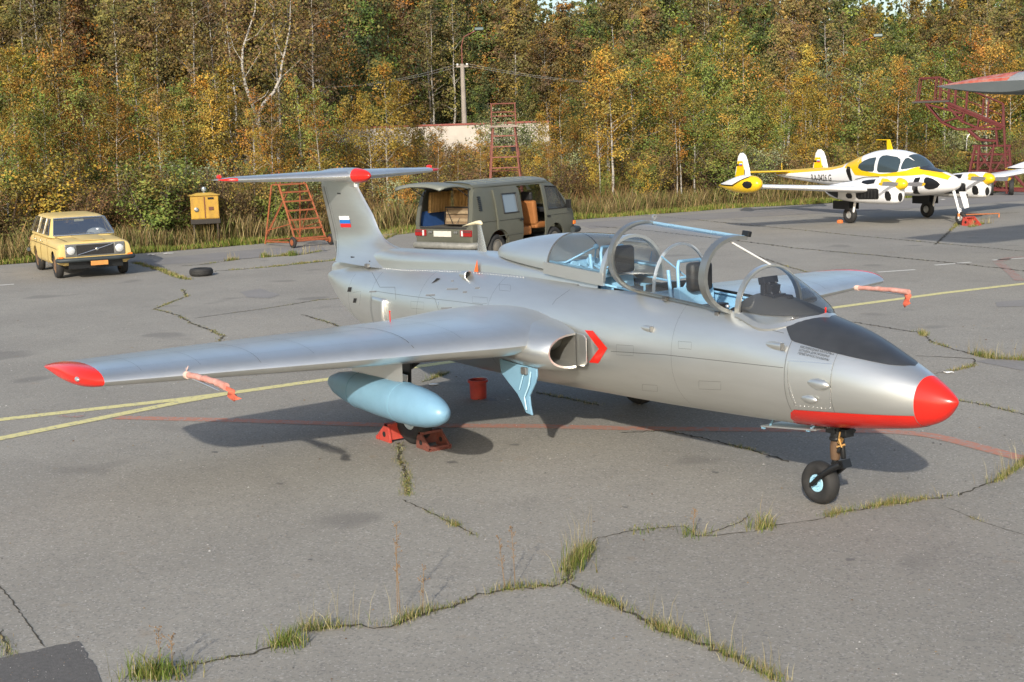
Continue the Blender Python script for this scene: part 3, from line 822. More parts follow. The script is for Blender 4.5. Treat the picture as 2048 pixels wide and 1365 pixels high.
mb = MB(); mb.lathe([(.05, -.05), (.055, 0), (.03, .03)], (-9.9, 0, 1.6), 'z', 8)

# fin and rudder
FZ = [1.55, 1.74, 1.79, 1.83, 1.909, 2.018, 2.205, 2.372, 2.533, 2.64]
FL = [-8.0, -8.15, -8.52, -8.84, -9.02, -9.14, -9.285, -9.47, -9.64, -9.72]
def fin_h(z): return interp(z, [1.488, 1.85, 2.247, 2.446, 2.64], [-10.083, -10.285, -10.464, -10.57, -10.66])
def fin_t(z): return interp(z, [1.55, 1.60, 1.92, 2.282, 2.555, 2.64], [-10.39, -10.41, -10.53, -10.67, -10.775, -10.80])
def fin_y(x, z):
    le = interp(z, FZ, FL); hx = fin_h(z); c = le-hx; u = (le-x)/c; th = lerp(.075, .05, (z-1.55)/1.1)+.17*max(0, (1.98-z)/.43)**2
    return th*interp(u, [0, .012, .05, .12, .25, .42, .7, 1.0], [0, .18, .40, .62, .86, 1.0, .93, .70])
mb = MB(); rows = []
for i in range(34):
    z = lerp(1.55, 2.66, i/33); le = interp(z, FZ, FL); hx = fin_h(z); c = le-hx; th = lerp(.075, .05, (z-1.55)/1.1)
    th = th+.17*max(0, (1.98-z)/.43)**2
    pr = [(0, 0), (.012, .18), (.05, .40), (.12, .62), (.25, .86), (.42, 1.0), (.7, .93), (1.0, .70)]
    a = [(le-u*c, -v*th, z) for u, v in pr]; rows.append(a+[(p[0], -p[1], p[2]) for p in reversed(a[1:])])
mb.rings(rows)
fin = J(mb, 'tail_fin', silver, smooth=50)
mb = MB(); rows = []
for i in range(12):
    z = lerp(1.50, 2.56, i/11); hx = fin_h(z)-.012; te = fin_t(z); th = lerp(.075, .05, (z-1.55)/1.1)*.7
    rows.append([(hx, -th*.9, z), (lerp(hx, te, .5), -th*.55, z), (te, -.006, z), (te, .006, z), (lerp(hx, te, .5), th*.55, z), (hx, th*.9, z), (hx+.02, 0, z)])
mb.rings(rows); rud = J(mb, 'rudder', silver, smooth=40)
mb = MB()
for s in (-1, 1):
    for k in range(2): mb.box((lerp(fin_h(1.66), fin_t(1.66), .45+.18*k), s*.038, 1.72), (.022, .006, .20), (0, R(-13), 0))
J(mb, 'trim_tab_lines', silver_dk, rud)
mb = MB()
for s in (-1, 1):
    for dx, ww in ((0, .012), (.075, .004)):
        pts = [Vector((fin_h(z)-.004+dx, s*(fin_y(fin_h(z)+.01+dx, z)+.003), z)) for z in [lerp(1.6, 2.55, i/12) for i in range(13)]]
        ribbon(mb, pts, [Vector((0, s, 0))]*13, ww)
J(mb, 'rudder_hinge_line', silver_dk, fin)
mb = MB(); mb.box((-10.28, 0, 1.41), (.44, .12, .13), taper=(1, .7)); J(mb, 'tail_fairing', silver, bevel=.02, smooth=40)
# flag on the fin, three bands on both faces
fl = [Vector((-10.174, 0, 2.155)), Vector((-9.854, 0, 2.166)), Vector((-9.797, 0, 2.017)), Vector((-10.121, 0, 2.003))]
flagroot = None
for b, (nm_, col) in enumerate((('flag_white_band', (.8, .8, .8)), ('flag_blue_band', (.01, .16, .55)), ('flag_red_band', (.62, .02, .02)))):
    mb = MB()
    for s in (-1, 1):
        rows = []
        for j in range(3):
            v = (b+j/2)/3; l = fl[0].lerp(fl[3], v); r_ = fl[1].lerp(fl[2], v)
            rows.append([Vector((q.x, s*(fin_y(q.x, q.z)+.003), q.z)) for q in [l.lerp(r_, k/6) for k in range(7)]])
        mb.rings(rows, False, False, closed=False)
    J(mb, nm_, mat(nm_, col, .35), fin, smooth=180)
mb = MB()
for (px, py, w) in ((685, 387, 16), (728, 513, 17), (766, 521, 5)):
    p = on_y(px, py, 0); y_ = -fin_y(p.x, p.z)-.004; ww = w/150
    mb.add([(p.x-ww/2, y_, p.z-.01), (p.x+ww/2, y_, p.z-.01), (p.x+ww/2, y_, p.z+.01), (p.x-ww/2, y_, p.z+.01)], [(0, 1, 2, 3)])
J(mb, 'fin_stencils', ink, fin)
mb = MB(); p = on_y(766, 534, 0); mb.box((p.x, -.225, p.z+.03), (.10, .05, .055)); J(mb, 'fin_air_outlet', silver_dk, bevel=.012)
# small orange warning triangle on the spine
mb = MB(); p = on_y(955, 535, -.295); mb.add([(p.x-.045, -.315, p.z-.05), (p.x+.045, -.315, p.z-.05), (p.x+.01, -.302, p.z+.09)], [(0, 1, 2)]); J(mb, 'warning_triangle', mat('orange_mark', (.75, .14, .03), .5))

# tailplane
def foil(n=14):
    us = [(1-math.cos(PI*i/n))/2 for i in range(n+1)]
    th = lambda u: 5*(.2969*math.sqrt(u)-.1260*u-.3516*u*u+.2843*u**3-.1036*u**4)
    return [(u, th(u)) for u in us]
def wing_rows(secs, mir=1):
    rows = []
    for (y, xle, c, z, t) in secs:
        up = [(xle-u*c, mir*y, z+h*c*t) for u, h in foil()]; lo = [(xle-u*c, mir*y, z-h*c*t*.8) for u, h in foil()]
        rows.append(up+list(reversed(lo[1:-1])))
    return rows
for s in (-1, 1):
    mb = MB(); mb.rings(wing_rows([(.0, -9.66, 1.06, 2.70, .17), (.3, -9.77, .97, 2.70, .165), (.8, -9.94, .82, 2.705, .155), (1.42, -10.155, .60, 2.71, .14), (1.47, -10.18, .565, 2.71, .14)], s))
    tp = J(mb, 'tailplane', silver, smooth=40)
    mb = MB(); mb.rings(wing_rows([(1.472, -10.18, .14, 2.71, .36), (1.57, -10.23, .16, 2.712, .30), (1.63, -10.29, .14, 2.713, .22), (1.66, -10.36, .06, 2.713, .15)], s)); J(mb, 'tailplane_tip', red_paint, tp, smooth=50)
    mb = MB(); mb.rings(wing_rows([(1.472, -10.32, .425, 2.71, .16), (1.60, -10.40, .32, 2.712, .11), (1.655, -10.47, .20, 2.713, .08)], s)); J(mb, 'tailplane_edge', silver, tp, smooth=50)
    mb = MB(); mb.ellipsoid((-10.52, s*1.60, 2.752), (.085, .02, .03), 12, 8); J(mb, 'mass_balance', red_paint, tp, smooth=180)
    mb = MB(); pts = [Vector((lerp(-10.42, -10.53, t), s*lerp(.15, 1.45, t), 2.70+lerp(.045, .03, t))) for t in [i/8 for i in range(9)]]; ribbon(mb, pts, [Vector((0, 0, 1))]*9, .008); J(mb, 'elevator_hinge', silver_dk, tp)
mb = MB(); mb.lathe([(.004, -9.31), (.03, -9.33), (.062, -9.40), (.085, -9.50), (.098, -9.62), (.102, -9.68)], (0, 0, 2.705), 'x', 24); J(mb, 'bullet_nose', red_paint, smooth=60)
mb = MB(); mb.lathe([(.103, -9.68), (.105, -9.8), (.10, -10.2), (.085, -10.5), (.055, -10.8), (.01, -10.98)], (0, 0, 2.705), 'x', 24); J(mb, 'bullet_fairing', silver, smooth=60)
mb = MB(); mb.rings([[(-9.70, -.04, z0), (-10.72, -.03, z0), (-10.72, .03, z0), (-9.70, .04, z0)] for z0 in (2.55, 2.64)]); J(mb, 'fin_cap', silver, bevel=.015)

# wings
def LEx(y): return -4.13-.2285*(y-1.15)
def TEx(y): return lerp(-6.80, -6.42, (y-.6)/4.35)
def wz(y): return 1.165+.008*y
WT = lambda y: lerp(.155, .135, (y-.6)/4.35)
for s in (-1, 1):
    mb = MB(); secs = []
    for y in (.35, .7, .9, 1.1, 1.3, 1.6, 2.0, 2.6, 3.2, 3.8, 4.4, 4.93):
        k = max(0, (1.25-y)/.6); secs.append((y, LEx(max(y, 1.0))-.06*k, LEx(max(y, 1.0))-.06*k-TEx(y)+.12*k, wz(y)+.015*k, WT(y)*(1+.12*k)))
    mb.rings(wing_rows(secs, s)); wing = J(mb, 'wing', silver, smooth=40)
    mb = MB(); secs = []
    for y, a, b in ((4.93, 0, 0), (4.98, .05, .02), (5.03, .14, .05), (5.07, .27, .09), (5.10, .42, .14), (5.115, .58, .20)):
        c0 = LEx(4.93)-TEx(4.93); secs.append((y, LEx(4.93)-a*1.0, c0-a-b, wz(5), WT(5)*interp(y, [4.93, 4.98, 5.03, 5.07, 5.10, 5.115], [1.0, 1.12, 1.18, 1.15, 1.0, .7])))
    mb.rings(wing_rows(secs, s)); wt = J(mb, 'wing_tip', red_paint, wing, smooth=60)
    mb = MB(); mb.ellipsoid((LEx(4.95)-.30, s*5.075, wz(5)+.005), (.05, .022, .022), 12, 8); J(mb, 'navigation_light', mat('lamp_glass', (.55, .56, .55), .1, .6), wt, smooth=180)
    # control surface lines
    def topz(x, y):
        le, te = LEx(max(y, 1.0)), TEx(y); u = (le-x)/(le-te)
        return wz(y)+5*(.2969*math.sqrt(u)-.1260*u-.3516*u*u+.2843*u**3-.1036*u**4)*(le-te)*WT(y)+.003
    mb = MB()
    for (y0, y1, u0, u1, w) in ((1.3, 2.75, .72, .72, .007), (2.8, 4.85, .75, .75, .007), (2.76, 2.78, .60, .99, .007), (2.2, 2.22, .02, .95, .006), (3.6, 3.62, .02, .7, .003), (1.35, 2.75, .36, .38, .003), (2.2, 4.9, .40, .40, .003), (1.3, 4.9, .12, .12, .002), (1.7, 1.72, .05, .7, .002), (3.1, 3.12, .05, .72, .002), (4.1, 4.12, .05, .72, .002), (4.6, 4.62, .05, .72, .002)):
        pts = []
        for i in range(17):
            y = lerp(y0, y1, i/16); u = lerp(u0, u1, i/16); x = lerp(LEx(y), TEx(y), u); pts.append(Vector((x, s*y, topz(x, y))))
        ribbon(mb, pts, [Vector((0, 0, 1))]*17, w)
    J(mb, 'control_surface_lines', silver_dk, wing)
    # pitot boom
    mb = MB(); mb.path([(LEx(4.25)-.05, s*4.25, wz(4.25)), (LEx(4.25)+.1, s*4.25, wz(4.25)-.01), (LEx(4.25)+.75, s*4.25, wz(4.25)-.03)], [.022, .017, .011], 10); J(mb, 'pitot_boom', silver_lt, wing, smooth=60)
    # gear position pin
    mb = MB(); mb.tube((-5.75, s*1.72, wz(1.7)+.13), (-5.75, s*1.72, wz(1.7)+.24), .006, n=8); mb.box((-5.75, s*1.72, wz(1.7)+.245), (.014, .014, .012)); J(mb, 'gear_indicator_pin', red_paint, wing)
    # air intake fairing
    mb = MB(); rows = []
    CT = [(-3.90, -.705, -1.03, .942, 1.282), (-3.93, -.70, -1.05, .925, 1.298), (-4.0, -.69, -1.085, .905, 1.318), (-4.15, -.66, -1.13, .89, 1.345), (-4.4, -.60, -1.17, .89, 1.37), (-4.8, -.55, -1.18, .92, 1.39), (-5.3, -.5, -1.10, .96, 1.385), (-5.9, -.5, -.96, 1.02, 1.34), (-6.5, -.48, -.76, 1.06, 1.28), (-6.9, -.45, -.60, 1.1, 1.22)]
    for (x, yi, yo, z0, z1) in CT:
        zc = (z0+z1)/2; hz = (z1-z0)/2; r_ = []
        for k in range(25):
            a = R(-90+180*k/24); r_.append((x, -s*(yi+(yo-yi)*max(0, math.cos(a))**.8), zc+hz*math.sin(a)))
        rows.append(r_)
    inner = []
    for (x, g) in ((-3.905, .02), (-4.05, .04), (-4.5, .05)):
        t_ = CT[0]; zc = (t_[3]+t_[4])/2; hz = (t_[4]-t_[3])/2-g; yi, yo = t_[1]+(.02 if x < -4 else 0), t_[2]+g
        inner.append([(x, -s*(yi+(yo-yi)*max(0, math.cos(R(-90+180*k/24)))**.8), zc+hz*math.sin(R(-90+180*k/24))) for k in range(25)])
    mb.rings(rows, False, False, closed=True)
    mb.rings([rows[0], inner[0]], False, False, closed=True)
    itk = J(mb, 'air_intake', silver, smooth=50)
    mb = MB(); mb.rings(inner, False, True, closed=True); J(mb, 'intake_duct', mat('duct_grey', (.30, .30, .28), .5, .6), itk, smooth=50)
    mb = MB(); mb.lathe([(.001, -4.49), (.13, -4.49)], (0, s*.87, 1.11), 'x', 16, cap=False); J(mb, 'duct_end', dark_hole, itk)
    mb = MB(); mb.prism([(-3.76, s*.685, 1.00), (-3.76, s*.685, 1.24), (-3.80, s*.685, 1.275), (-4.15, s*.675, 1.285), (-4.15, s*.675, .95), (-3.80, s*.685, .96)], (0, -s*.012, 0)); J(mb, 'splitter_plate', silver, itk, bevel=.004)
    if s < 0:
        mb = MB(); vs, fs = text_mesh('НЕ ВСТАВАТЬ', .05); mb.add([(-3.80, -.6985, 1.03+p[0]*.42) if False else (-3.79-p[1]*.8, -.699, 1.22-p[0]*.48) for p in vs], fs)

# antennas
mb = MB(); rows = []
for (z, x0, x1, w) in ((1.855, -6.74, -6.53, .035), (2.0, -6.72, -6.58, .024), (2.17, -6.72, -6.645, .014)):
    rows.append([(x0, 0, z), (lerp(x0, x1, .3), -w*.5, z), (lerp(x0, x1, .7), -w*.5, z), (x1, 0, z), (lerp(x0, x1, .7), w*.5, z), (lerp(x0, x1, .3), w*.5, z)])
mb.rings(rows); am = J(mb, 'antenna_mast', silver_lt, smooth=60)
cream = mat('cream_paint', (.75, .66, .42), .4)
mb = MB(); mb.path([(-6.62, 0, 2.18), (-6.66, 0, 2.195), (-6.74, 0, 2.19), (-6.9, 0, 2.165), (-7.05, 0, 2.135)], [.012, .026, .022, .012, .006], 10); J(mb, 'antenna_head', cream, am, smooth=180)
mb = MB(); p = hit(1658, 632, 0); mb.tube((p.x, 0, sec(p.x)[0]-.01), (p.x, 0, sec(p.x)[0]+.075), .007, n=8); J(mb, 'nose_probe_plug', red_paint)

# drop tanks with pylons
for s in (-1, 1):
    mb = MB(); y = s*2.25
    prof = [(.006, -3.80), (.05, -3.815), (.09, -3.86), (.135, -3.97), (.168, -4.12), (.188, -4.32), (.195, -4.6), (.195, -5.0), (.185, -5.35), (.16, -5.65), (.12, -5.9), (.07, -6.06), (.03, -6.13), (.005, -6.15)]
    mb.lathe(prof, (0, y, .715), 'x', 36, rot=None); dt = J(mb, 'drop_tank', blue_lt, smooth=60)
    mb = MB()
    for x, r_ in ((-4.55, .1955), (-5.42, .1835)): mb.lathe([(r_-.002, x+.003), (r_+.0025, x), (r_-.002, x-.003)], (0, y, .715), 'x', 36, cap=False)
    mb.box((-4.2, y-s*0, .715), (.01, .01, .01))
    J(mb, 'tank_seams', mat('seam_blue', (.15, .30, .40), .6), dt, smooth=180)
    mb = MB(); mb.rings([[(-4.57, y, z), (-4.68, y-.03, z), (-5.4, y-.028, z), (-5.62, y, z), (-5.4, y+.028, z), (-4.66, y+.03, z)] for z in (.80, 1.16)]); J(mb, 'pylon', silver, smooth=40)

# ---- cockpit: tub, panels, seats
tub = MB()
tub.add([(-1.98, -.335, 1.0), (-4.3, -.335, 1.0), (-4.3, .335, 1.0), (-1.98, .335, 1.0), (-1.98, -.365, 1.60), (-4.3, -.365, 1.66), (-4.3, .365, 1.66), (-1.98, .365, 1.60)], [(0, 1, 2, 3), (0, 1, 5, 4), (2, 3, 7, 6), (1, 2, 6, 5), (0, 3, 7, 4)])
ck = J(tub, 'cockpit_tub', blue_int)
mb = MB()
for s in (-1, 1):
    mb.box((-2.62, s*.285, 1.42), (1.0, .10, .05)); mb.box((-3.85, s*.285, 1.46), (.7, .10, .05))
    for k in range(5): mb.box((-2.2-.2*k, s*.30, 1.50), (.09, .05, .07))
    mb.tube((-2.1, s*.34, 1.60), (-3.2, s*.34, 1.66), .012); mb.tube((-3.3, s*.34, 1.68), (-4.25, s*.34, 1.74), .012)
J(mb, 'side_consoles', blue_int, ck, bevel=.006)
mb = MB(); mb.box((-3.24, 0, 1.38), (.05, .66, .62)); mb.box((-2.02, 0, 1.32), (.05, .66, .5)); J(mb, 'bulkheads', blue_int, ck, bevel=.006)
mb = MB(); rows = []
for i in range(8):
    t = i/7; x = lerp(-1.38, -2.06, t); w = .35*math.sqrt(max(.02, 1-(1-t)**2.0)); a0 = ang_of_y(x, w)
    rows.append([sec_pt(x, lerp(a0, 90, k/5), -1, .008) for k in range(6)]+[sec_pt(x, lerp(90, a0, k/5), 1, .008) for k in range(1, 6)])
mb.rings(rows, False, False, closed=False); mb.box((-2.055, 0, 1.52), (.03, .62, .26)); J(mb, 'instrument_coaming', mat('coaming_grey', (.05, .052, .055), .6), ck, smooth=50)
mb = MB(); mb.box((-3.30, 0, 1.62), (.05, .60, .28)); J(mb, 'rear_instrument_panel', black_soft, ck, bevel=.01)
# gunsight on the coaming
mb = MB(); x0 = -1.93; 
mb.box((x0+.02, -.02, 1.72), (.12, .15, .09)); mb.box((x0-.02, -.02, 1.80), (.10, .11, .10), (0, R(12), 0)); mb.box((x0-.06, -.02, 1.875), (.07, .17, .06), (0, R(-14), 0)); mb.box((x0-.05, -.085, 1.80), (.05, .03, .11))
mb.tube((x0+.07, -.07, 1.68), (x0-.02, -.05, 1.86), .011); mb.tube((x0+.07, .04, 1.68), (x0-.02, .03, 1.86), .011); mb.lathe([(.028, 0), (.028, .09)], (x0+.06, .05, 1.73), 'x', 12); mb.lathe([(.022, 0), (.022, .07)], (x0-.01, -.075, 1.75), 'y', 10)
J(mb, 'gunsight', mat('gunsight_black', (.02, .022, .03), .35), ck, bevel=.006)
mb = MB(); mb.lathe([(.03, 0), (.03, .13), (.02, .16)], (-2.0, -.27, 1.585), 'x', 12); J(mb, 'coaming_lamp', black_soft, ck, smooth=40)
# seats
def seat(x0, z0):
    st = MB(); st.box((x0+.22, 0, z0-.12), (.46, .42, .07)); st.box((x0-.02, 0, z0+.16), (.08, .42, .62), (0, R(-9), 0))
    for s in (-1, 1): st.box((x0+.2, s*.22, z0-.02), (.44, .03, .2)); st.tube((x0-.10, s*.19, z0-.1), (x0-.20, s*.19, z0+.62), .018)
    so = J(st, 'ejection_seat', blue_int, ck, bevel=.01)
    return so
for x0, z0 in ((-2.92, 1.28), (-4.12, 1.36)):
    so = seat(x0, z0)
q0 = MB(); q0.box((-2.905, 0, 1.84), (.11, .26, .27)); J(q0, 'headrest', black_soft, ck, bevel=.035, smooth=60)
q0 = MB(); q0.box((-4.06, 0, 1.93), (.11, .28, .27)); J(q0, 'headrest', black_soft, ck, bevel=.035, smooth=60)
mb = MB()
for (xa, za, zb_) in ((-3.02, 1.55, 1.98), (-4.18, 1.60, 2.05)):
    for s in (-1, 1): mb.path([(xa+.02, s*.16, za), (xa, s*.16, zb_-.05), (xa-.02, s*.13, zb_)], .016, 8)
    mb.tube((xa-.02, -.13, zb_), (xa-.02, .13, zb_), .016); mb.tube((xa, -.16, zb_-.15), (xa, .16, zb_-.15), .012); mb.tube((xa-.0, -.16, za+.1), (xa-.02, .13, zb_-.02), .010)
J(mb, 'seat_rails', blue_int, ck, smooth=60)
mb = MB()
for x0 in (-2.72, -3.95):
    mb.box((x0, 0, 1.50 if x0 > -3 else 1.56), (.10, .30, .20)); mb.ellipsoid((x0+.1, -.2, 1.52 if x0 > -3 else 1.58), (.07, .07, .06), 10, 6); mb.ellipsoid((x0+.14, .15, 1.50 if x0 > -3 else 1.57), (.08, .06, .07), 10, 6)
mb.path([(-2.45, 0, 1.25), (-2.47, 0, 1.45), (-2.44, 0, 1.56)], [.012, .012, .02], 8); mb.path([(-3.65, 0, 1.3), (-3.67, 0, 1.5), (-3.64, 0, 1.62)], [.012, .012, .02], 8)
J(mb, 'harness_and_sticks', black_soft, ck, bevel=.02, smooth=60)
# small cockpit fittings: boxes, hoses, levers, gauges along the sides and the rear bulkhead
rnd = random.Random(5)
mb = MB(); mb2 = MB(); mb3 = MB()
for k in range(60):
    x = rnd.choice([rnd.uniform(-2.1, -3.1), rnd.uniform(-3.35, -4.25), rnd.uniform(-4.2, -4.8)]); s = rnd.choice((-1, 1)); z = rnd.uniform(1.44, 1.62)+(.08 if x < -3.3 else 0)
    q = rnd.random(); y = s*rnd.uniform(.24, .33)
    if q < .4: mb.box((x, y, z), (rnd.uniform(.03, .1), .04, rnd.uniform(.03, .09)))
    elif q < .7: mb2.box((x, y, z), (rnd.uniform(.02, .07), .035, rnd.uniform(.02, .07)))
    else: mb3.ellipsoid((x, y, z+.03), (.02, .02, .02), 8, 6)
for k in range(7): mb.path([(-4.2-.08*k, .30*math.cos(k), 1.70), (-4.3-.08*k, .25*math.cos(k+1), 1.86), (-4.4-.06*k, .2*math.cos(k+2), 1.78)], .012, 6)
mb.box((-4.78, 0, 1.80), (.04, .52, .16)); mb.lathe([(.05, 0), (.05, .03)], (-4.74, .12, 1.86), 'x', 14); mb.lathe([(.04, 0), (.04, .03)], (-4.74, -.1, 1.84), 'x', 14); mb.tube((-4.76, -.2, 1.86), (-4.6, .1, 2.02), .010); mb.tube((-4.76, .2, 1.86), (-4.6, .1, 2.02), .010); mb.ellipsoid((-4.6, .1, 2.02), (.03, .03, .03), 10, 6)
J(mb, 'cockpit_fittings', blue_int, ck, bevel=.004); J(mb2, 'cockpit_switch_boxes', black_soft, ck, bevel=.004); _k4 = J(mb3, 'cockpit_knobs', silver_lt, ck, smooth=180); _k1['kind'] = _k2['kind'] = _k3['kind'] = _k4['kind'] = 'stuff'
mb = MB(); mb.ellipsoid((-3.18, .26, 1.86), (.045, .03, .03), 12, 8); J(mb, 'rear_view_knob', mat('teal_knob', (.02, .16, .22), .3), ck, smooth=180)

def arch(w, h, n=24, e=2.1):
    o_ = []
    for k in range(n+1):
        a = PI*k/n; c, s = math.cos(a), math.sin(a)
        o_.append((-w*abs(c)**(2/e)*(1 if c >= 0 else -1), h*s**(2/e)))
    return o_
def hoop(mb, x, w, h, zb, band=.05, th=.022, lean=0.0, n=24, e=2.1):
    rows = []
    for (dx, g) in ((-band/2, 0), (band/2, 0), (band/2, -th), (-band/2, -th)):
        rows.append([(x+dx+lean*q[1], q[0], zb+q[1]) for q in arch(w+g, h+g, n, e)])
    # as a closed ring strip
    rr = [[rows[k][i] for k in range(4)] for i in range(n+1)]
    mb.rings(rr)
# windscreen
mb = MB(); rows = []
for i in range(15):
    u = 1-(1-i/14)**1.35; u = min(u, .985); w = .372*(1-u**2.1)**.5*(1+1.25*u*u*(1-u)); xw = -2.0+.655*u; w = min(w, .93*sec(xw)[2]); zb_ = sec_pt(xw, ang_of_y(xw, max(w, .02)), 1).z+.004; h = max(.006, 1.618+.388*(1-u)**.92+.012*u-zb_)
    rows.append([(-2.0+.655*u-.0*q[1], q[0], zb_+q[1]) for q in arch(max(w, .02), max(h, .006))])
mb.rings(rows, False, False, closed=False)
wsf = MB(); hoop(wsf, -2.0, .385, .40, 1.61, .05, .025)
base = [Vector(r_[0]) for r_ in rows]+[Vector(rows[-1][12])+Vector((.02, 0, 0))]+[Vector(r_[-1]) for r_ in reversed(rows)]
ws_frame = None
fr_rows = []
for i, p in enumerate(base):
    out = Vector((max(0, p.x+1.75)*1.2, p.y, 0)); out = out.normalized() if out.length > 1e-6 else Vector((1, 0, 0))
    fr_rows.append([p+Vector((0, 0, .012)), p+out*.035+Vector((0, 0, -.022)), p+out*.03+Vector((0, 0, -.05)), p-out*.015+Vector((0, 0, -.02))])
wsf.rings(fr_rows)
ws_frame = J(wsf, 'windscreen_frame', silver, smooth=45)
J(mb, 'windscreen_glass', canopy_glass, ws_frame, smooth=180)
# rear cockpit inner windscreen
mb = MB(); hoop(mb, -3.16, .345, .44, 1.70, .022, .02); iw = J(mb, 'inner_windscreen_frame', mat('pale_frame', (.62, .66, .68), .4, .3), smooth=45)
mb = MB(); mb.add([(-3.16, q[0]*.97, 1.70+q[1]*.98) for q in arch(.345, .44)], [tuple(range(25))]); J(mb, 'inner_windscreen_glass', canopy_glass, iw)
mb = MB(); mb.tube((-3.14, -.25, 2.03), (-3.12, .25, 1.66), .008); J(mb, 'diagonal_wire', blue_int, iw)
# hinged front canopy, opened over the starboard sill
HA = Vector((-2.12, -.372, 1.612)); HB = Vector((-3.32, -.372, 1.69)); CY = -.037; ax = (HB-HA).normalized()
def opened(p):
    q = Matrix.Translation(HA) @ Matrix.Rotation(R(-77), 4, ax) @ Matrix.Translation(-HA) @ Vector(p)
    return q
def sill_z(x): return lerp(HA.z, HB.z, (x-HA.x)/(HB.x-HA.x))
fm = MB(); gm = MB(); rm = MB(); rows = []
for i in range(9):
    x = lerp(-2.12, -3.32, i/8); rows.append([opened((x, q[0]+CY, sill_z(x)+q[1])) for q in arch(.325, lerp(.365, .40, i/8))])
gm.rings(rows, False, False, closed=False)
for (x, bnd) in ((-2.11, .085), (-3.33, .065)):
    t_ = MB(); hoop(t_, x, .340, .383 if x > -3 else .418, sill_z(x), bnd, .034); fm.add([opened((p[0], p[1]+CY, p[2])) for p in t_.v], t_.f)
for s in (-1, 1):
    t_ = MB(); t_.prism([(-2.09, CY+s*.342, sill_z(-2.09)-.02), (-3.35, CY+s*.342, sill_z(-3.35)-.02), (-3.35, CY+s*.342, sill_z(-3.35)+.026), (-2.09, CY+s*.342, sill_z(-2.09)+.026)], (0, -s*.028, 0)); (fm if s < 0 else rm).add([opened(p) for p in t_.v], t_.f)
t_ = MB(); t_.box((-2.55, .285, sill_z(-2.55)+.05), (.25, .03, .06)); t_.box((-3.1, .285, sill_z(-3.1)+.05), (.18, .03, .06)); t_.tube((-2.15, .275, sill_z(-2.15)+.06), (-3.2, .275, sill_z(-3.2)+.06), .009); rm.add([opened(p) for p in t_.v], t_.f)
oc = J(fm, 'open_canopy_frame', mat('canopy_frame_metal', (.33, .34, .33), .38, .8, var=.12, vscale=9), smooth=45)
J(gm, 'open_canopy_glass', canopy_glass, oc, smooth=180)
J(rm, 'canopy_blue_rail', mat('rail_pale_blue', (.22, .38, .52), .4), oc, bevel=.006)
mb = MB(); t_ = MB(); t_.box((-2.09, .325, sill_z(-2.1)), (.09, .05, .04)); mb.add([opened(p) for p in t_.v], t_.f); J(mb, 'canopy_latch', black_gear, oc, bevel=.008)
mb = MB(); t_ = MB(); t_.lathe([(.012, -.006), (.026, -.006), (.026, .006), (.012, .006)], (-3.33, .345, sill_z(-3.3)), 'x', 14, cap=False); mb.add([opened(p) for p in t_.v], t_.f); J(mb, 'canopy_eyelet', silver_lt, oc)
mb = MB(); mb.tube(opened((-2.11, .24, sill_z(-2.1)+.18)), (-2.0, .03, 2.0), .008, n=8); J(mb, 'canopy_prop_rod', white_paint, oc)
mb = MB()
for px in ((1328, 598), (1433, 628)):
    p = on_y(*px, -.42); mb.box((p.x, -.40, p.z-.0), (.05, .05, .04))
J(mb, 'canopy_hinges', silver_dk, oc, bevel=.006)
# sliding rear canopy, pushed back over the spine
RCX = [-3.88, -4.2, -4.6, -4.9, -5.2, -5.5, -5.8, -6.0, -6.1, -6.165, -6.185]
RCT = [2.175, 2.178, 2.172, 2.155, 2.128, 2.09, 2.04, 2.0, 1.978, 1.955, 1.93]
RCB = [1.755, 1.77, 1.79, 1.805, 1.82, 1.835, 1.85, 1.862, 1.872, 1.89, 1.915]
RCW = [.378, .374, .366, .352, .328, .292, .235, .178, .135, .08, .02]
def rc(x): return tuple(interp(-x, [-a for a in RCX], c) for c in (RCT, RCB, RCW))
def rc_arch(x, g=0.0):
    zt, zb_, w = rc(x); return [(x, q[0], zb_+q[1]) for q in arch(w+g, zt-zb_+g)]
gm = MB(); gm.rings([rc_arch(x) for x in (-3.9, -4.1, -4.35, -4.6, -4.85)], False, False, closed=False)
mm = MB(); xsr = [-4.84, -5.0, -5.15, -5.3, -5.45, -5.6, -5.75, -5.9, -6.0, -6.08, -6.13, -6.165, -6.185]
mm.rings([rc_arch(x, .004) for x in xsr], True, True, closed=True)
zt, zb_, w = rc(-3.88); hoop(mm, -3.885, w+.012, zt-zb_+.012, zb_, .06, .03)
# lower metal sill of the rear canopy
for s in (-1, 1):
    rr = []
    for x in (-3.86, -4.1, -4.4, -4.7, -4.9):
        zt, zb_, w = rc(x); rr.append([(x, s*(w+.012), zb_-.045), (x, s*(w+.010), zb_+.075), (x, s*(w-.012), zb_+.08), (x, s*(w-.012), zb_-.045)])
    mm.rings(rr)
rcan = J(mm, 'rear_canopy_shell', silver, smooth=50)
J(gm, 'rear_canopy_glass', canopy_glass, rcan, smooth=180)
mb = MB()
for s in (-1, 1):
    mb.path([(x, s*(rc(x)[2]-.03), rc(x)[1]+.085) for x in (-3.9, -4.2, -4.5, -4.82)], .013, 8)
J(mb, 'rear_canopy_rail', blue_int, rcan)
mb = MB(); hoop(mb, -4.84, rc(-4.84)[2]+.006, rc(-4.84)[0]-rc(-4.84)[1]+.006, rc(-4.84)[1], .016, .008); J(mb, 'rear_canopy_joint', silver_dk, rcan)

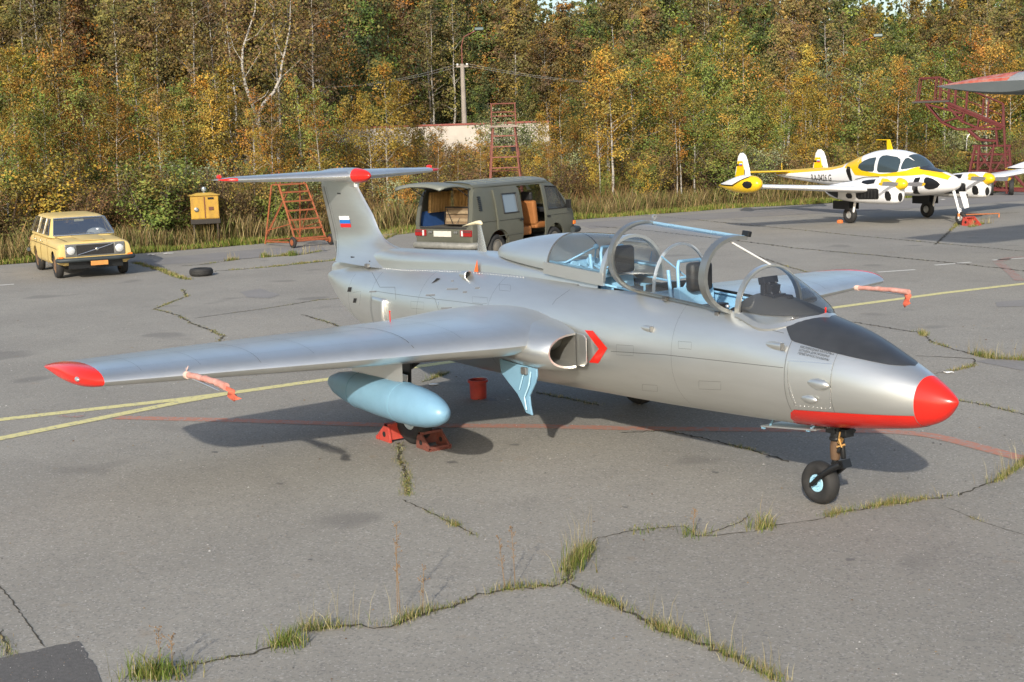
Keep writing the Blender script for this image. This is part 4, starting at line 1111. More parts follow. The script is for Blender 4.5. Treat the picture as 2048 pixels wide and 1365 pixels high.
# ---- landing gear
def wheel(root, c, r, w, name='wheel', rim_r=.5, rim_m=None, axis='y'):
    mb = MB(); pr = []
    for k in range(33):
        a = 2*PI*k/32; h = math.cos(a); pr.append((r-w*.42+w*.42*abs(math.sin(a))**.75*(1 if math.sin(a) > 0 else -1) if math.sin(a) > 0 else r-w*.42+(r*(1-rim_r)-w*.42)*math.sin(a), w/2*abs(h)**.7*(1 if h > 0 else -1)))
    mb.lathe(pr, c, axis, 40, cap=False); ty = J(mb, 'tyre', rubber, root, smooth=60) if root is not None else J(mb, 'tyre', rubber, smooth=60)
    return ty
def disc(mb, c, prof, axis='y', n=32): mb.lathe(prof, c, axis, n)
nr = .187; nc = Vector((-1.392, 0, nr))
mb = MB()
ng_top = Vector((-1.22, 0, .78))
mb.tube((-1.215, 0, .80), (-1.215, 0, .60), .052, .05, 16); mb.box((-1.23, .0, .70), (.10, .13, .10)); mb.lathe([(.058, .585), (.062, .60), (.058, .615)], (-1.215, 0, 0), 'z', 16)
mb.tube((-1.16, 0, .62), (-1.135, .0, .44), .026, .022, 10); mb.box((-1.13, .03, .66), (.07, .10, .07)); mb.lathe([(.03, 0), (.03, .12)], (-1.16, -.06, .72), 'y', 12); mb.tube((-1.16, .07, .70), (-1.10, .10, .66), .018)
mb.tube((-1.27, 0, .76), (-1.62, 0, .745), .02); mb.tube((-1.13, -.03, .60), (-1.15, -.05, .5), .014)
ngear = J(mb, 'nose_gear_leg', black_gear, bevel=.008, smooth=45)
mb = MB(); mb.path([(-1.215, 0, .60), (-1.222, 0, .52), (-1.228, 0, .42)], [.044, .05, .038], 16); J(mb, 'leg_gaiter', mat('brown_gaiter', (.11, .065, .035), .7, 0, var=.2, vscale=30), ngear, smooth=60)
mb = MB(); mb.tube((-1.228, 0, .44), (-1.228, 0, .36), .03, .03, 12)
mb.box((-1.16, 0, .385), (.13, .10, .07), (0, R(-20), 0))
for s in (-1, 1): mb.path([(-1.13, s*.05, .40), (-1.20, s*.085, .355), (-1.30, s*.105, .275), (-1.392, s*.105, .187)], [.026, .027, .022, .02], 10)
mb.tube((-1.392, -.12, .187), (-1.392, .12, .187), .018)
J(mb, 'wheel_fork', black_gear, ngear, smooth=50)
mb = MB(); mb.box((-1.13, -.045, .60), (.03, .03, .05), (0, .4, 0)); mb.path([(-1.12, -.06, .68), (-1.13, -.065, .62), (-1.11, -.05, .55)], .008, 6); mb.tube((-1.10, -.02, .57), (-1.16, -.055, .545), .011); J(mb, 'brass_fittings', mat('brass', (.55, .33, .12), .35, .7), ngear)
tyre = MB(); w = .135
def tyre_prof(r, w, ri):
    return [(ri, -w*.36), (ri+.01, -w*.42), (lerp(ri, r, .45), -w*.5), (lerp(ri, r, .75), -w*.47), (r-.015, -w*.33), (r-.003, -w*.18), (r, 0), (r-.003, w*.18), (r-.015, w*.33), (lerp(ri, r, .75), w*.47), (lerp(ri, r, .45), w*.5), (ri+.01, w*.42), (ri, w*.36)]
tyre.lathe(tyre_prof(nr, .14, .075), nc, 'y', 44, cap=False); nty = J(tyre, 'nose_wheel', rubber, ngear, smooth=50)
rim_blue = mat('rim_blue', (.33, .58, .72), .4)
mb = MB()
for s in (-1, 1): mb.lathe([(.078, s*.048), (.072, s*.056), (.055, s*.056), (.05, s*.04), (.035, s*.04), (.03, s*.058), (.001, s*.058)], nc, 'y', 28, cap=False)
# rims are blue discs
rimo = mb.build('rim', rim_blue, nty, smooth=40)
mb = MB(); mb.prism([(-1.30, -.16, .672), (-1.30, .16, .672), (-1.97, .14, .592), (-1.97, -.14, .592)], (0, 0, .014)); J(mb, 'nose_gear_door', silver, bevel=.004)
mb = MB(); mb.box((-1.94, -.13, .588), (.035, .02, .015)); mb.box((-1.40, -.14, .655), (.035, .02, .012)); mb.tube((-1.40, -.12, .66), (-1.36, -.08, .72), .012); mb.tube((-1.9, -.1, .60), (-1.86, -.08, .68), .010); J(mb, 'door_brackets', blue_lt)
for s in (-1, 1):
    mc = Vector((-5.70, s*1.61, .298))
    mb = MB(); mb.tube((-5.60, s*1.62, 1.15), (-5.63, s*1.62, .62), .05, .045, 14); mb.tube((-5.63, s*1.62, .62), (-5.68, s*1.60, .36), .036, .03, 12); mb.box((-5.68, s*1.61, .33), (.12, .16, .10))
    mb.tube((-5.62, s*1.60, .82), (-5.72, s*.95, 1.12), .026); mb.tube((-5.45, s*1.62, .95), (-5.2, s*1.3, 1.12), .02)
    leg = J(mb, 'main_gear_leg', black_gear, smooth=45)
    mb = MB(); mb.lathe(tyre_prof(.298, .18, .14), mc-Vector((0, s*.09, 0)), 'y', 44, cap=False); ty = J(mb, 'main_wheel', rubber, leg, smooth=50)
    mb = MB()
    for q in (-1, 1): mb.lathe([(.145, q*.06), (.13, q*.072), (.10, q*.06), (.05, q*.05), (.04, q*.08), (.001, q*.08)], mc-Vector((0, s*.09, 0)), 'y', 28, cap=False)
    mb.build('rim', mat('rim_grey', (.42, .50, .52), .4), ty, smooth=40)
    # leg door: grey plate outboard of the wheel
    mb = MB(); mb.prism([(-5.42, s*1.72, .80), (-5.46, s*1.72, .36), (-5.60, s*1.72, .31), (-5.66, s*1.72, .40), (-5.80, s*1.72, .40), (-5.93, s*1.72, .48), (-5.93, s*1.72, .80)], (0, s*.018, 0)); J(mb, 'wheel_door', silver, leg, bevel=.004)
    mb = MB(); mb.prism([(-5.40, s*1.66, 1.14), (-5.48, s*1.66, .66), (-5.80, s*1.66, .66), (-5.86, s*1.66, 1.14)], (0, s*.02, 0)); J(mb, 'leg_door', black_gear, leg, bevel=.004)
    # blue inner gear door hanging under the wing root
    mb = MB()
    out = [(-4.81, .955), (-4.15, .935), (-4.14, .86), (-4.165, .79), (-4.25, .655), (-4.225, .56), (-4.185, .475), (-4.29, .485), (-4.37, .57), (-4.46, .65), (-4.62, .735), (-4.77, .82)]
    mb.prism([(x, s*(1.0+.10*(.955-z)), z) for x, z in out], (0, -s*.022, 0)); gd = J(mb, 'main_gear_door', blue_lt, bevel=.006)
    mb = MB(); mb.path([(-4.22, s*1.02, .90), (-4.235, s*1.04, .76), (-4.30, s*1.05, .64), (-4.255, s*1.06, .52)], .008, 6); mb.path([(-4.34, s*1.02, .88), (-4.40, s*1.04, .70)], .006, 6)
    J(mb, 'door_ribs', mat('pale_blue_rib', (.38, .60, .72), .45), gd)
    mb = MB(); mb.box((-4.33, s*1.02, .895), (.09, .04, .07)); J(mb, 'door_hinge', steel, gd, bevel=.008)
    mb = MB(); mb.prism([(-4.75, s*.62, .62), (-5.9, s*.62, .62), (-5.9, s*.66, .30), (-4.9, s*.66, .34)], (0, s*.02, 0))
# ------------------------------------------------------------------ carving helper (openings cut for real)
def carve(mb, name, m, parent, cutters, solid=.03, smooth=35, bevel=0):
    """shell of the given thickness with the cutters' volumes taken out; only the result stays"""
    ob = mb.build('shell', m)
    md = ob.modifiers.new('s', 'SOLIDIFY'); md.thickness = solid; md.offset = -1
    tmp = []
    for c in cutters:
        co = c.build('cutter', None); tmp.append(co)
        b = ob.modifiers.new('b', 'BOOLEAN'); b.operation = 'DIFFERENCE'; b.solver = 'EXACT'; b.object = co
    dg = bpy.context.evaluated_depsgraph_get()
    me = bpy.data.meshes.new_from_object(ob.evaluated_get(dg))
    me.name = name
    for o in tmp+[ob]: bpy.data.objects.remove(o)
    me.materials.clear()
    return link(name, me, m, parent, smooth, bevel)
def rb(y0, y1, z0, z1): return None
def cut_box(c, s, rot=None): return MB().box(c, s, rot)
def cut_cyl(c, r, half, axis='y', n=28): return MB().lathe([(r, -half), (r, half)], c, axis, n)
def rim_wheel(parent, c, r, w, s, rimcol, hub=None, name='wheel', steel_r=.62):
    mb = MB(); mb.lathe(tyre_prof(r, w, r*steel_r), c, 'y', 32, cap=False); t = mb.build(name, rubber, parent, smooth=50)
    mb = MB(); mb.lathe([(r*steel_r+.005, s*w*.36), (r*steel_r*.92, s*w*.40), (r*steel_r*.85, s*w*.30), (r*.36, s*w*.36), (r*.28, s*w*.46), (.001, s*w*.46)], c, 'y', 28, cap=False)
    mb.lathe([(r*steel_r, -s*w*.3), (.001, -s*w*.3)], c, 'y', 16, cap=False)
    mb.build('rim', rimcol, t, smooth=40)
    return t

# ------------------------------------------------------------------ yellow estate car
car_yellow = mat('faded_yellow_car_paint', (.62, .465, .175), .42, 0, var=.05, vscale=3, col2=(.56, .40, .15), v2=.4, v2scale=1.3, rvar=.08)
chrome = mat('chrome', (.7, .7, .69), .18, .95)
bumper_m = mat('bumper_rubber', (.035, .045, .05), .6, .2, var=.2)
rusty_rim = mat('rusty_rim', (.22, .13, .07), .6, .3, var=.3, vscale=15)
amber = mat('amber_lens', (.75, .18, .02), .25)
red_lens = mat('red_lens', (.25, .012, .012), .2)
lens = mat('headlamp_lens', (.72, .74, .73), .08, .35)
car = thing('estate_car', 'pale yellow old estate car parked facing the jet beside the birch scrub', 'car', (-27.22, 1.47, 0), -.10)
CS = 1.03; car.scale = (CS, CS, CS)
def sq(w, z0, z1, x, e=4.5, n=28, tum=0.0):
    o_ = []
    for k in range(n):
        a = 2*PI*k/n; c, s = math.cos(a), math.sin(a)
        yy = w*abs(c)**(2/e)*(1 if c > 0 else -1); zz = (z0+z1)/2+(z1-z0)/2*abs(s)**(2/e)*(1 if s > 0 else -1)
        o_.append((x, yy*(1-tum*max(0, (zz-z0)/(z1-z0)-.45)), zz))
    return o_
# lower body
body = MB(); rows = []
for (x, w, z0, z1) in ((.70, .80, .42, .80), (.69, .835, .36, .865), (.66, .85, .33, .885), (.4, .865, .30, .905), (0, .87, .28, .915), (-.5, .872, .26, .93), (-1.0, .872, .25, .945), (-2.0, .872, .25, .945), (-2.9, .868, .26, .94), (-3.5, .85, .30, .93), (-3.72, .82, .36, .92), (-3.78, .78, .42, .88)):
    rows.append(sq(w, z0, z1, x, 5.5, 36, .10))
body.rings(rows)
cuts = [cut_cyl((0, s*.86, .30), .355, .22) for s in (-1, 1)]+[cut_cyl((-2.62, s*.86, .30), .345, .22) for s in (-1, 1)]
cb = carve(body, 'body', car_yellow, car, cuts, .02, 40)
mb = MB(); mb.box((-1.4, 0, .36), (4.2, 1.25, .22)); mb.build('underbody', black_gear, car)
# greenhouse
gh = MB(); rows = []
for (z, xf, xr, w) in ((.92, -.56, -3.70, .80), (.96, -.60, -3.70, .795), (1.10, -.79, -3.63, .755), (1.25, -1.00, -3.53, .70), (1.35, -1.13, -3.44, .66), (1.395, -1.22, -3.37, .62), (1.42, -1.38, -3.25, .55), (1.437, -1.7, -2.95, .36)):
    ring = []
    for k in range(40):
        a = 2*PI*k/40; c, s = math.cos(a), math.sin(a); e = 9
        xx = (xf+xr)/2+(xf-xr)/2*abs(c)**(2/e)*(1 if c > 0 else -1); yy = w*abs(s)**(2/e)*(1 if s > 0 else -1)
        if c > .5: xx += .05*(1-(yy/w)**2)
        ring.append((xx, yy, z))
    rows.append(ring)
gh.rings(rows)
def ghx(z): return interp(z, [.96, 1.10, 1.25, 1.35], [-.60, -.79, -1.0, -1.13])
def ghw(z): return interp(z, [.96, 1.10, 1.25, 1.35], [.795, .755, .70, .66])
wscut = MB(); wscut.prism([(ghx(.985)+.25, -.70, .985), (ghx(.985)+.25, .70, .985), (ghx(1.35)+.3, .585, 1.355), (ghx(1.35)+.3, -.585, 1.355)], (-.75, 0, 0))
def side_cut(x0, x1, x2, x3, z0=.985, z1=1.35):
    c = MB(); c.prism([(x0, -1.0, z0), (x1, -1.0, z0), (x2, -1.0, z1), (x3, -1.0, z1)], (0, 2.0, 0)); return c
rear_cut = MB().box((-3.6, 0, 1.17), (.5, 1.2, .33))
carve(gh, 'cabin', car_yellow, car, [wscut, side_cut(-.86, -1.58, -1.58, -1.26), side_cut(-1.66, -2.45, -2.45, -1.66), side_cut(-2.53, -3.50, -3.30, -2.53), rear_cut], .03, 40)
mb = MB(); mb.add([(ghx(.97)+.03+.02, -.71, .975), (ghx(.97)+.03+.02, .71, .975), (ghx(1.36)+.03, .59, 1.36), (ghx(1.36)+.03, -.59, 1.36)], [(0, 1, 2, 3)]); ws = mb.build('windscreen', car_glass, car)
mb = MB()
mb.path([(-.545, -.72, .975), (-.525, 0, .978), (-.545, .72, .975)], .010, 6); mb.path([(-1.07, -.60, 1.368), (-1.06, 0, 1.372), (-1.07, .60, 1.368)], .010, 6)
for s in (-1, 1): mb.tube((-.545, s*.72, .975), (-1.07, s*.6, 1.368), .010, n=6)
mb.build('windscreen_trim', chrome, ws)
for s in (-1, 1):
    for (x0, x1, x2, x3) in ((-.86, -1.58, -1.58, -1.26), (-1.66, -2.45, -2.45, -1.66), (-2.53, -3.50, -3.30, -2.53)):
        mb = MB(); mb.add([(x0, s*(ghw(.985)-.015), .98), (x1, s*(ghw(.985)-.015), .98), (x2, s*(ghw(1.35)-.015), 1.355), (x3, s*(ghw(1.35)-.015), 1.355)], [(0, 1, 2, 3)]); w_ = mb.build('side_window', car_glass, car)
        mb = MB(); mb.path([(x0, s*ghw(.985), .98), (x1, s*ghw(.985), .98), (x2, s*ghw(1.35), 1.355), (x3, s*ghw(1.35), 1.355), (x0, s*ghw(.985), .98)], .008, 6); mb.build('window_trim', chrome, w_)
mb = MB(); mb.add([(-3.66, -.6, 1.0), (-3.66, .6, 1.0), (-3.5, .55, 1.33), (-3.5, -.55, 1.33)], [(0, 1, 2, 3)]); mb.build('rear_window', car_glass, car)
# seats and dashboard
for s in (-1, 1):
    mb = MB(); mb.box((-1.75, s*.36, .90), (.14, .48, .62), (0, R(-12), 0)); mb.box((-1.5, s*.36, .62), (.5, .48, .14)); mb.box((-1.86, s*.36, 1.21), (.09, .28, .14)); mb.build('front_seat', mat('dark_seat', (.035, .03, .028), .8), car, bevel=.03)
mb = MB(); mb.box((-2.75, 0, .86), (.14, 1.25, .5), (0, R(-10), 0)); mb.build('rear_seat', mat('dark_rear_seat', (.04, .036, .033), .8), car, bevel=.03)
mb = MB(); mb.box((-.80, 0, .93), (.36, 1.35, .08)); mb.build('dashboard', black_soft, car, bevel=.02)
mb = MB(); mb.lathe([(.19, -.012), (.20, 0), (.19, .012), (.18, 0), (.19, -.012)], (-1.05, .36, .98), 'x', 28, rot=(0, R(-25), 0), cap=False); mb.build('steering_wheel', black_soft, car)
# white sun shade / hat lying on the dashboard behind the wheel
mb = MB(); mb.ellipsoid((-.82, .36, .985), (.17, .25, .13), 20, 10); tag(mb.build('cloth_on_dashboard', mat('white_cloth', (.75, .74, .73), .85, 0, var=.15, vscale=14, bump=.4, bscale=14), car, smooth=180))
mb = MB(); mb.box((-1.08, 0, 1.30), (.03, .23, .06)); mb.build('rear_view_mirror', cream, car, bevel=.01)
# bonnet crease + seam
mb = MB()
mb.path([(.66, -.62, .902), (.3, -.66, .928), (-.52, -.70, .955)], .006, 5); mb.path([(.66, .62, .902), (.3, .66, .928), (-.52, .70, .955)], .006, 5)
mb.build('bonnet_seam', mat('seam_brown', (.16, .10, .03), .7), car)
mb = MB(); mb.rings([[(.64, -.26, .900), (.64, .26, .900), (.64, .20, .912), (.64, -.20, .912)], [(.1, -.30, .925), (.1, .30, .925), (.1, .25, .945), (.1, -.25, .945)], [(-.5, -.33, .945), (-.5, .33, .945), (-.5, .28, .962), (-.5, -.28, .962)]]); mb.build('bonnet_bulge', car_yellow, car, smooth=40)
# grille, badge bar, lamps
mb = MB(); mb.box((.705, 0, .685), (.03, 1.38, .30)); gr = mb.build('grille_surround', mat('grille_frame', (.30, .30, .29), .35, .7), car, bevel=.01)
mb = MB(); mb.box((.722, 0, .685), (.02, .86, .24)); mb.build('grille', dark_hole, gr)
mb = MB()
for k in range(9): mb.box((.733, 0, .585+.025*k), (.006, .84, .007))
mb.build('grille_bars', mat('dark_bar', (.05, .05, .05), .4), gr)
mb = MB(); mb.tube((.742, -.41, .575), (.742, .41, .795), .011, n=8); mb.build('diagonal_badge_bar', chrome, gr)
mb = MB(); mb.lathe([(.03, 0), (.036, .008), (.02, .014)], (.742, .04, .695), 'x', 16); mb.build('grille_emblem', chrome, gr)
for s in (-1, 1):
    mb = MB(); mb.box((.715, s*.565, .685), (.03, .25, .26)); lb = mb.build('headlamp_housing', mat('lamp_surround', (.22, .225, .22), .35, .6), car, bevel=.03)
    mb = MB(); mb.lathe([(.095, 0), (.098, .012), (.08, .026), (.04, .034), (.001, .036)], (.728, s*.56, .685), 'x', 24); mb.build('headlamp', lens, lb, smooth=60)
    mb = MB(); mb.lathe([(.100, 0), (.108, .012), (.1, .022)], (.726, s*.56, .685), 'x', 24, cap=False); mb.build('headlamp_ring', chrome, lb, smooth=60)
    mb = MB(); mb.box((.69, s*.80, .515), (.10, .13, .075)); mb.build('turn_signal', amber, car, bevel=.015)
    mb = MB(); mb.box((-3.79, s*.72, .66), (.05, .16, .26)); mb.build('tail_lamp', red_lens, car, bevel=.01)
    mb = MB(); mb.tube((-.60, s*.15+.1, .985), (-.72, s*.15-.28, 1.06), .007, n=6); mb.build('wiper', black_gear, car)
    mb = MB(); mb.box((-1.5, s*.885, .83), (.10, .02, .03)); mb.box((-2.35, s*.885, .83), (.10, .02, .03)); mb.build('door_handles', chrome, car, bevel=.006)
    mb = MB()
    for x in (-.62, -1.62, -2.48): mb.path([(x, s*.876, .30), (x, s*.879, .60), (x, s*.865, .92)], .005, 5)
    mb.path([(.6, s*.872, .74), (-1, s*.882, .76), (-2.5, s*.882, .76), (-3.6, s*.855, .74)], .006, 5)
    mb.build('door_seams', mat('seam_brown2', (.20, .13, .04), .7), car)
mb = MB(); mb.path([(.70, -.88, .47), (.80, -.84, .47), (.835, -.5, .47), (.84, 0, .47), (.835, .5, .47), (.80, .84, .47), (.70, .88, .47)], .052, 10); bf_ = mb.build('front_bumper', bumper_m, car, smooth=60)
mb = MB(); mb.path([(-3.75, -.86, .47), (-3.86, -.80, .47), (-3.88, 0, .47), (-3.86, .80, .47), (-3.75, .86, .47)], .05, 10); mb.build('rear_bumper', bumper_m, car, smooth=60)
mb = MB(); mb.box((.86, .05, .375), (.012, .40, .11)); mb.build('number_plate', mat('rusty_plate', (.55, .24, .06), .6, 0, var=.15, vscale=10), bf_, bevel=.004)
mb = MB(); mb.box((.60, 0, .38), (.16, 1.5, .10)); mb.build('front_valance', car_yellow, car, bevel=.03)
for s in (-1, 1):
    for x in (0, -2.62): rim_wheel(car, (x, s*.755, .31), .31, .175, s, rusty_rim)

# ------------------------------------------------------------------ olive van
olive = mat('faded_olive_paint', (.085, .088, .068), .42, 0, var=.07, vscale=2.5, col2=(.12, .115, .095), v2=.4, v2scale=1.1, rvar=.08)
olive_top = mat('pale_olive_roof', (.16, .17, .145), .5, 0, var=.08, vscale=3)  # roof and tailgate colour, paler than the body olive
van = thing('van', 'dusty olive green van with open tailgate and open sliding door behind the jet', 'van', (-22.33, 8.83, 0), 1.925)
VS = 1.03; van.scale = (VS, VS, VS)
VP = [(.74, .36), (.86, .40), (.905, .50), (.92, .75), (.915, 1.02), (.86, 1.40), (.80, 1.68), (.745, 1.81), (.66, 1.88), (.45, 1.925), (.2, 1.945), (0, 1.95)]
def vy(z): return interp(z, [p[1] for p in VP], [p[0] for p in VP])
def vtop(x): return interp(x, [-.02, .0, .06, .14, .22, .34, 3.15, 3.4, 3.6, 4.2, 4.36, 4.45, 4.48], [.90, 1.05, 1.35, 1.70, 1.86, 1.95, 1.95, 1.93, 1.84, 1.16, 1.0, .88, .78])
def vring(x):
    t = vtop(x); k = interp(x, [-.02, 0, .1, .3, 4.0, 4.3, 4.45, 4.48], [.90, .955, .985, 1, 1, .965, .90, .85]); P = []
    zb_ = interp(x, [-.02, .05, 4.3, 4.48], [.46, .38, .36, .50])
    sc_ = (t-.95)/(1.95-.95)
    for (y, z) in VP:
        zz = z if z <= .95 else .95+(z-.95)*max(sc_, 0.0)
        if t < .95: zz = min(zz, zb_+(t-zb_)*(z-.36)/(1.95-.36)) if z > .36 else zz
        zz = max(zz, zb_) if z <= .5 else zz
        yy = vy(max(zz, .40))*k if z <= 1.81 else (y/.745)*vy(min(max(zz, .4), 1.81))*k
        P.append((x, yy, zz))
    return P+[(x, -p[1], p[2]) for p in reversed(P[:-1])]
vb = MB(); vxs = [-.02, 0, .03, .06, .1, .14, .18, .22, .28, .34, .6, .9, 1.2, 1.6, 2.0, 2.4, 2.8, 3.15, 3.3, 3.4, 3.5, 3.6, 3.75, 3.9, 4.05, 4.2, 4.28, 4.36, 4.41, 4.45, 4.48]
vb.rings([vring(x) for x in vxs])
def vcut_side(poly, s, depth=.35):
    c = MB(); c.prism([(x, s*1.05, z) for x, z in poly], (0, -s*depth, 0)); return c
hatch_cut = MB(); hatch_cut.prism([(-.3, -.74, .90), (-.3, .74, .90), (-.3, .735, 1.2), (-.3, .66, 1.79), (-.3, -.66, 1.79), (-.3, -.735, 1.2)], (.75, 0, 0))
slide_cut = vcut_side([(1.98, .42), (3.02, .42), (3.02, 1.78), (1.98, 1.78)], -1, .5)
cuts = [hatch_cut, slide_cut]
cuts += [vcut_side([(3.16, 1.12), (4.02, 1.12), (3.66, 1.68), (3.16, 1.72)], s, .5) for s in (-1, 1)]
cuts += [vcut_side([(1.05, 1.16), (1.92, 1.16), (1.92, 1.70), (1.05, 1.70)], 1, .5), vcut_side([(2.06, 1.16), (2.98, 1.16), (2.98, 1.72), (2.06, 1.72)], 1, .5)]
wsx = MB(); wsx.prism([(4.6, -.70, 1.20), (4.6, .70, 1.20), (4.0, .60, 1.78), (4.0, -.60, 1.78)], (-.75, 0, 0)); cuts.append(wsx)
cuts += [cut_cyl((x, s*.95, .36), .40, .30) for x in (.98, 3.46) for s in (-1, 1)]
carve(vb, 'van_body', olive, van, cuts, .035, 40)
mb = MB(); mb.box((2.0, 0, .40), (3.9, 1.40, .12)); mb.build('chassis', black_gear, van)
mb = MB(); mb.box((.75, 0, .82), (1.35, 1.62, .10)); mb.build('load_deck', mat('deck_grey', (.10, .095, .085), .8), van)
# roof skin, paler and ribbed
mb = MB(); rr = []
for x in (.30, .6, 1.2, 2.0, 2.8, 3.25, 3.42): rr.append([(x, y, z+.006) for (y, z) in ((-.70, 1.845), (-.60, 1.90), (-.35, 1.935), (0, 1.95), (.35, 1.935), (.60, 1.90), (.70, 1.845))])
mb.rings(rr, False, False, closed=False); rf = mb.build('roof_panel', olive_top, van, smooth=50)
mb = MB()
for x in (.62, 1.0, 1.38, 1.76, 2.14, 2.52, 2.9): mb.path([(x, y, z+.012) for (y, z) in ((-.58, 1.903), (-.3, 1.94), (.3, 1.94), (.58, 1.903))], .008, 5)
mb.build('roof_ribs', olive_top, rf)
mb = MB()
for s in (-1, 1): mb.path([(.26, s*.735, 1.815), (1.2, s*.75, 1.82), (3.2, s*.75, 1.82), (3.45, s*.735, 1.80)], .012, 6)
mb.build('rain_gutter', olive, rf)
# open tailgate
mb = MB(); rr = []
for t in [i/10 for i in range(11)]:
    x = .20-1.14*t; zc = 1.885+.07*t+.10*math.sin(PI*min(1, t*1.02))*.5; w = lerp(.70, .76, t)*(1-.12*max(0, (t-.9)/.1))
    rr.append([(x, w*u, zc-.09*abs(u)**2.5-(.05 if t > .97 else 0)) for u in [-1+2*k/12 for k in range(13)]])
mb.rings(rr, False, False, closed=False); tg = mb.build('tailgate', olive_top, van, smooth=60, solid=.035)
mb = MB(); mb.box((-.25, .0, 1.885), (.50, 1.10, .012), (0, R(4), 0)); mb.build('tailgate_window', car_glass, tg)
mb = MB()
for s in (-1, 1): mb.tube((.12, s*.70, 1.62), (-.35, s*.70, 1.86), .012, n=6)
mb.build('gas_struts', black_gear, tg)
mb = MB(); mb.box((-.75, -.45, 1.86), (.05, .16, .04)); mb.build('tailgate_sticker', mat('lime_label', (.62, .66, .10), .5), tg)
mb = MB(); mb.ellipsoid((.12, -.42, 1.82), (.10, .20, .05), 14, 8); mb.build('headlining', mat('tan_lining', (.42, .26, .10), .8), tg, smooth=180)
# rear end
mb = MB(); mb.path([(.25, -.92, .44), (.02, -.93, .45), (-.06, -.86, .45), (-.07, 0, .45), (-.06, .86, .45), (.02, .93, .45), (.25, .92, .44)], .085, 8); rbp = mb.build('rear_bumper', mat('dull_bumper', (.22, .22, .20), .6, .2, var=.2, vscale=6), van, smooth=50)
for s in (-1, 1):
    mb = MB(); mb.box((-.03, s*.70, .75), (.05, .34, .15)); tl = mb.build('tail_lamp', red_lens, van, bevel=.01)
    mb = MB(); mb.box((-.048, s*.73, .79), (.03, .26, .045)); mb.build('tail_lamp_top', mat('smoked_lens', (.10, .03, .03), .3), tl)
    mb = MB(); mb.box((-.05, s*.60, .75), (.03, .05, .13)); mb.build('reversing_lamp', lens, tl)
    mb = MB(); mb.lathe([(.035, 0), (.03, -.02)], (-.03, s*.42, .77), 'x', 12); mb.lathe([(.03, 0), (.026, -.02)], (-.03, s*.36, .77), 'x', 12); mb.build('plate_lamps', steel, van)
mb = MB(); mb.box((-.035, .02, .73), (.02, .54, .14)); mb.build('number_plate', mat('dusty_plate', (.52, .50, .45), .6, 0, var=.12, vscale=20), van, bevel=.004)
mb = MB(); mb.box((-.02, 0, .875), (.06, 1.42, .04)); mb.build('hatch_sill', mat('black_seal', (.02, .02, .02), .6), van, bevel=.01)
mb = MB()
sealp = [(-.02, -.745, .90), (.035, -.745, 1.2), (.155, -.67, 1.79), (.165, .67, 1.79), (.035, .745, 1.2), (-.02, .745, .90)]
mb.path(sealp, .016, 6); mb.build('hatch_seal', mat('black_seal2', (.02, .02, .02), .6), van)
# things in the load space
tan = mat('tan_curtain', (.50, .31, .12), .85, 0, var=.15, vscale=8)
blue_panel = mat('blue_panel', (.02, .07, .22), .7, 0, var=.1)
seat_m = mat('brown_seat', (.30, .115, .03), .75, 0, var=.12, vscale=7)
mb = MB(); mb.box((.75, .83, 1.02), (1.2, .03, .44)); mb.build('side_lining', blue_panel, van)
mb = MB(); rr = []
for i in range(40):
    x = .35+i*.022; rr.append([(x, .70+.02*math.sin(i*1.3), 1.70), (x, .72+.03*math.sin(i*1.3+.4), 1.45), (x, .74+.03*math.sin(i*1.3+.8), 1.20)])
for i in range(40):
    pass
mb.rings(rr, False, False, closed=False); mb.build('curtain', tan, van, smooth=180, solid=.006)
mb = MB(); rr = []
for i in range(30):
    y = .70-i*.022; rr.append([(1.30+.03*math.sin(i*1.2), y, 1.78), (1.30+.03*math.sin(i*1.2+.5), y, 1.25)])
mb.rings(rr, False, False, closed=False); mb.build('rear_curtain', tan, van, smooth=180, solid=.006)
mb = MB(); mb.box((1.42, .1, 1.08), (.16, 1.35, .50)); mb.build('bench_back', seat_m, van, bevel=.05)
for y in (.35, -.25):
    mb = MB(); mb.box((1.42, y, 1.42), (.12, .32, .18)); mb.build('bench_headrest', seat_m, van, bevel=.04)
mb = MB(); mb.box((.50, -.22, 1.12), (.14, .98, .46), (0, R(12), 0)); sp = mb.build('folded_panel', mat('brown_board', (.17, .115, .065), .8, 0, var=.25, vscale=6, stretch=(1, 1, 6)), van, bevel=.01)
mb = MB(); mb.path([(.44, -.72, 1.34), (.44, .28, 1.34), (.38, .28, .92), (.38, -.72, .92), (.44, -.72, 1.34)], .016, 6); mb.tube((.40, .2, 1.30), (.30, -.05, .93), .008); mb.tube((.40, -.2, 1.1), (.30, -.15, .93), .006); mb.build('panel_frame', black_gear, sp)
for k in range(2):
    mb = MB(); mb.box((.415, -.22, 1.03+.19*k), (.06, .92, .10), (0, R(12), 0)); mb.build('canvas_bundle', mat('canvas', (.27, .20, .12), .9, 0, var=.2, vscale=12), sp, bevel=.03)
# slid-back side door, outside the rear quarter
mb = MB(); rr = []
def van_side(x, z, s, g=0.0): return (x, s*(vy(z)+g), z)
zs = [.42, .55, .75, 1.02, 1.2, 1.4, 1.6, 1.74]
dp = MB(); dp.rings([[van_side(x, z, -1, .05) for z in zs] for x in (.92, 1.2, 1.5, 1.75, 1.96)], False, False, closed=False)
door = carve(dp, 'sliding_door', olive, van, [MB().prism([(1.20, -1.3, 1.15), (1.80, -1.3, 1.15), (1.80, -1.3, 1.62), (1.20, -1.3, 1.62)], (0, .9, 0)), cut_cyl((.98, -.95, .36), .42, .3)], .045, 40)
mb = MB(); mb.add([van_side(1.19, 1.14, -1, .03), van_side(1.81, 1.14, -1, .03), van_side(1.81, 1.63, -1, .03), van_side(1.19, 1.63, -1, .03)], [(0, 1, 2, 3)]); mb.build('door_window', mat('bluish_glass', (.16, .20, .24), .12, 0, spec=.9), door)
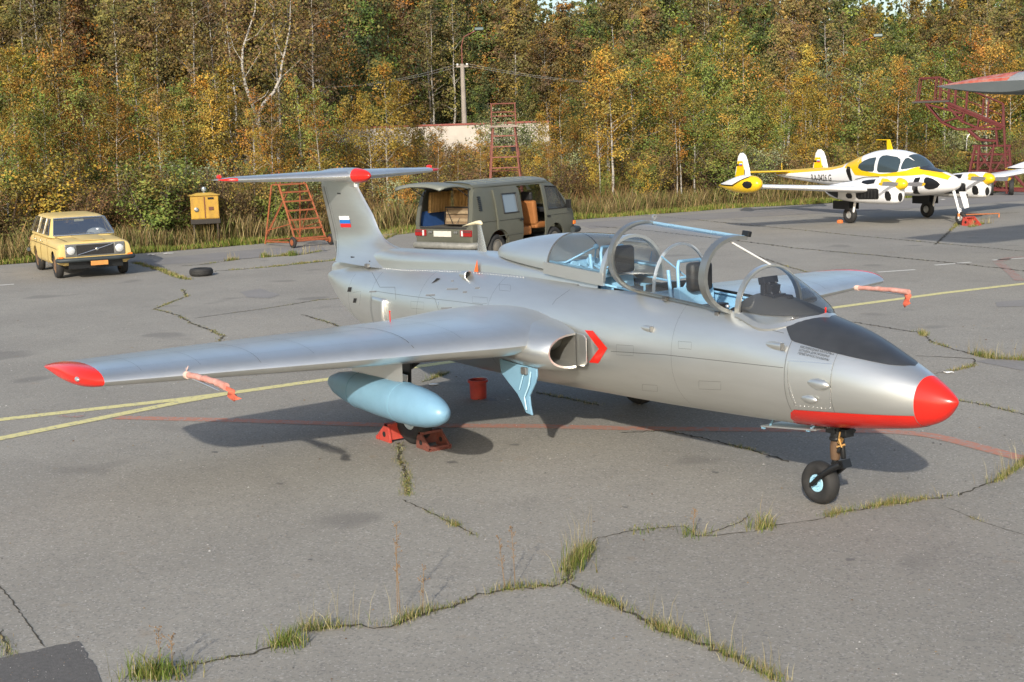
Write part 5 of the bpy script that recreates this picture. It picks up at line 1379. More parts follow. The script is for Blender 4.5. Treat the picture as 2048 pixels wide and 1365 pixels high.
mb = MB(); mb.path([van_side(1.20, 1.15, -1, .055), van_side(1.80, 1.15, -1, .055), van_side(1.80, 1.62, -1, .055), van_side(1.20, 1.62, -1, .055), van_side(1.20, 1.15, -1, .055)], .018, 6); mb.build('window_seal', mat('black_seal3', (.02, .02, .02), .6), door)
mb = MB(); mb.path([van_side(.93, 1.0, -1, .06), van_side(1.95, 1.0, -1, .06)], .010, 6); mb.path([van_side(.93, .62, -1, .06), van_side(1.95, .62, -1, .06)], .008, 6); mb.build('door_swage', olive, door)
mb = MB(); mb.box(van_side(1.86, .96, -1, .075), (.14, .03, .05)); mb.build('door_handle', black_gear, door, bevel=.01)
# rear quarter air vent
mb = MB()
for k in range(8): mb.box(van_side(.33, 1.28+.045*k, -1, .01), (.10, .03, .022), (R(-25), 0, 0))
mb.build('air_vent_slats', black_gear, van)
mb = MB(); mb.path([van_side(.05, 1.0, -1, .008), van_side(.92, 1.0, -1, .008)], .010, 6); mb.path([van_side(3.06, .98, -1, .006), van_side(4.1, .98, -1, .006)], .010, 6); mb.path([van_side(3.05, .45, -1, .006), van_side(3.05, 1.0, -1, .006), van_side(3.05, 1.75, -1, .006)], .007, 5); mb.build('body_swage', olive, van)
# front seats seen through the opening
for y in (-.42, .42):
    mb = MB(); mb.box((2.95, y, 1.05), (.16, .50, .62), (0, R(-8), 0)); mb.box((3.2, y, .72), (.5, .5, .16)); st_ = mb.build('front_seat', seat_m, van, bevel=.05)
    mb = MB(); mb.box((2.90, y, 1.47), (.10, .34, .24), (0, R(-8), 0)); mb.build('seat_headrest', black_soft, st_, bevel=.05)
mb = MB(); mb.box((2.45, -.2, .62), (.5, 1.0, .22)); mb.build('middle_bench', seat_m, van, bevel=.04)
mb = MB(); mb.box((2.5, 0, .44), (1.1, 1.6, .04)); mb.build('cabin_floor', black_gear, van)
for s in (-1, 1):
    mb = MB(); mb.add([van_side(3.15, 1.11, s, -.015), van_side(4.03, 1.11, s, -.015), van_side(3.67, 1.69, s, -.015), van_side(3.15, 1.73, s, -.015)], [(0, 1, 2, 3)]); dw = mb.build('front_door_window', car_glass, van)
    mb = MB(); mb.path([van_side(3.16, 1.12, s, .004), van_side(4.02, 1.12, s, .004), van_side(3.66, 1.68, s, .004), van_side(3.16, 1.72, s, .004), van_side(3.16, 1.12, s, .004)], .014, 6); mb.tube(van_side(3.78, 1.12, s, .004), van_side(3.70, 1.62, s, .004), .012, n=6); mb.build('window_seal', mat('black_seal4', (.02, .02, .02), .6), dw)
    mb = MB(); mb.box((3.92, s*1.02, 1.22), (.07, .12, .22)); mb.tube((3.95, s*.86, 1.15), (3.92, s*1.0, 1.16), .014); mb.build('wing_mirror', black_gear, van, bevel=.015)
    mb = MB(); mb.box(van_side(3.15, .95, s, .01), (.12, .03, .04)); mb.build('front_door_handle', black_gear, van, bevel=.008)
    for x in (.98, 3.46): rim_wheel(van, (x, s*.80, .33), .33, .19, s, mat('dusty_rim', (.20, .18, .15), .6, .3))
    mb = MB(); mb.box((4.46, s*.62, .83), (.05, .26, .18)); mb.build('headlamp', lens, van, bevel=.02)
    mb = MB(); mb.box((4.40, s*.84, .70), (.12, .10, .10)); mb.build('turn_signal', amber, van, bevel=.02)
for y0 in (1,):
    for (x0, x1) in ((1.04, 1.93), (2.05, 2.99)):
        mb = MB(); mb.add([van_side(x0, 1.15, 1, -.015), van_side(x1, 1.15, 1, -.015), van_side(x1, 1.73, 1, -.015), van_side(x0, 1.73, 1, -.015)], [(0, 1, 2, 3)]); mb.build('side_window', car_glass, van)
mb = MB(); mb.add([(4.16, -.71, 1.19), (4.16, .71, 1.19), (3.61, .61, 1.79), (3.61, -.61, 1.79)], [(0, 1, 2, 3)]); mb.build('windscreen', car_glass, van)
mb = MB(); mb.path([(4.2, -.94, .52), (4.48, -.93, .52), (4.56, -.80, .52), (4.58, 0, .52), (4.56, .80, .52), (4.48, .93, .52), (4.2, .94, .52)], .085, 8); mb.build('front_bumper', bumper_m, van, smooth=50)
mb = MB(); mb.box((3.98, 0, 1.06), (.4, 1.5, .12)); mb.build('dashboard', black_soft, van, bevel=.03)
mb = MB(); mb.lathe([(.21, -.012), (.22, 0), (.21, .012), (.20, 0), (.21, -.012)], (3.72, .42, 1.15), 'z', 28, rot=(0, R(15), 0), cap=False); mb.build('steering_wheel', black_soft, van)
# ------------------------------------------------------------------ second aircraft: yellow/white twin
class Body:
    def __init__(s, st, e=2.3): s.A = np.array(st); s.e = e
    def sec(s, x):
        xs_ = -s.A[:, 0]; q = -x; i = int(np.clip(np.searchsorted(xs_, q)-1, 0, len(xs_)-2)); t = (q-xs_[i])/(xs_[i+1]-xs_[i]); r = []
        for k in (1, 2, 3):
            y = s.A[:, k]; p0 = y[max(i-1, 0)]; p1 = y[i]; p2 = y[i+1]; p3 = y[min(i+2, len(y)-1)]
            h = xs_[i+1]-xs_[i]; m1 = (p2-p0)/max(1e-6, xs_[i+1]-xs_[max(i-1, 0)])*h if i > 0 else p2-p1; m2 = (p3-p1)/max(1e-6, xs_[min(i+2, len(y)-1)]-xs_[i])*h if i < len(y)-2 else p2-p1
            r.append((2*t**3-3*t**2+1)*p1+(t**3-2*t**2+t)*m1+(-2*t**3+3*t**2)*p2+(t**3-t**2)*m2)
        return r
    def pt(s, x, a, side=-1, off=0.0, y0=0.0):
        zt, zb, hw = s.sec(x); hw = max(hw, .004); zc = (zt+zb)/2; hz = max((zt-zb)/2, .004); a = R(a); c, n_ = max(math.cos(a), 0), math.sin(a)
        return Vector((x, y0+side*(hw*c**(2/s.e)+off*c), zc+hz*abs(n_)**(2/s.e)*(1 if n_ > 0 else -1)+off*n_))
    def ang(s, x, z):
        zt, zb, hw = s.sec(x); t = max(-1, min(1, (z-(zt+zb)/2)/((zt-zb)/2))); return math.degrees(math.asin(abs(t)**(s.e/2)*(1 if t > 0 else -1)))
    def rows(s, xs_, n=18, y0=0.0, off=0.0):
        return [[s.pt(x, -90+180*k/n, -1, off, y0) for k in range(n+1)]+[s.pt(x, 90-180*k/n, 1, off, y0) for k in range(1, n)] for x in xs_]
    def patch(s, mb, poly, side, off=.006, y0=0.0, nu=10, nv=8):
        """poly: list of (x, z_low, z_high) columns"""
        r = []
        for i in range(len(poly)-1):
            for k in range(nu if i == len(poly)-2 else nu):
                t = k/nu; x = lerp(poly[i][0], poly[i+1][0], t); z0 = lerp(poly[i][1], poly[i+1][1], t); z1 = lerp(poly[i][2], poly[i+1][2], t)
                r.append([s.pt(x, lerp(s.ang(x, z0), s.ang(x, z1), j/nv), side, off, y0) for j in range(nv+1)])
        x, z0, z1 = poly[-1]; r.append([s.pt(x, lerp(s.ang(x, z0), s.ang(x, z1), j/nv), side, off, y0) for j in range(nv+1)])
        mb.rings(r, False, False, closed=False)
gloss_white = mat('gloss_white_paint', (.80, .80, .80), .25, 0, var=.03, vscale=3)
gloss_yellow = mat('gloss_yellow_paint', (.78, .50, .012), .28, 0, var=.05, vscale=4)
gloss_black = mat('gloss_black_paint', (.012, .012, .013), .3)
tint_glass = mat('tinted_cabin_glass', (.045, .065, .075), .08, 0, spec=.8)
twin = thing('twin_engine_aircraft', 'yellow and white twin-engine light aircraft with tip tanks and black patches', 'aircraft', (-19.67, 25.27, 0), R(-7.3))
FB = Body([(-.06, 1.27, 1.22, .02), (-.12, 1.33, 1.12, .10), (-.3, 1.43, 1.02, .21), (-.7, 1.56, .93, .37), (-1.1, 1.655, .87, .47), (-1.42, 1.74, .84, .53), (-1.75, 1.99, .82, .57), (-2.1, 2.13, .81, .60), (-2.6, 2.225, .81, .615), (-3.1, 2.25, .83, .61), (-3.7, 2.19, .86, .585), (-4.3, 2.03, .91, .53), (-4.9, 1.84, .97, .46), (-5.6, 1.70, 1.03, .38), (-6.6, 1.62, 1.12, .285), (-7.8, 1.555, 1.22, .18), (-8.6, 1.515, 1.30, .10), (-8.95, 1.48, 1.36, .03)])
mb = MB(); mb.rings(FB.rows([-.06-.0*i for i in range(1)]+[-.09, -.12, -.2, -.3]+[-.3-.1*i for i in range(1, 87)]+[-8.95], 20)); tf = mb.build('twin_fuselage', gloss_white, twin, smooth=60)
for s in (-1, 1):
    mb = MB(); FB.patch(mb, [(-1.15, 1.50, 1.66), (-1.5, 1.47, 1.72), (-1.75, 1.46, 1.62), (-2.4, 1.44, 1.54), (-2.9, 1.44, 1.50)], s); FB.patch(mb, [(-.34, 1.335, 1.44), (-.7, 1.42, 1.555), (-1.15, 1.50, 1.66)], s)
    FB.patch(mb, [(-2.5, 1.43, 1.475), (-3.4, 1.42, 1.56), (-4.1, 1.45, 2.08), (-4.35, 1.66, 2.0), (-4.75, 1.66, 1.86)], s); FB.patch(mb, [(-4.9, 1.69, 1.82), (-5.6, 1.585, 1.69), (-6.6, 1.52, 1.61), (-7.8, 1.45, 1.545), (-8.9, 1.38, 1.48)], s)
    mb.build('yellow_side_band', gloss_yellow, tf, smooth=180)
    mb = MB(); FB.patch(mb, [(-4.28, 1.22, 1.40), (-4.42, 1.28, 1.70), (-4.62, 1.58, 1.72)], s); mb.build('black_flash', gloss_black, tf, smooth=180)
    mb = MB(); FB.patch(mb, [(-1.62, .90, .94), (-1.40, .90, 1.40), (-1.22, 1.38, 1.42)], s); mb.build('black_slash', gloss_black, tf, smooth=180)
    mb = MB(); FB.patch(mb, [(-.56, 1.20, 1.22), (-.64, 1.12, 1.30), (-.78, 1.07, 1.37), (-.95, 1.05, 1.42), (-1.05, 1.08, 1.42), (-1.08, 1.14, 1.36)], s); mb.build('black_nose_patch', gloss_black, tf, smooth=180)
    mb = MB(); FB.patch(mb, [(-4.0, 1.24, 1.255), (-5.5, 1.22, 1.24), (-8.3, 1.34, 1.355)], s); FB.patch(mb, [(-2.9, 1.405, 1.425), (-3.6, 1.38, 1.40), (-4.1, 1.30, 1.32)], s); mb.build('black_pinstripe', gloss_black, tf, smooth=180)
    # cabin windows
    for nm_, poly in (('door_window', [(-2.05, 1.62, 1.86), (-2.12, 1.57, 1.96), (-2.3, 1.555, 2.03), (-2.75, 1.55, 2.08), (-2.92, 1.555, 2.07), (-3.0, 1.62, 2.0)]), ('rear_cabin_window', [(-3.14, 1.62, 1.98), (-3.2, 1.57, 2.02), (-3.5, 1.57, 1.98), (-3.75, 1.60, 1.90), (-3.95, 1.68, 1.78)]), ('windscreen_side', [(-1.44, 1.735, 1.745), (-1.58, 1.70, 1.84), (-1.75, 1.67, 1.93), (-1.92, 1.65, 2.0), (-1.98, 1.68, 1.98)])):
        mb = MB(); FB.patch(mb, poly, s, .008); w_ = mb.build(nm_, tint_glass, tf, smooth=180)
    vs, fs = text_mesh('RA-0426 G', 1.0); W_ = max(p[0] for p in vs); mb = MB(); out = []
    for p in vs:
        u = p[0]/W_; x = (lerp(-6.65, -5.45, u) if s < 0 else lerp(-5.45, -6.65, u)); z = 1.215+p[1]*.30+(.02*u if s < 0 else .02*(1-u)); out.append(FB.pt(x, FB.ang(x, z), s, .022))
    mb.add(out, fs); mb.build('registration_lettering', gloss_black, tf)
# windscreen centre and black nose deck
mb = MB(); r_ = []
for x in (-1.42, -1.55, -1.7, -1.85, -1.98): a0 = FB.ang(x, FB.sec(x)[0]-.05); r_.append([FB.pt(x, lerp(a0, 90, k/8), -1, .009) for k in range(9)]+[FB.pt(x, lerp(90, a0, k/8), 1, .009) for k in range(1, 9)])
mb.rings(r_, False, False, closed=False); mb.build('windscreen', tint_glass, tf, smooth=180)
mb = MB(); r_ = []
for i in range(9):
    x = lerp(-.72, -1.44, i/8); a0 = FB.ang(x, FB.sec(x)[0]-lerp(.012, .075, i/8)); r_.append([FB.pt(x, lerp(a0, 90, k/6), -1, .008) for k in range(7)]+[FB.pt(x, lerp(90, a0, k/6), 1, .008) for k in range(1, 7)])
mb.rings(r_, False, False, closed=False); mb.build('antiglare_deck', black_matt, tf, smooth=180)
mb = MB(); mb.rings([[(-2.98, -.02, 2.23), (-3.22, -.02, 2.23), (-3.22, .02, 2.23), (-2.98, .02, 2.23)], [(-3.10, -.012, 2.55), (-3.24, -.012, 2.55), (-3.24, .012, 2.55), (-3.10, .012, 2.55)]]); mb.box((-3.42, 0, 2.555), (.64, .02, .02)); mb.build('roof_antenna', gloss_yellow, tf)
mb = MB(); mb.tube((-8.6, 0, 1.5), (-8.62, 0, 1.78), .01, n=6); mb.build('whip_antenna', gloss_yellow, tf)
# wings
for s in (-1, 1):
    secs = [(.45, -1.55, 2.10, .97, .15), (1.2, -1.62, 1.95, 1.03, .15), (2.4, -1.85, 1.66, 1.12, .14), (4.0, -2.10, 1.36, 1.235, .13), (5.75, -2.36, 1.06, 1.36, .13)]
    mb = MB(); mb.rings(wing_rows(secs, s)); w_ = mb.build('twin_wing', gloss_white, twin, smooth=40)
    TB = Body([(-1.90, 1.47, 1.43, .02), (-1.95, 1.56, 1.35, .11), (-2.1, 1.66, 1.245, .20), (-2.4, 1.70, 1.18, .255), (-2.8, 1.69, 1.165, .265), (-3.2, 1.61, 1.20, .225), (-3.6, 1.50, 1.27, .14), (-3.9, 1.42, 1.34, .05), (-4.0, 1.385, 1.365, .01)], 2.0)
    mb = MB(); mb.rings(TB.rows([-1.9, -1.95, -2.0, -2.1, -2.2, -2.4, -2.6, -2.8, -3.0, -3.2, -3.4, -3.6, -3.8, -3.9, -4.0], 14, s*5.95)); tk = mb.build('tip_tank', gloss_yellow, twin, smooth=60)
    mb = MB(); r_ = []
    for i in range(16):
        x = lerp(-2.3, -3.99, i/15); zt, zb, hw = TB.sec(x); a0 = TB.ang(x, lerp(zt-.02, 1.42, min(1, i/6))); r_.append([TB.pt(x, lerp(a0, 90, k/8), -1, .006, s*5.95) for k in range(9)]+[TB.pt(x, lerp(90, a0, k/8), 1, .006, s*5.95) for k in range(1, 9)])
    mb.rings(r_, False, False, closed=False); mb.build('tank_white_top', gloss_white, tk, smooth=180)
    mb = MB(); r_ = []
    for i in range(16):
        x = lerp(-2.28, -3.9, i/15); zt, zb, hw = TB.sec(x); zz = lerp(zt-.02, 1.42, min(1, i/6)); r_.append([TB.pt(x, TB.ang(x, zz-.035), sd_, .008, s*5.95) for sd_ in (-1,)]+[TB.pt(x, TB.ang(x, zz), -1, .008, s*5.95)])
    mb.rings(r_, False, False, closed=False); mb.build('tank_black_line', gloss_black, tk)
    mb = MB()
    for sd_ in (-1, 1): TB.patch(mb, [(-2.06, 1.43, 1.46), (-2.12, 1.36, 1.52), (-2.25, 1.33, 1.54), (-2.38, 1.36, 1.52), (-2.44, 1.43, 1.46)], sd_, .008, s*5.95, 4, 6)
    mb.build('tank_black_spot', gloss_black, tk, smooth=180)
    # nacelle
    yn = s*1.75
    NB = Body([(-.70, 1.42, .80, .13), (-.74, 1.46, .74, .22), (-.85, 1.485, .70, .285), (-1.1, 1.49, .68, .31), (-1.6, 1.47, .67, .31), (-2.1, 1.42, .67, .30), (-2.7, 1.35, .69, .28), (-3.3, 1.27, .74, .24), (-3.8, 1.2, .84, .17), (-4.1, 1.12, .98, .06)], 3.0)
    mb = MB(); mb.rings(NB.rows([-.70, -.72, -.74, -.78, -.85, -.95, -1.1, -1.3, -1.6, -2.0, -2.4, -2.8, -3.2, -3.5, -3.8, -4.0, -4.1], 16, yn)); nc_ = mb.build('engine_nacelle', gloss_white, twin, smooth=50)
    for sd_ in (-1, 1):
        mb = MB(); NB.patch(mb, [(-1.28, .88, 1.10), (-1.34, .83, 1.15), (-2.22, .80, 1.14), (-2.32, .86, 1.08)], sd_, .006, yn, 6, 5); gr_ = mb.build('cooling_grille', gloss_black, nc_, smooth=180)
        mb = MB()
        for k in range(6): p = NB.pt(-1.42-.15*k, NB.ang(-1.42-.15*k, .98), sd_, .012, yn); mb.box(p, (.02, .02, .27))
        mb.build('grille_ribs', mat('dark_rib', (.03, .03, .03), .4), gr_)
        for poly in ([(-2.50, .86, .92), (-2.56, .82, .97), (-2.72, .81, .98), (-2.80, .86, .93)], [(-.80, .86, .98), (-.86, .80, 1.08), (-.98, .80, 1.08), (-1.02, .88, 1.0)], [(-3.2, .90, 1.05), (-3.26, .80, 1.1), (-3.95, 1.0, 1.08)]):
            mb = MB(); NB.patch(mb, poly, sd_, .006, yn, 4, 5); mb.build('nacelle_patch', gloss_black, nc_, smooth=180)
        mb = MB(); NB.patch(mb, [(-.78, 1.28, 1.36), (-1.0, 1.28, 1.44), (-1.25, 1.36, 1.45)], sd_, .006, yn, 4, 4); mb.build('nacelle_yellow_top', gloss_yellow, nc_, smooth=180)
        mb = MB(); NB.patch(mb, [(-1.5, 1.30, 1.42), (-1.8, 1.26, 1.40), (-2.1, 1.30, 1.36)], sd_, .006, yn, 4, 4); mb.build('nacelle_top_patch', gloss_black, nc_, smooth=180)
    mb = MB(); mb.ellipsoid((-.70, yn-.0, .90), (.035, .09, .13), 14, 8); mb.build('intake_mouth', dark_hole, nc_, smooth=180)
    mb = MB(); mb.lathe([(.004, -.42), (.06, -.435), (.12, -.50), (.165, -.60), (.185, -.72), (.185, -.78)], (0, yn, 1.285), 'x', 24); sp_ = mb.build('spinner', gloss_yellow, nc_, smooth=60)
    pa = R(8)
    for q in (-1, 1):
        mb = MB(); rr = []
        for t, c, th in ((.10, .06, .03), (.3, .11, .02), (.55, .13, .014), (.78, .11, .010)):
            rr.append([(-.62+c*.35*u_, yn+q*t*math.cos(pa), 1.285+q*t*math.sin(pa)*-.4+c*.5*v_) for u_, v_ in ((-1, -1), (-.3, -1), (1, 1), (.3, 1))])
        mb.rings(rr); bl = mb.build('propeller_blade', mat('blade_grey', (.33, .34, .37), .35, .4), sp_, smooth=60)
        mb = MB(); t, c = .78, .11; mb.rings([[(-.62+cc*.35*u_, yn+q*tt*math.cos(pa), 1.285+q*tt*math.sin(pa)*-.4+cc*.5*v_) for u_, v_ in ((-1, -1), (-.3, -1), (1, 1), (.3, 1))] for tt, cc in ((.782, .11), (.90, .06))]); mb.build('blade_tip', gloss_yellow, bl)
    # main gear
    mb = MB(); mb.tube((-2.78, s*1.66, .78), (-2.90, s*1.64, .34), .045, .035, 10); mb.tube((-2.90, s*1.64, .34), (-3.1, s*1.6, .27), .04); mg = mb.build('main_leg', gloss_white, twin)
    mb = MB(); mb.lathe(tyre_prof(.265, .18, .12), (-3.1, s*1.60, .265), 'y', 30, cap=False); t_ = mb.build('main_wheel', rubber, mg, smooth=50)
    mb = MB()
    for q in (-1, 1): mb.lathe([(.12, q*.05), (.10, q*.065), (.07, q*.05), (.001, q*.06)], (-3.1, s*1.60, .265), 'y', 20, cap=False)
    mb.build('rim', mat('rim_alu', (.5, .5, .48), .4, .5), t_, smooth=40)
    mb = MB(); mb.box((-3.25, s*1.84, .58), (.75, .02, .26)); mb.box((-3.25, s*1.45, .58), (.75, .02, .26)); mb.build('gear_doors', gloss_black, twin)
    # tail
    mb = MB(); mb.rings(wing_rows([(.0, -7.95, .98, 1.50, .10), (1.68, -8.22, .82, 1.53, .10)], s)); mb.build('twin_tailplane', gloss_yellow, twin, smooth=40)
    fo = [(-8.35, 1.22), (-8.15, 1.40), (-8.20, 1.62), (-8.32, 1.95), (-8.42, 2.12), (-8.56, 2.205), (-8.72, 2.20), (-8.84, 2.08), (-8.90, 1.85), (-9.0, 1.55), (-9.02, 1.35), (-8.9, 1.22)]
    mb = MB(); mb.prism([(x, s*1.68, z) for x, z in fo], (0, s*.055, 0)); tfn = mb.build('end_plate_fin', gloss_white, twin, bevel=.02, smooth=40)
    ro = [(-8.50, 1.30), (-8.46, 1.60), (-8.56, 1.92), (-8.85, 1.92), (-8.93, 1.60), (-9.0, 1.36), (-8.9, 1.26)]
    for sd_ in (-1, 1): 
        mb = MB(); mb.prism([(x, s*1.7075+sd_*.029, z) for x, z in ro], (0, sd_*.004, 0)); ru = mb.build('fin_rudder', gloss_yellow, tfn)
        mb = MB(); mb.box((-8.85, s*1.7075+sd_*.036, 1.78), (.16, .004, .07)); mb.box((-8.44, s*1.7075+sd_*.036, 1.48), (.03, .004, .30)); mb.build('black_marks', gloss_black, tfn)
        for k, c_ in enumerate(((.8, .8, .8), (.02, .15, .5), (.6, .03, .03))):
            mb = MB(); mb.box((-8.66, s*1.7075+sd_*.036, 1.83-.035*k), (.17, .004, .034)); mb.build('flag_band', mat('twin_flag_%d' % k, c_, .4), tfn)
# nose gear
mb = MB(); mb.tube((-.32, 0, 1.0), (-.10, 0, .42), .045, .035, 12); mb.tube((-.10, 0, .42), (-.03, 0, .30), .03); mb.path([(-.03, 0, .40), (-.0, .10, .34), (0, .11, .19)], .022, 8); mb.path([(-.03, 0, .40), (-.0, -.10, .34), (0, -.11, .19)], .022, 8); mb.path([(-.14, 0, .52), (-.0, 0, .46), (-.05, 0, .36)], .018, 6); ngt = mb.build('nose_leg', gloss_white, twin, smooth=45)
mb = MB(); mb.lathe(tyre_prof(.20, .13, .09), (0, 0, .20), 'y', 30, cap=False); nwt = mb.build('nose_wheel', rubber, ngt, smooth=50)
mb = MB()
for q in (-1, 1): mb.lathe([(.09, q*.035), (.08, q*.05), (.05, q*.04), (.001, q*.05)], (0, 0, .20), 'y', 20, cap=False)
mb.build('rim', mat('rim_alu2', (.5, .5, .48), .4, .5), nwt, smooth=40)
mb = MB(); mb.prism([(-.20, .10, .98), (-.02, .16, .98), (.12, .16, .52), (.0, .12, .48)], (.01, .02, 0)); mb.build('nose_gear_door', gloss_white, ngt)
mb = MB(); mb.box((.03, .172, .86), (.07, .006, .12), (0, R(18), 0)); mb.build('door_marking', gloss_black, ngt)

# ------------------------------------------------------------------ high-wing aircraft whose wing tip reaches into the picture
hw_ = thing('high_wing_aircraft', 'silver wing tip with worn red edge of a high-wing aircraft', 'aircraft', (-11, 25, 0))
def HP(mb, name, m, par=None, **k): return mb.build(name, m, par if par is not None else hw_, **k)
worn_red = mat('worn_red_paint', (.42, .085, .05), .45, 0, var=.2, vscale=3, col2=(.5, .42, .36), v2=.5, v2scale=5)
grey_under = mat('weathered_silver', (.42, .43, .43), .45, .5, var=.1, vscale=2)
ts_ = [(-10.0, -1.26+2.5-.25, 1.0, 3.88, .10), ]
def hrow(y, xle, c, z, t): return wing_rows([(y, xle, c, z, t)])[0]
secs = [(-10.38, 1.30, 2.35, 3.84, .03, .15), (-10.34, 1.40, 2.50, 3.84, .09, .17), (-10.2, 1.50, 2.65, 3.84, .14, .175), (-9.8, 1.55, 2.72, 3.84, .165, .18), (-5, 1.6, 2.85, 3.85, .17, .18), (0, 1.6, 2.9, 3.9, .17, .18), (5, 1.6, 2.85, 3.85, .17, .18), (9.8, 1.55, 2.72, 3.84, .165, .18), (10.2, 1.50, 2.65, 3.84, .14, .175), (10.34, 1.40, 2.50, 3.84, .09, .17), (10.38, 1.30, 2.35, 3.84, .03, .15)]
def hsec(y, xle, c, z, tu, tl, up=True, off=0.0):
    return [(xle-u*c, y, z+(h*c*tu+off if up else -h*c*tl-off)) for u, h in foil(20)]
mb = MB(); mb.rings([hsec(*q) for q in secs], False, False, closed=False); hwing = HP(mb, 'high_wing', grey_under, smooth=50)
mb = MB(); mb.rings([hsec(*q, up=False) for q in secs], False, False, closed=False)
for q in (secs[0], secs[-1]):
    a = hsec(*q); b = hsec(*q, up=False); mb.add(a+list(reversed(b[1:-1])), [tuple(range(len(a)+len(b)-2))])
HP(mb, 'wing_underside', mat('shade_dark_underside', (.095, .11, .115), .7, 0, var=.1, vscale=2), hwing, smooth=50)  # underside and tip faces coloured dark, shade below the wing put into the colour
for s in (-1, 1):
    mb = MB(); r_ = []
    for i in range(12):
        y = lerp(-10.38, -9.95, (i/11)**1.6); k = [float(np.interp(y, [q[0] for q in secs], [q[j] for q in secs])) for j in (1, 2, 3, 4)]
        r_.append([(k[0]-u*k[1], -s*y, k[2]+h*k[1]*k[3]+.006) for u, h in foil(28) if .25 < u < .93])
    mb.rings(r_, False, False, closed=False); HP(mb, 'red_tip_panel', worn_red, hwing, smooth=180)
HB_ = Body([(4.6, 2.35, 2.2, .05), (4.4, 2.8, 1.5, .5), (3.8, 3.1, 1.2, .75), (2.6, 3.7, 1.0, .85), (1.5, 3.95, .95, .9), (-1.0, 3.9, 1.0, .88), (-2.4, 3.2, 1.35, .6), (-3.6, 2.8, 1.8, .3), (-4.2, 2.6, 2.3, .08)], 2.6)
mb = MB(); mb.rings(HB_.rows([4.6-.2*i for i in range(44)]+[-4.2], 16)); hfus = HP(mb, 'transport_fuselage', grey_under, smooth=50)
for s in (-1, 1):
    mb = MB(); mb.tube((.4, s*.8, 1.5), (.2, s*4.6, 3.8), .05, n=8); HP(mb, 'wing_strut', grey_under)
    mb = MB(); mb.tube((.8, s*.8, 1.2), (.7, s*1.5, .45), .06, n=8); lg_ = HP(mb, 'fixed_leg', grey_under)
    mb = MB(); mb.lathe(tyre_prof(.42, .26, .2), (.7, s*1.55, .42), 'y', 30, cap=False); HP(mb, 'wheel', rubber, lg_, smooth=50)
    mb = MB(); mb.rings(wing_rows([(0, -3.3, .9, 2.6, .1), (1.1, -3.4, .7, 2.65, .1)], s)); HP(mb, 'tailplane', grey_under, smooth=40)
    mb = MB(); HB_.patch(mb, [(3.9, 2.5, 2.95), (3.2, 2.6, 3.2)], s, .008); HB_.patch(mb, [(2.0, 2.5, 2.9), (1.5, 2.5, 2.9)], s, .008); HB_.patch(mb, [(.5, 2.5, 2.9), (0, 2.5, 2.9)], s, .008); HP(mb, 'cabin_windows', tint_glass, hfus)
mb = MB(); mb.prism([(-2.6, -.05, 2.9), (-3.4, -.05, 4.3), (-4.1, -.05, 4.3), (-4.2, -.05, 2.5)], (0, .1, 0)); HP(mb, 'tail_fin', grey_under, bevel=.03)
mb = MB(); mb.tube((-3.5, 0, 1.9), (-3.65, 0, .2), .05, n=8); tl_ = HP(mb, 'tail_leg', grey_under)
mb = MB(); mb.lathe(tyre_prof(.2, .12, .09), (-3.65, 0, .2), 'y', 24, cap=False); HP(mb, 'tail_wheel', rubber, tl_, smooth=50)
# ------------------------------------------------------------------ pitot covers (faded red sleeves hanging on the booms)
sleeve = mat('faded_red_cloth', (.54, .25, .20), .9, 0, var=.2, vscale=22, col2=(.60, .38, .33), v2=.6, v2scale=10, bump=.3, bscale=30)
sleeve2 = mat('red_flag_cloth', (.60, .13, .075), .85, 0, var=.15, vscale=20, bump=.3, bscale=40)
def cover(y, pxs, flag, label):
    t = thing('pitot_cover', label, 'cover', (LEx(4.25)+.2, y, 0)); o0 = Vector((LEx(4.25)+.2, y, 0))
    pts = [on_y(*p, y)-o0 for p in pxs]; rg = random.Random(3)
    mb = MB(); P = []
    for a, b in zip(pts[:-1], pts[1:]):
        for i in range(5): P.append(a.lerp(b, i/5)+Vector((0, 0, rg.uniform(-.004, .004))))
    P.append(pts[-1]); mb.path(P, [lerp(.025, .032, i/len(P))*rg.uniform(.88, 1.12) for i in range(len(P))], 10); mb.build('sleeve', sleeve, t, smooth=80)
    mb = MB(); a = pts[-1]; f = [on_y(*p, y)-o0 for p in flag]; rr = []
    for i in range(9):
        v = i/8; l = f[0].lerp(f[3], v); r_ = f[1].lerp(f[2], v); w = Vector((0, .02*math.sin(v*7), 0)); rr.append([l+w, l.lerp(r_, .5)-w*1.3, r_+w])
    mb.rings(rr, False, False, closed=False); mb.build('streamer', sleeve2, t, smooth=80, solid=.006)
    mb = MB(); p = pts[0]
    for k in range(3 if y < 0 else 0): mb.path([p+Vector((0, 0, .02)), p+Vector((rg.uniform(-.03, .02), rg.uniform(-.02, .02), .05+.015*k))], .003, 5)
    mb.lathe([(.034, 0), (.034, .05)], p-Vector((.0, 0, 0)), 'x', 12); mb.build('tie_cord', mat('pale_cord', (.7, .5, .42), .9), t)
    return t
cover(-4.25, [(373, 750), (400, 755), (430, 764), (452, 774)], [(448, 772), (460, 776), (481, 798), (466, 804)], 'faded red cloth cover hanging from the pitot boom beside the blue tank')
cover(4.25, [(1712, 576), (1740, 577), (1780, 580), (1818, 585)], [(1808, 590), (1821, 588), (1820, 608), (1808, 616)], 'faded red cloth cover on the boom of the wing behind the windscreen')

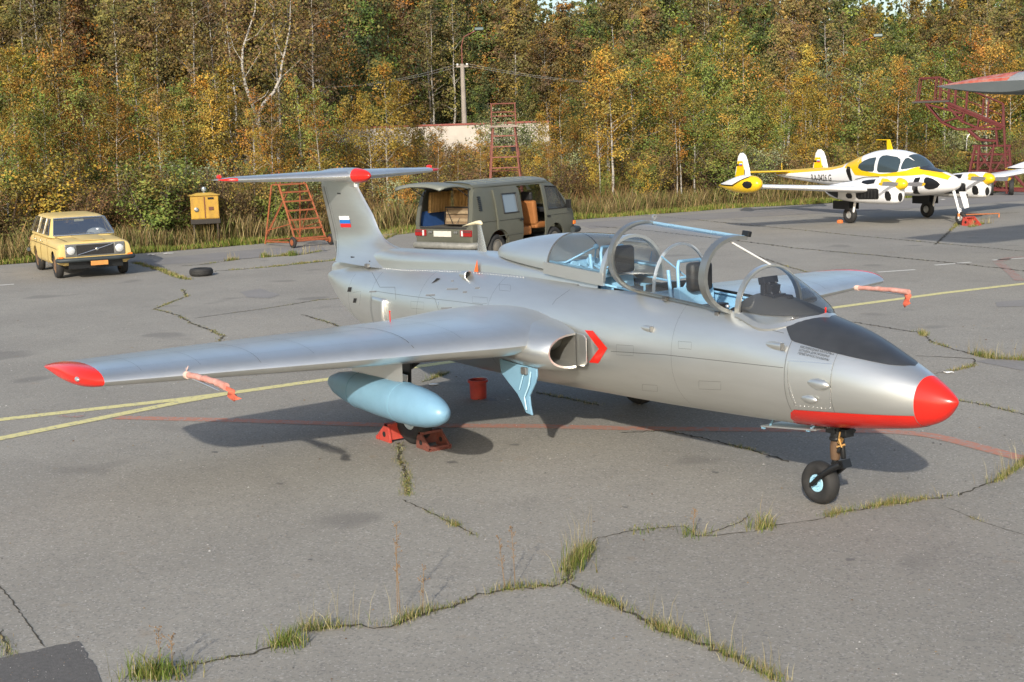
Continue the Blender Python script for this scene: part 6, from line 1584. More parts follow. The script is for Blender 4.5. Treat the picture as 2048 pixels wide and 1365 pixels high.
# ------------------------------------------------------------------ wheel chocks at the jet's starboard main wheel
chock_red = mat('chock_red', (.46, .05, .035), .6, 0, var=.15, vscale=12, col2=(.35, .10, .06), v2=.5, v2scale=20)
chock_rust = mat('chock_rusty_red', (.17, .05, .035), .7, 0, var=.25, vscale=14, col2=(.13, .07, .05), v2=.6, v2scale=18, bump=.2)
def chock(loc, rot, m, label, S=1.0):
    t = thing('wheel_chock', label, 'chock', loc, rot, None); W = .30*S; Hh = .20*S; L_ = .30*S
    for s in (-1, 1):
        mb = MB(); mb.prism([(0, s*W/2, 0), (L_, s*W/2, 0), (L_, s*W/2, .035), (.10*S, s*W/2, Hh), (.04*S, s*W/2, Hh), (0, s*W/2, .05)], (0, -s*.025, 0)); sp = mb.build('side_plate', m, t, bevel=.004)
        mb = MB(); mb.lathe([(.03*S, -.018), (.03*S, .018)], (.12*S, s*(W/2-.012), .08*S), 'y', 14); mb.build('lightening_hole', dark_hole, sp)
    mb = MB(); mb.box((.075*S, 0, Hh-.015), (.09*S, W, .03)); mb.build('top_bar', m, t, bevel=.004)
    mb = MB(); mb.box((L_-.03, 0, .022), (.06, W+.02, .04)); 
    fb = mb.build('toe_bar', m, t, bevel=.004)
    mb = MB()
    for k in range(8): mb.box((L_+.002, -W/2+.02+k*(W-.04)/7, .008), (.02, .018, .02))
    mb.build('toe_teeth', m, fb)
    mb = MB(); mb.prism([(0.015, -W/2+.02, .03), (.015, W/2-.02, .03), (.05*S, W/2-.02, Hh-.02), (.05*S, -W/2+.02, Hh-.02)], (.012, 0, 0)); mb.build('tyre_plate', m, t)
    return t
chock((-5.53, -1.47, 0), 0, chock_rust, 'rusty red steel wheel chock in front of the jet main wheel', .88)
chock((-5.88, -1.57, 0), PI, chock_red, 'bright red wheel chock behind the jet main wheel', 1.0)
p = Matrix.Rotation(R(-7.3), 3, 'Z')
tw = lambda x, y: Vector((-19.67, 25.27, 0))+p @ Vector((x, y, 0))
chock(tw(.22, 0), R(-7.3), chock_red, 'bright red chock at the nose wheel of the yellow and white aircraft', 1.3)
bar_m = mat('orange_bar', (.72, .22, .05), .5)
mb = MB(); a = tw(.0, -.1); b = ground(1998, 435); b = Vector((b.x, b.y, .12)); a.z = .30
d_ = b-a; mb.tube((0, 0, 0), (b.x-a.x, b.y-a.y, b.z-a.z), .022, .018, 8); mb.lathe([(.03, 0), (.03, .1)], (0, 0, -.05), 'z', 10); mb.tube((b.x-a.x, b.y-a.y, -.30), (b.x-a.x, b.y-a.y, b.z-a.z), .018, n=8)
o = mb.build('tow_bar', bar_m, loc=a); tag(o, 'thin orange tow bar at the nose wheel of the yellow and white aircraft', 'tow bar')
mb = MB(); mb.box((0, 0, .05), (.16, .12, .10)); mb.box((0, 0, .09), (.05, .14, .05)); o = mb.build('small_chock', mat('orange_chock', (.68, .20, .06), .6), loc=ground(1680, 447), bevel=.015); tag(o, 'small orange block beside the main wheel of the yellow and white aircraft', 'chock')

# ------------------------------------------------------------------ red bucket below the fuselage
bk = thing('bucket', 'dark red metal bucket standing under the jet fuselage', 'bucket', (-7.1, .25, 0))
pb = ground(957, 797); bk.location = pb
mb = MB(); mb.lathe([(.095, 0), (.10, .005), (.105, .20), (.125, .205), (.125, .235), (.112, .235), (.100, .20), (.094, .02), (.001, .02)], (0, 0, 0), 'z', 28, cap=False); mb.lathe([(.001, .004), (.095, .002)], (0, 0, 0), 'z', 28, cap=False); bo = mb.build('bucket_body', red_dull, bk, smooth=40)
mb = MB(); mb.path([(.12*math.cos(a), .12*math.sin(a), .225+.02*math.sin(a)) for a in [PI*k/10 for k in range(11)]], .004, 5); mb.build('handle', steel, bk)

# ------------------------------------------------------------------ loose tyre
ty = thing('loose_tyre', 'worn black tyre lying flat on the asphalt near the yellow car', 'tyre', tuple(ground(403, 552)))
ty.scale = (.76, .76, .80)
mb = MB(); mb.lathe([(.19, .03), (.24, .005), (.33, .02), (.365, .06), (.372, .12), (.365, .18), (.33, .225), (.24, .24), (.19, .215), (.20, .20), (.25, .205), (.30, .15), (.30, .08), (.25, .04), (.2, .045), (.19, .03)], (0, 0, 0), 'z', 40, cap=False); ty_ = mb.build('tyre_carcass', rubber, ty, smooth=60)
mb = MB()
for k in range(4): mb.lathe([(.368+.004*(k % 2), .07+.03*k), (.375, .08+.03*k), (.368, .09+.03*k)], (0, 0, 0), 'z', 40, cap=False)
mb.build('tread_ribs', rubber, ty_, smooth=60)

# ------------------------------------------------------------------ tube-frame steps
def frame(mb, segs, r=.022, n=6):
    for a, b in segs: mb.tube(a, b, r, n=n)
orange_rust = mat('rusty_orange_paint', (.30, .085, .03), .7, 0, var=.25, vscale=12, col2=(.20, .075, .04), v2=.6, v2scale=10)
def pole(parent, name, a, b, m, r=.022, n=6):
    mb = MB(); mb.tube(a, b, r, n=n); return mb.build(name, m, parent)
g1 = ground(585, 497); g2 = ground(662, 490)
st = thing('work_ladder', 'orange rusty wheeled work ladder standing behind the jet tail fin', 'ladder', ((g1.x+g2.x)/2, (g1.y+g2.y)/2, 0), math.atan2(g2.y-g1.y, g2.x-g1.x))
wl = (g2-g1).length/2
Hs = 1.85
for s in (-1, 1):
    pole(st, 'front_post', (s*wl*.80, 0, .12), (s*wl*.70, .95, Hs), orange_rust, .028); pole(st, 'rear_post', (s*wl*.92, 1.75, .05), (s*wl*.74, 1.35, Hs), orange_rust, .026)
    pole(st, 'base_rail', (s*wl*.86, 0, .16), (s*wl*.92, 1.75, .12), orange_rust, .026); pole(st, 'side_brace', (s*wl*.80, .25, .7), (s*wl*.88, 1.68, .45), orange_rust, .016); pole(st, 'side_brace', (s*wl*.72, .6, 1.5), (s*wl*.90, 1.7, .3), orange_rust, .016)
    pole(st, 'handrail_post', (s*wl*.62, .95, Hs), (s*wl*.62, 1.0, Hs+.4), orange_rust, .018)
for k in range(6):
    t = (k+.55)/6.4; mb = MB(); w = lerp(wl*.80, wl*.70, t); mb.box((0, .95*t, .12+(Hs-.12)*t), (2*w, .12, .045)); mb.build('step', orange_rust, st)
pole(st, 'cross_bar', (-wl*.9, 0, .2), (wl*.9, 0, .2), orange_rust, .03); pole(st, 'cross_bar', (-wl*.92, 1.75, .15), (wl*.92, 1.75, .15), orange_rust, .024); pole(st, 'cross_brace', (-wl*.92, 1.75, .15), (wl*.66, 1.40, 2.2), orange_rust, .016); pole(st, 'cross_brace', (wl*.92, 1.75, .15), (-wl*.66, 1.40, 2.2), orange_rust, .016)
mb = MB(); mb.box((0, 1.15, Hs), (wl*1.35, .5, .04)); mb.build('platform', orange_rust, st)
for s in (-1, 1):
    mb = MB(); mb.lathe([(.05, -.035), (.15, -.04), (.17, -.02), (.17, .02), (.15, .04), (.05, .035)], (s*wl*.98, -.02, .17), 'x', 22); w_ = mb.build('castor_wheel', rubber, st, smooth=40)
    mb = MB(); mb.lathe([(.09, -.044), (.09, .044)], (s*wl*.98, -.02, .17), 'x', 18); mb.build('wheel_disc', orange_rust, w_)
# dark red ladder tower behind the van
rust_red = mat('rusty_dark_red', (.20, .065, .045), .75, 0, var=.3, vscale=10, col2=(.10, .05, .04), v2=.6, v2scale=8)
pt_ = at_dist(1010, 46.5)
tw_ = thing('ladder_tower', 'tall rusty red ladder tower with railed platform rising behind the olive van', 'ladder', (pt_.x, pt_.y, 0), math.atan2(pt_.y-CAM.y, pt_.x-CAM.x)-PI/2)
zp = height_at(pt_, 253); zr = height_at(pt_, 207)
for s in (-1, 1):
    pole(tw_, 'front_leg', (s*.62, -.9, 0), (s*.36, -.2, zp), rust_red, .03); pole(tw_, 'back_leg', (s*.68, 1.2, 0), (s*.40, .55, zp), rust_red, .03)
    for y in (-.2, .55): pole(tw_, 'rail_post', (s*.42, y, zp), (s*.40, y, zr), rust_red, .022)
    pole(tw_, 'side_rail', (s*.42, -.2, zr), (s*.42, .55, zr), rust_red, .02); pole(tw_, 'side_rail', (s*.42, -.2, (zp+zr)/2), (s*.42, .55, (zp+zr)/2), rust_red, .018)
    pole(tw_, 'leg_brace', (s*.64, -.85, .2), (s*.46, .7, 2.2), rust_red, .018); pole(tw_, 'leg_brace', (s*.5, -.6, 2.4), (s*.42, .5, zp-.2), rust_red, .016)
for z in (zr, (zp+zr)/2+.1, zp+.35): pole(tw_, 'back_rail', (-.42, .55, z), (.42, .55, z), rust_red, .022)
for k in range(9):
    t = (k+.6)/9.5; mb = MB(); w = lerp(.62, .36, t); mb.box((0, lerp(-.9, -.2, t), zp*t), (2*w, .08, .04)); mb.build('rung', rust_red, tw_)
mb = MB(); mb.box((0, .18, zp), (.98, .95, .06)); mb.build('platform', mat('weathered_board', (.25, .20, .17), .85, 0, var=.2), tw_)
pole(tw_, 'waist_bar', (-.5, .6, zp*.55), (.5, .6, zp*.55), rust_red, .02); mb = MB(); mb.box((.30, -.28, zp-.75), (.16, .12, .20)); mb.build('junction_box', dark_hole, tw_)
# big red access gantry at the right
gant_red = mat('gantry_red', (.105, .018, .017), .6, 0, var=.2, vscale=4, col2=(.12, .035, .03), v2=.5, v2scale=3)
gb = ground(2003, 389); D0 = math.hypot(gb.x-CAM.x, gb.y-CAM.y)
ga = thing('access_gantry', 'large red tube-frame access gantry with sloping cantilever stair beyond the twin-engine aircraft', 'gantry', (gb.x, gb.y, 0), math.atan2(gb.y-CAM.y, gb.x-CAM.x)-PI/2)
MPX = D0/FPX
gx = lambda px, py, d=0.0: Vector(((px-2003)*MPX, d, (389+(px-2003)*-.033-py)*MPX))
def gp(name, a, b, r=.045, dd=(0, 0)): return pole(ga, name, gx(*a, dd[0]), gx(*b, dd[1]), gant_red, r)
for d in (-.75, .75):
    D2 = (d, d)
    gp('top_chord', (1902, 219), (2006, 264), .06, D2); gp('top_chord', (1905, 225), (2003, 266), .04, D2); gp('bottom_chord', (1866, 222), (1895, 256), .045, D2); gp('bottom_chord', (1895, 256), (1922, 269), .045, D2); gp('bottom_chord', (1922, 269), (2000, 268), .045, D2)
    gp('end_strut', (1905, 226), (1930, 254), .04, D2); gp('truss_web', (1930, 254), (1934, 238), .035, D2); gp('truss_web', (1930, 254), (1958, 266), .04, D2); gp('truss_web', (1958, 266), (1960, 250), .035, D2); gp('truss_web', (1866, 222), (1930, 240), .04, D2); gp('truss_web', (1895, 256), (1930, 246), .035, D2); gp('truss_web', (1958, 266), (1990, 258), .035, D2)
    gp('platform_beam', (1846, 218), (1902, 216), .05, D2)
    for px, y0, y1 in ((1850, 217, 176), (1882, 216, 174), (1890, 216, 174), (1905, 219, 178), (1917, 225, 184), (1937, 236, 196), (1966, 249, 212), (1975, 253, 216), (2001, 263, 222)): gp('rail_post', (px, y0), (px+(2 if px > 1880 else 5), y1), .03, D2)
    gp('handrail', (1855, 175), (1890, 173), .03, D2); gp('handrail', (1890, 173), (2002, 222), .03, D2); gp('mid_rail', (1892, 195), (2001, 243), .022, D2)
    gp('mast', (2002, 222), (2012, 386), .05, D2); gp('mast', (1990, 264), (1994, 300), .045, D2)
    gp('tower_leg', (1955, 298), (1940, 378), .05, D2); gp('tower_leg', (1988, 296), (1976, 384), .05, D2); gp('tower_leg', (1962, 298), (1958, 384), .05, D2); gp('tower_leg', (2014, 300), (2022, 384), .05, D2)
    gp('knee', (1942, 270), (1962, 288), .07, D2); gp('knee', (1962, 288), (1992, 290), .05, D2)
    for y in (299, 315, 330, 345, 360): gp('cross_rail', (1950-(y-299)*.12, y), (2018, y), .028, D2)
    gp('tower_brace', (1955, 300), (1985, 345), .03, D2); gp('tower_brace', (1988, 300), (1950, 360), .03, D2); gp('tower_brace', (1990, 345), (2016, 300), .03, D2); gp('tower_brace', (1978, 384), (2018, 330), .03, D2)
    gp('base_beam', (1938, 379), (2050, 380), .06, D2); gp('tow_leg', (2022, 350), (2060, 392), .045, D2)
for a in ((1850, 217), (1882, 217), (1905, 222), (1895, 256), (1930, 254), (1958, 266), (1990, 266), (1955, 298), (2014, 300), (1940, 378), (2022, 380), (1855, 176), (1888, 174), (1975, 330), (2000, 360)): gp('cross_tie', a, a, .03, (-.75, .75))
for k in range(12): gp('stair_tread', (1910+k*8, 222+k*3.45), (1910+k*8, 222+k*3.45), .035, (-.75, .75))
mb = MB(); a, b = gx(1842, 219), gx(1908, 217); mb.box((a+b)/2, ((b-a).length, 1.6, .07)); mb.build('platform_deck', black_gear, ga)
for px in (1985, 2020):
    for d in (-.7, .7):
        c = gx(px, 381, d); c.z = .33; mb = MB(); mb.lathe([(.1, -.08), (.30, -.09), (.33, -.05), (.33, .05), (.30, .09), (.1, .08)], c, 'x', 24); mb.build('road_wheel', rubber, ga, smooth=40)
# ------------------------------------------------------------------ yellow ground power boxes
box_y = mat('rusty_yellow_paint', (.42, .245, .02), .6, 0, var=.15, vscale=5, col2=(.22, .10, .03), v2=.55, v2scale=7, stretch=(1, 1, .35))
def power_box(p, w, h, z0, label, rot, leg=True, lean=0.0):
    t = thing('power_cabinet', label, 'cabinet', p, rot); d = w*.75
    t.rotation_euler = (0, lean, rot)
    mb = MB(); mb.box((0, 0, z0+h/2), (w, d, h)); bd = mb.build('cabinet_body', box_y, t, bevel=.02)
    mb = MB(); mb.box((0, 0, z0+h+.04), (w*1.12, d*1.15, .08), taper=(.45, .45)); mb.build('cabinet_roof', mat('yellow_roof', (.50, .32, .06), .6, 0, var=.2, vscale=4), t)
    mb = MB(); mb.box((-w*.25, -d/2-.008, z0+h*.5), (w*.46, .02, h*.92)); d1 = mb.build('cabinet_door', box_y, t, bevel=.005)
    mb = MB(); mb.box((w*.25, -d/2-.008, z0+h*.5), (w*.46, .02, h*.92)); d2 = mb.build('cabinet_door', box_y, t, bevel=.005)
    mb = MB(); mb.box((0, -d/2-.02, z0+h*.5), (.03, .02, h*.9)); mb.build('door_post', mat('rust_strip', (.16, .06, .03), .8), t)
    mb = MB(); mb.lathe([(.06, 0), (.07, -.03), (.03, -.05)], (-w*.3, -d/2-.02, z0+h*.42), 'y', 16); mb.build('round_socket', steel, d1)
    mb = MB(); mb.box((w*.22, -d/2-.03, z0+h*.45), (.14, .03, .10)); mb.build('latch', mat('rust_latch', (.13, .05, .03), .8), d2); mb = MB(); mb.box((w*.22, -d/2-.025, z0+h*.88), (.18, .02, .06)); mb.build('name_plate', dark_hole, d2)
    mb = MB(); mb.box((0, 0, z0-.07), (w*1.05, d*1.05, .16)); mb.build('skid', mat('dark_skid', (.03, .025, .02), .8), t, bevel=.02)
    for sx in (-1, 1):
        for sy in (-1, 1): pole(t, 'leg', (sx*w*.42, sy*d*.42, 0), (sx*w*.42, sy*d*.42, z0-.1), mat('leg_dark', (.04, .03, .025), .8), .035)
    return t, z0+h+.08
pg = at_dist(404, 43.2); zb0 = height_at(pg, 437); zb1 = height_at(pg, 390)
yaw_c = lambda p: math.atan2(p.y-CAM.y, p.x-CAM.x)-PI/2
t, zt_ = power_box(pg, .86, zb1-zb0, zb0-.02, 'rusty yellow cabinet with a roof lamp at the wood edge near the orange ladder', yaw_c(pg))
mb = MB(); mb.lathe([(.035, 0), (.035, .06), (.075, .07), (.085, .14), (.06, .2), (.001, .21)], (0, 0, zt_-.02), 'z', 16); mb.build('roof_lamp', mat('lamp_dome', (.30, .34, .35), .2, .4), t, smooth=40)
pg = at_dist(1920, 63.0); zb0 = height_at(pg, 340); zb1 = height_at(pg, 307)
t, zt_ = power_box(pg, 1.05, zb1-zb0, zb0, 'weathered yellow cabinet beside the red gantry', yaw_c(pg)+.3)
pole(t, 'aerial', (.25, 0, zt_-.05), (.3, 0, zt_+.75), steel, .02); pole(t, 'aerial', (.27, 0, zt_+.55), (.42, 0, zt_+.8), steel, .015)

# ------------------------------------------------------------------ concrete wall far behind the scrub
wall_m = mat('whitewashed_concrete', (.50, .45, .385), .9, 0, var=.12, vscale=1.2, col2=(.38, .34, .29), v2=.5, v2scale=.5, bump=.2, bscale=4)
pa_, pb_ = at_dist(560, 74.0), at_dist(1100, 74.0)
wz0 = height_at(pa_.lerp(pb_, .5), 254)
wl_ = thing('concrete_wall', 'long pale concrete wall with a red capping standing behind the brown scrub', 'wall', tuple(pa_.lerp(pb_, .5)), math.atan2(pb_.y-pa_.y, pb_.x-pa_.x))
Lw = (pb_-pa_).length; npan = int(Lw/2.6)
for k in range(npan):
    mb = MB(); x0 = -Lw/2+k*Lw/npan; mb.box((x0+Lw/npan/2, 0, wz0/2), (Lw/npan-.02, .16, wz0)); mb.build('wall_panel', wall_m, wl_)
mb = MB(); mb.box((0, 0, wz0+.05), (Lw, .26, .10)); mb.build('wall_capping', mat('red_capping', (.26, .08, .06), .8), wl_)

# ------------------------------------------------------------------ lamp posts with overhead wires
post_m = mat('weathered_concrete_post', (.30, .26, .22), .9, 0, var=.15, vscale=3)
def lamp(px, D, pys, label):
    p = at_dist(px, D); t = thing('lamp_post', label, 'lamp post', (p.x, p.y, 0), math.atan2(p.y-CAM.y, p.x-CAM.x)-PI/2)
    zi, ze, zl = [height_at(p, q) for q in pys]; m_ = D/FPX
    mb = MB(); mb.path([(0, 0, 0), (0, 0, zi)], [.20, .12], 10); mb.build('post', post_m, t, smooth=60)
    mb = MB(); mb.path([(0, 0, zi-.6), (0, 0, ze), (.15, 0, ze+.5), (30*m_, 0, zl)], [.04, .035, .03, .03], 8); arm = mb.build('lamp_arm', rust_red, t)
    mb = MB(); mb.rings([[(30*m_+.0+x, y*.16, zl+.05+z) for y, z in ((-1, -.05), (1, -.05), (.7, .12), (-.7, .12))] for x in (-.1, .25, .42)]); mb.build('lamp_head', mat('lamp_green', (.05, .09, .09), .4), t, bevel=.03)
    mb = MB(); mb.box((0, 0, zi-.15), (.7, .1, .1)); mb.build('cross_arm', post_m, t)
    for s in (-1, 1):
        mb = MB(); mb.lathe([(.05, 0), (.07, .05), (.05, .1)], (s*.28, 0, zi-.08), 'z', 10); mb.build('insulator', white_paint, t)
    return p, zi
p1, z1 = lamp(932, 80.0, (128, 92, 62), 'lamp post with bent arm standing behind the concrete wall')
p2, z2 = lamp(1716, 84.0, (118, 100, 76), 'lamp head just above the birch crowns behind the yellow and white aircraft')
wire_m = mat('grey_wire', (.20, .20, .20), .6)
p0 = at_dist(380, 80)
for k, (a, za, b, zb_) in enumerate(((p0, height_at(p0, 145), p1, z1), (p1, z1, p2, height_at(p2, 140)))):
    for s in (-.28, .28):
        mb = MB(); o0 = a.copy(); P = []
        for i in range(21):
            q = a.lerp(b, i/20); P.append(Vector((q.x-o0.x+s*.4, q.y-o0.y+s, lerp(za, zb_, i/20)-1.1*4*(i/20)*(1-i/20))))
        mb.path(P, .008, 4); o = mb.build('overhead_wire', wire_m, loc=(o0.x, o0.y, 0)); tag(o, 'thin grey overhead wire strung %s the bent-arm lamp post' % ('towards the left wood from' if k == 0 else 'over the birches from'), 'wire', 'overhead wires')
# litter
rg = random.Random(4)
for i, (px, py, w, d) in enumerate(((337, 508, .35, .12), (302, 511, .2, .1), (868, 771, .13, .09), (1897, 747, .13, .07), (1885, 400, .2, .1), (262, 503, .25, .12))):
    p = ground(px, py); mb = MB(); n_ = 7; P = [(w*(.4+.2*rg.random())*math.cos(2*PI*k/n_), d*(.4+.2*rg.random())*math.sin(2*PI*k/n_), .012+.015*rg.random()) for k in range(n_)]
    mb.add(P, [tuple(range(n_))]); o = mb.build('paper_scrap', white_paint, loc=(p.x, p.y, .0), solid=.006); o.rotation_euler.z = math.atan2(p.y-CAM.y, p.x-CAM.x)-PI/2
    tag(o, 'small white paper scrap on the asphalt '+('at the verge near the yellow car', 'at the verge near the yellow car', 'beside the red bucket', 'by the crack beyond the jet nose', 'beyond the twin-engine aircraft nose wheel', 'at the verge near the yellow car')[i], 'litter', 'paper scraps on the asphalt')
# ------------------------------------------------------------------ wood: prototypes, then copies that share their meshes
def leaf_material(name, trans):
    m = bpy.data.materials.new(name); m.use_nodes = True; leafy(m, .65, trans); return m
leaf_m = leaf_material('autumn_leaves', .22)
bark_white = bpy.data.materials.new('birch_bark'); bark_white.use_nodes = True
def _bark(m, c1, c2, sc=(5, 5, 1.2), lo=.52, hi=.62):
    N = m.node_tree.nodes; L = m.node_tree.links; b = N['Principled BSDF']; b.inputs['Roughness'].default_value = .8
    tc = N.new('ShaderNodeTexCoord'); mp = N.new('ShaderNodeMapping'); mp.inputs['Scale'].default_value = sc; n = N.new('ShaderNodeTexNoise'); n.inputs['Scale'].default_value = 3.0; n.inputs['Detail'].default_value = 5
    L.new(tc.outputs['Object'], mp.inputs[0]); L.new(mp.outputs[0], n.inputs['Vector'])
    r = N.new('ShaderNodeMapRange'); r.inputs['From Min'].default_value = lo; r.inputs['From Max'].default_value = hi; L.new(n.outputs['Fac'], r.inputs['Value'])
    x = N.new('ShaderNodeMix'); x.data_type = 'RGBA'; x.inputs[6].default_value = (*c1, 1); x.inputs[7].default_value = (*c2, 1); L.new(r.outputs[0], x.inputs[0]); L.new(x.outputs[2], b.inputs['Base Color'])
_bark(bark_white, (.36, .335, .295), (.055, .045, .04), (3, 3, 7))
bark_grey = bpy.data.materials.new('grey_bark'); bark_grey.use_nodes = True; _bark(bark_grey, (.15, .125, .10), (.06, .048, .038))
bark_brown = bpy.data.materials.new('brown_bark'); bark_brown.use_nodes = True; _bark(bark_brown, (.10, .065, .042), (.04, .028, .02))
YEL = [(0.378, 0.259, 0.0427), (0.462, 0.315, 0.057), (0.322, 0.203, 0.0399), (0.266, 0.21, 0.0456), (0.42, 0.224, 0.0356)]
ORG = [(0.3808, 0.1836, 0.0266), (0.4488, 0.238, 0.0372), (0.2992, 0.136, 0.0266), (0.3672, 0.2448, 0.0466)]
GRN = [(0.1651, 0.2283, 0.0456), (0.2152, 0.2756, 0.0578), (0.1364, 0.1812, 0.038), (0.287, 0.2913, 0.0684), (0.1004, 0.1497, 0.0334)]
OLV = [(0.2161, 0.1901, 0.0486), (0.2788, 0.2193, 0.0517), (0.1673, 0.1608, 0.0426), (0.3346, 0.2412, 0.0532), (0.1394, 0.1389, 0.041)]
BRN = [(0.1913, 0.1211, 0.0541), (0.2422, 0.153, 0.0641), (0.153, 0.0994, 0.0484), (0.2677, 0.1658, 0.057), (0.1785, 0.1275, 0.057)]
DRK = [(0.0576, 0.085, 0.0288), (0.081, 0.1054, 0.036), (0.045, 0.068, 0.0252), (0.108, 0.119, 0.0396)]
OLV_HAZE = [tuple(.72*c+.28*g for c, g in zip(t, (.135, .11, .06))) for t in OLV]  # back-wood palettes mixed toward grey-brown, distance haze put into the leaf colours
BRN_HAZE = [tuple(.72*c+.28*g for c, g in zip(t, (.12, .095, .06))) for t in BRN]
YEL_HAZE = [tuple(.62*c+.38*g for c, g in zip(t, (.20, .15, .06))) for t in YEL]
SIL = [(0.28, 0.308, 0.168), (0.364, 0.378, 0.224), (0.196, 0.238, 0.112), (0.252, 0.266, 0.112)]
def build_tree(name, label, cat, seed, H, r0, base, width, nb, nl, leaf, pals, bark, shape='birch', group=None, wig=.02, up=.7, stems=1, spread=.16, fork=None):
    rng = np.random.default_rng(seed); rr = random.Random(seed)
    t = thing(name, label, cat, (0, 0, -100), 0, group)
    tm = MB(); LV = []; LC = []
    for sidx in range(stems):
        if stems == 1: lean = Vector((rr.uniform(-.04, .04), rr.uniform(-.04, .04), 0)); o0 = Vector((0, 0, 0)); Hs_ = H
        else: a_ = rr.uniform(0, 2*PI); lean = Vector((math.cos(a_), math.sin(a_), 0))*rr.uniform(.05, .45); o0 = Vector((math.cos(a_), math.sin(a_), 0))*rr.uniform(0, .12*width); Hs_ = H*rr.uniform(.6, 1.0)
        n = 9; P = []; w_ = Vector((0, 0, 0))
        for i in range(n):
            w_ = w_+Vector((rr.gauss(0, wig), rr.gauss(0, wig), 0))*Hs_/n*2
            P.append(o0+lean*(Hs_*i/(n-1))+w_+Vector((0, 0, Hs_*i/(n-1))))
        RR = [max(.006, r0*(1-.93*(i/(n-1))**.85)) for i in range(n)]
        tm.path(P, RR, 7 if stems == 1 else 5)
        def tp(u):
            u = max(0, min(.999, u))*(n-1); i = int(u); return P[i].lerp(P[i+1], u-i)
        nbs = nb//stems
        for b in range(nbs):
            u = base+(1-base)*(rr.random()**.85); tt = (u-base)/(1-base)
            if shape == 'birch': L_ = width*(.25+.95*math.sin(PI*min(1, .12+.80*tt))**.8)*rr.uniform(.55, 1.1)*(1-.35*tt)
            elif shape == 'spruce': L_ = width*(1.02-tt)*rr.uniform(.7, 1.1)
            else: L_ = width*(.45+.6*math.sin(PI*(.15+.75*tt)))*rr.uniform(.5, 1.1)
            az = rr.uniform(0, 2*PI); el = up*rr.uniform(.5, 1.3) if shape != 'spruce' else rr.uniform(-.25, .15)
            d_ = Vector((math.cos(az)*math.cos(el), math.sin(az)*math.cos(el), math.sin(el))); p0 = tp(u)
            mid = p0+d_*L_*.55; end = p0+d_*L_+Vector((0, 0, -.12*L_ if shape == 'birch' else 0))
            if b % 2 == 0 or shape == 'shrub': tm.path([p0, mid, end], [max(.004, RR[min(n-1, int(u*(n-1)))]*.38), .007 if stems == 1 else .005, .003], 3, cap=False)
            k = max(4, int(nl/nb*rr.uniform(.5, 1.5)*(L_/width+.25)))
            s = rng.uniform(.18, 1.08, k)[:, None]
            A_ = np.array(p0)[None]; M_ = np.array(mid)[None]; E_ = np.array(end)[None]
            Q = np.where(s < .55, A_+(M_-A_)*s/.55, M_+(E_-M_)*(s-.55)/.45)
            # clumped twigs
            nc = max(2, k//14); cc = rng.normal(0, spread*L_*.8+.05, (nc, 3)); ci = rng.integers(0, nc, k)
            Q = Q+cc[ci]*np.array([1, 1, .8])+rng.normal(0, .05+.05*L_, (k, 3))
            if shape == 'spruce': Q[:, 2] -= rng.uniform(0, .22, k)*L_
            pal = pals[rr.randrange(len(pals))]; c0 = np.array(pal[rr.randrange(len(pal))]); c1 = np.array(pal[rr.randrange(len(pal))])
            cm = rng.uniform(0, 1, k)[:, None]; c = (c0*(1-cm)+c1*cm)*rng.uniform(.72, 1.18, k)[:, None]*rr.uniform(.72, 1.2)
            LV.append(Q); LC.append(c)
    Q = np.concatenate(LV); c = np.concatenate(LC); k = len(Q)
    keep = Q[:, 2] > .05; Q = Q[keep]; c = c[keep]; k = len(Q)
    cen = np.stack([0*Q[:, 0], 0*Q[:, 0], Q[:, 2]-.18*width], 1); out = Q-cen; out /= (np.linalg.norm(out, axis=1)[:, None]+1e-6); nrm = out*1.15+rng.normal(0, .55, (k, 3)); nrm[:, 2] += .25; nrm /= np.linalg.norm(nrm, axis=1)[:, None]
    tg = np.cross(nrm, rng.normal(0, 1, (k, 3))); tg /= np.linalg.norm(tg, axis=1)[:, None]; bt = np.cross(nrm, tg)
    sz = leaf*rng.uniform(.55, 1.35, k)[:, None]; el_ = 1.0 if shape != 'spruce' else .45
    V = np.stack([Q-tg*sz*.5, Q+bt*sz*.38*el_, Q+tg*sz*.55, Q-bt*sz*.38*el_], 1).reshape(-1, 3)
    F = np.arange(4*k).reshape(k, 4); CC = np.repeat(c, 4, 0)
    tm.build('trunk', bark, t, smooth=60)
    link('crown', np_mesh('crown', V, F, CC), leaf_m, t)
    return t
PROTO = {}
def P_(key, n, *a, **k):
    PROTO[key] = [build_tree(*a, seed=100*len(PROTO)+i, **k) for i in range(n)]
P_('yb', 3, 'young_birch', 'young birch with yellow and orange leaves at the edge of the asphalt', 'tree', H=7.0, r0=.065, base=.30, width=1.35, nb=75, nl=5200, leaf=.085, pals=[YEL, ORG, YEL, OLV], bark=bark_white, group='yellow young birches along the apron edge')
P_('gb', 3, 'green_birch', 'young birch still mostly green at the edge of the asphalt', 'tree', H=7.5, r0=.07, base=.22, width=1.6, nb=85, nl=6400, leaf=.09, pals=[GRN, GRN, OLV, YEL], bark=bark_white, group='green young birches along the apron edge')
P_('ob', 2, 'thin_birch', 'thin white-stemmed birch with sparse brownish leaves in the scrub', 'tree', H=6.5, r0=.05, base=.35, width=.95, nb=46, nl=1700, leaf=.08, pals=[BRN, OLV, ORG], bark=bark_white, group='thin birches in the scrub')
P_('tb', 4, 'tall_birch', 'tall birch with ochre crown in the wood behind the scrub', 'tree', H=16, r0=.16, base=.28, width=2.7, nb=120, nl=7600, leaf=.19, pals=[OLV_HAZE, YEL_HAZE, BRN_HAZE, OLV_HAZE], bark=bark_white, group='tall birches in the back wood', wig=.02)
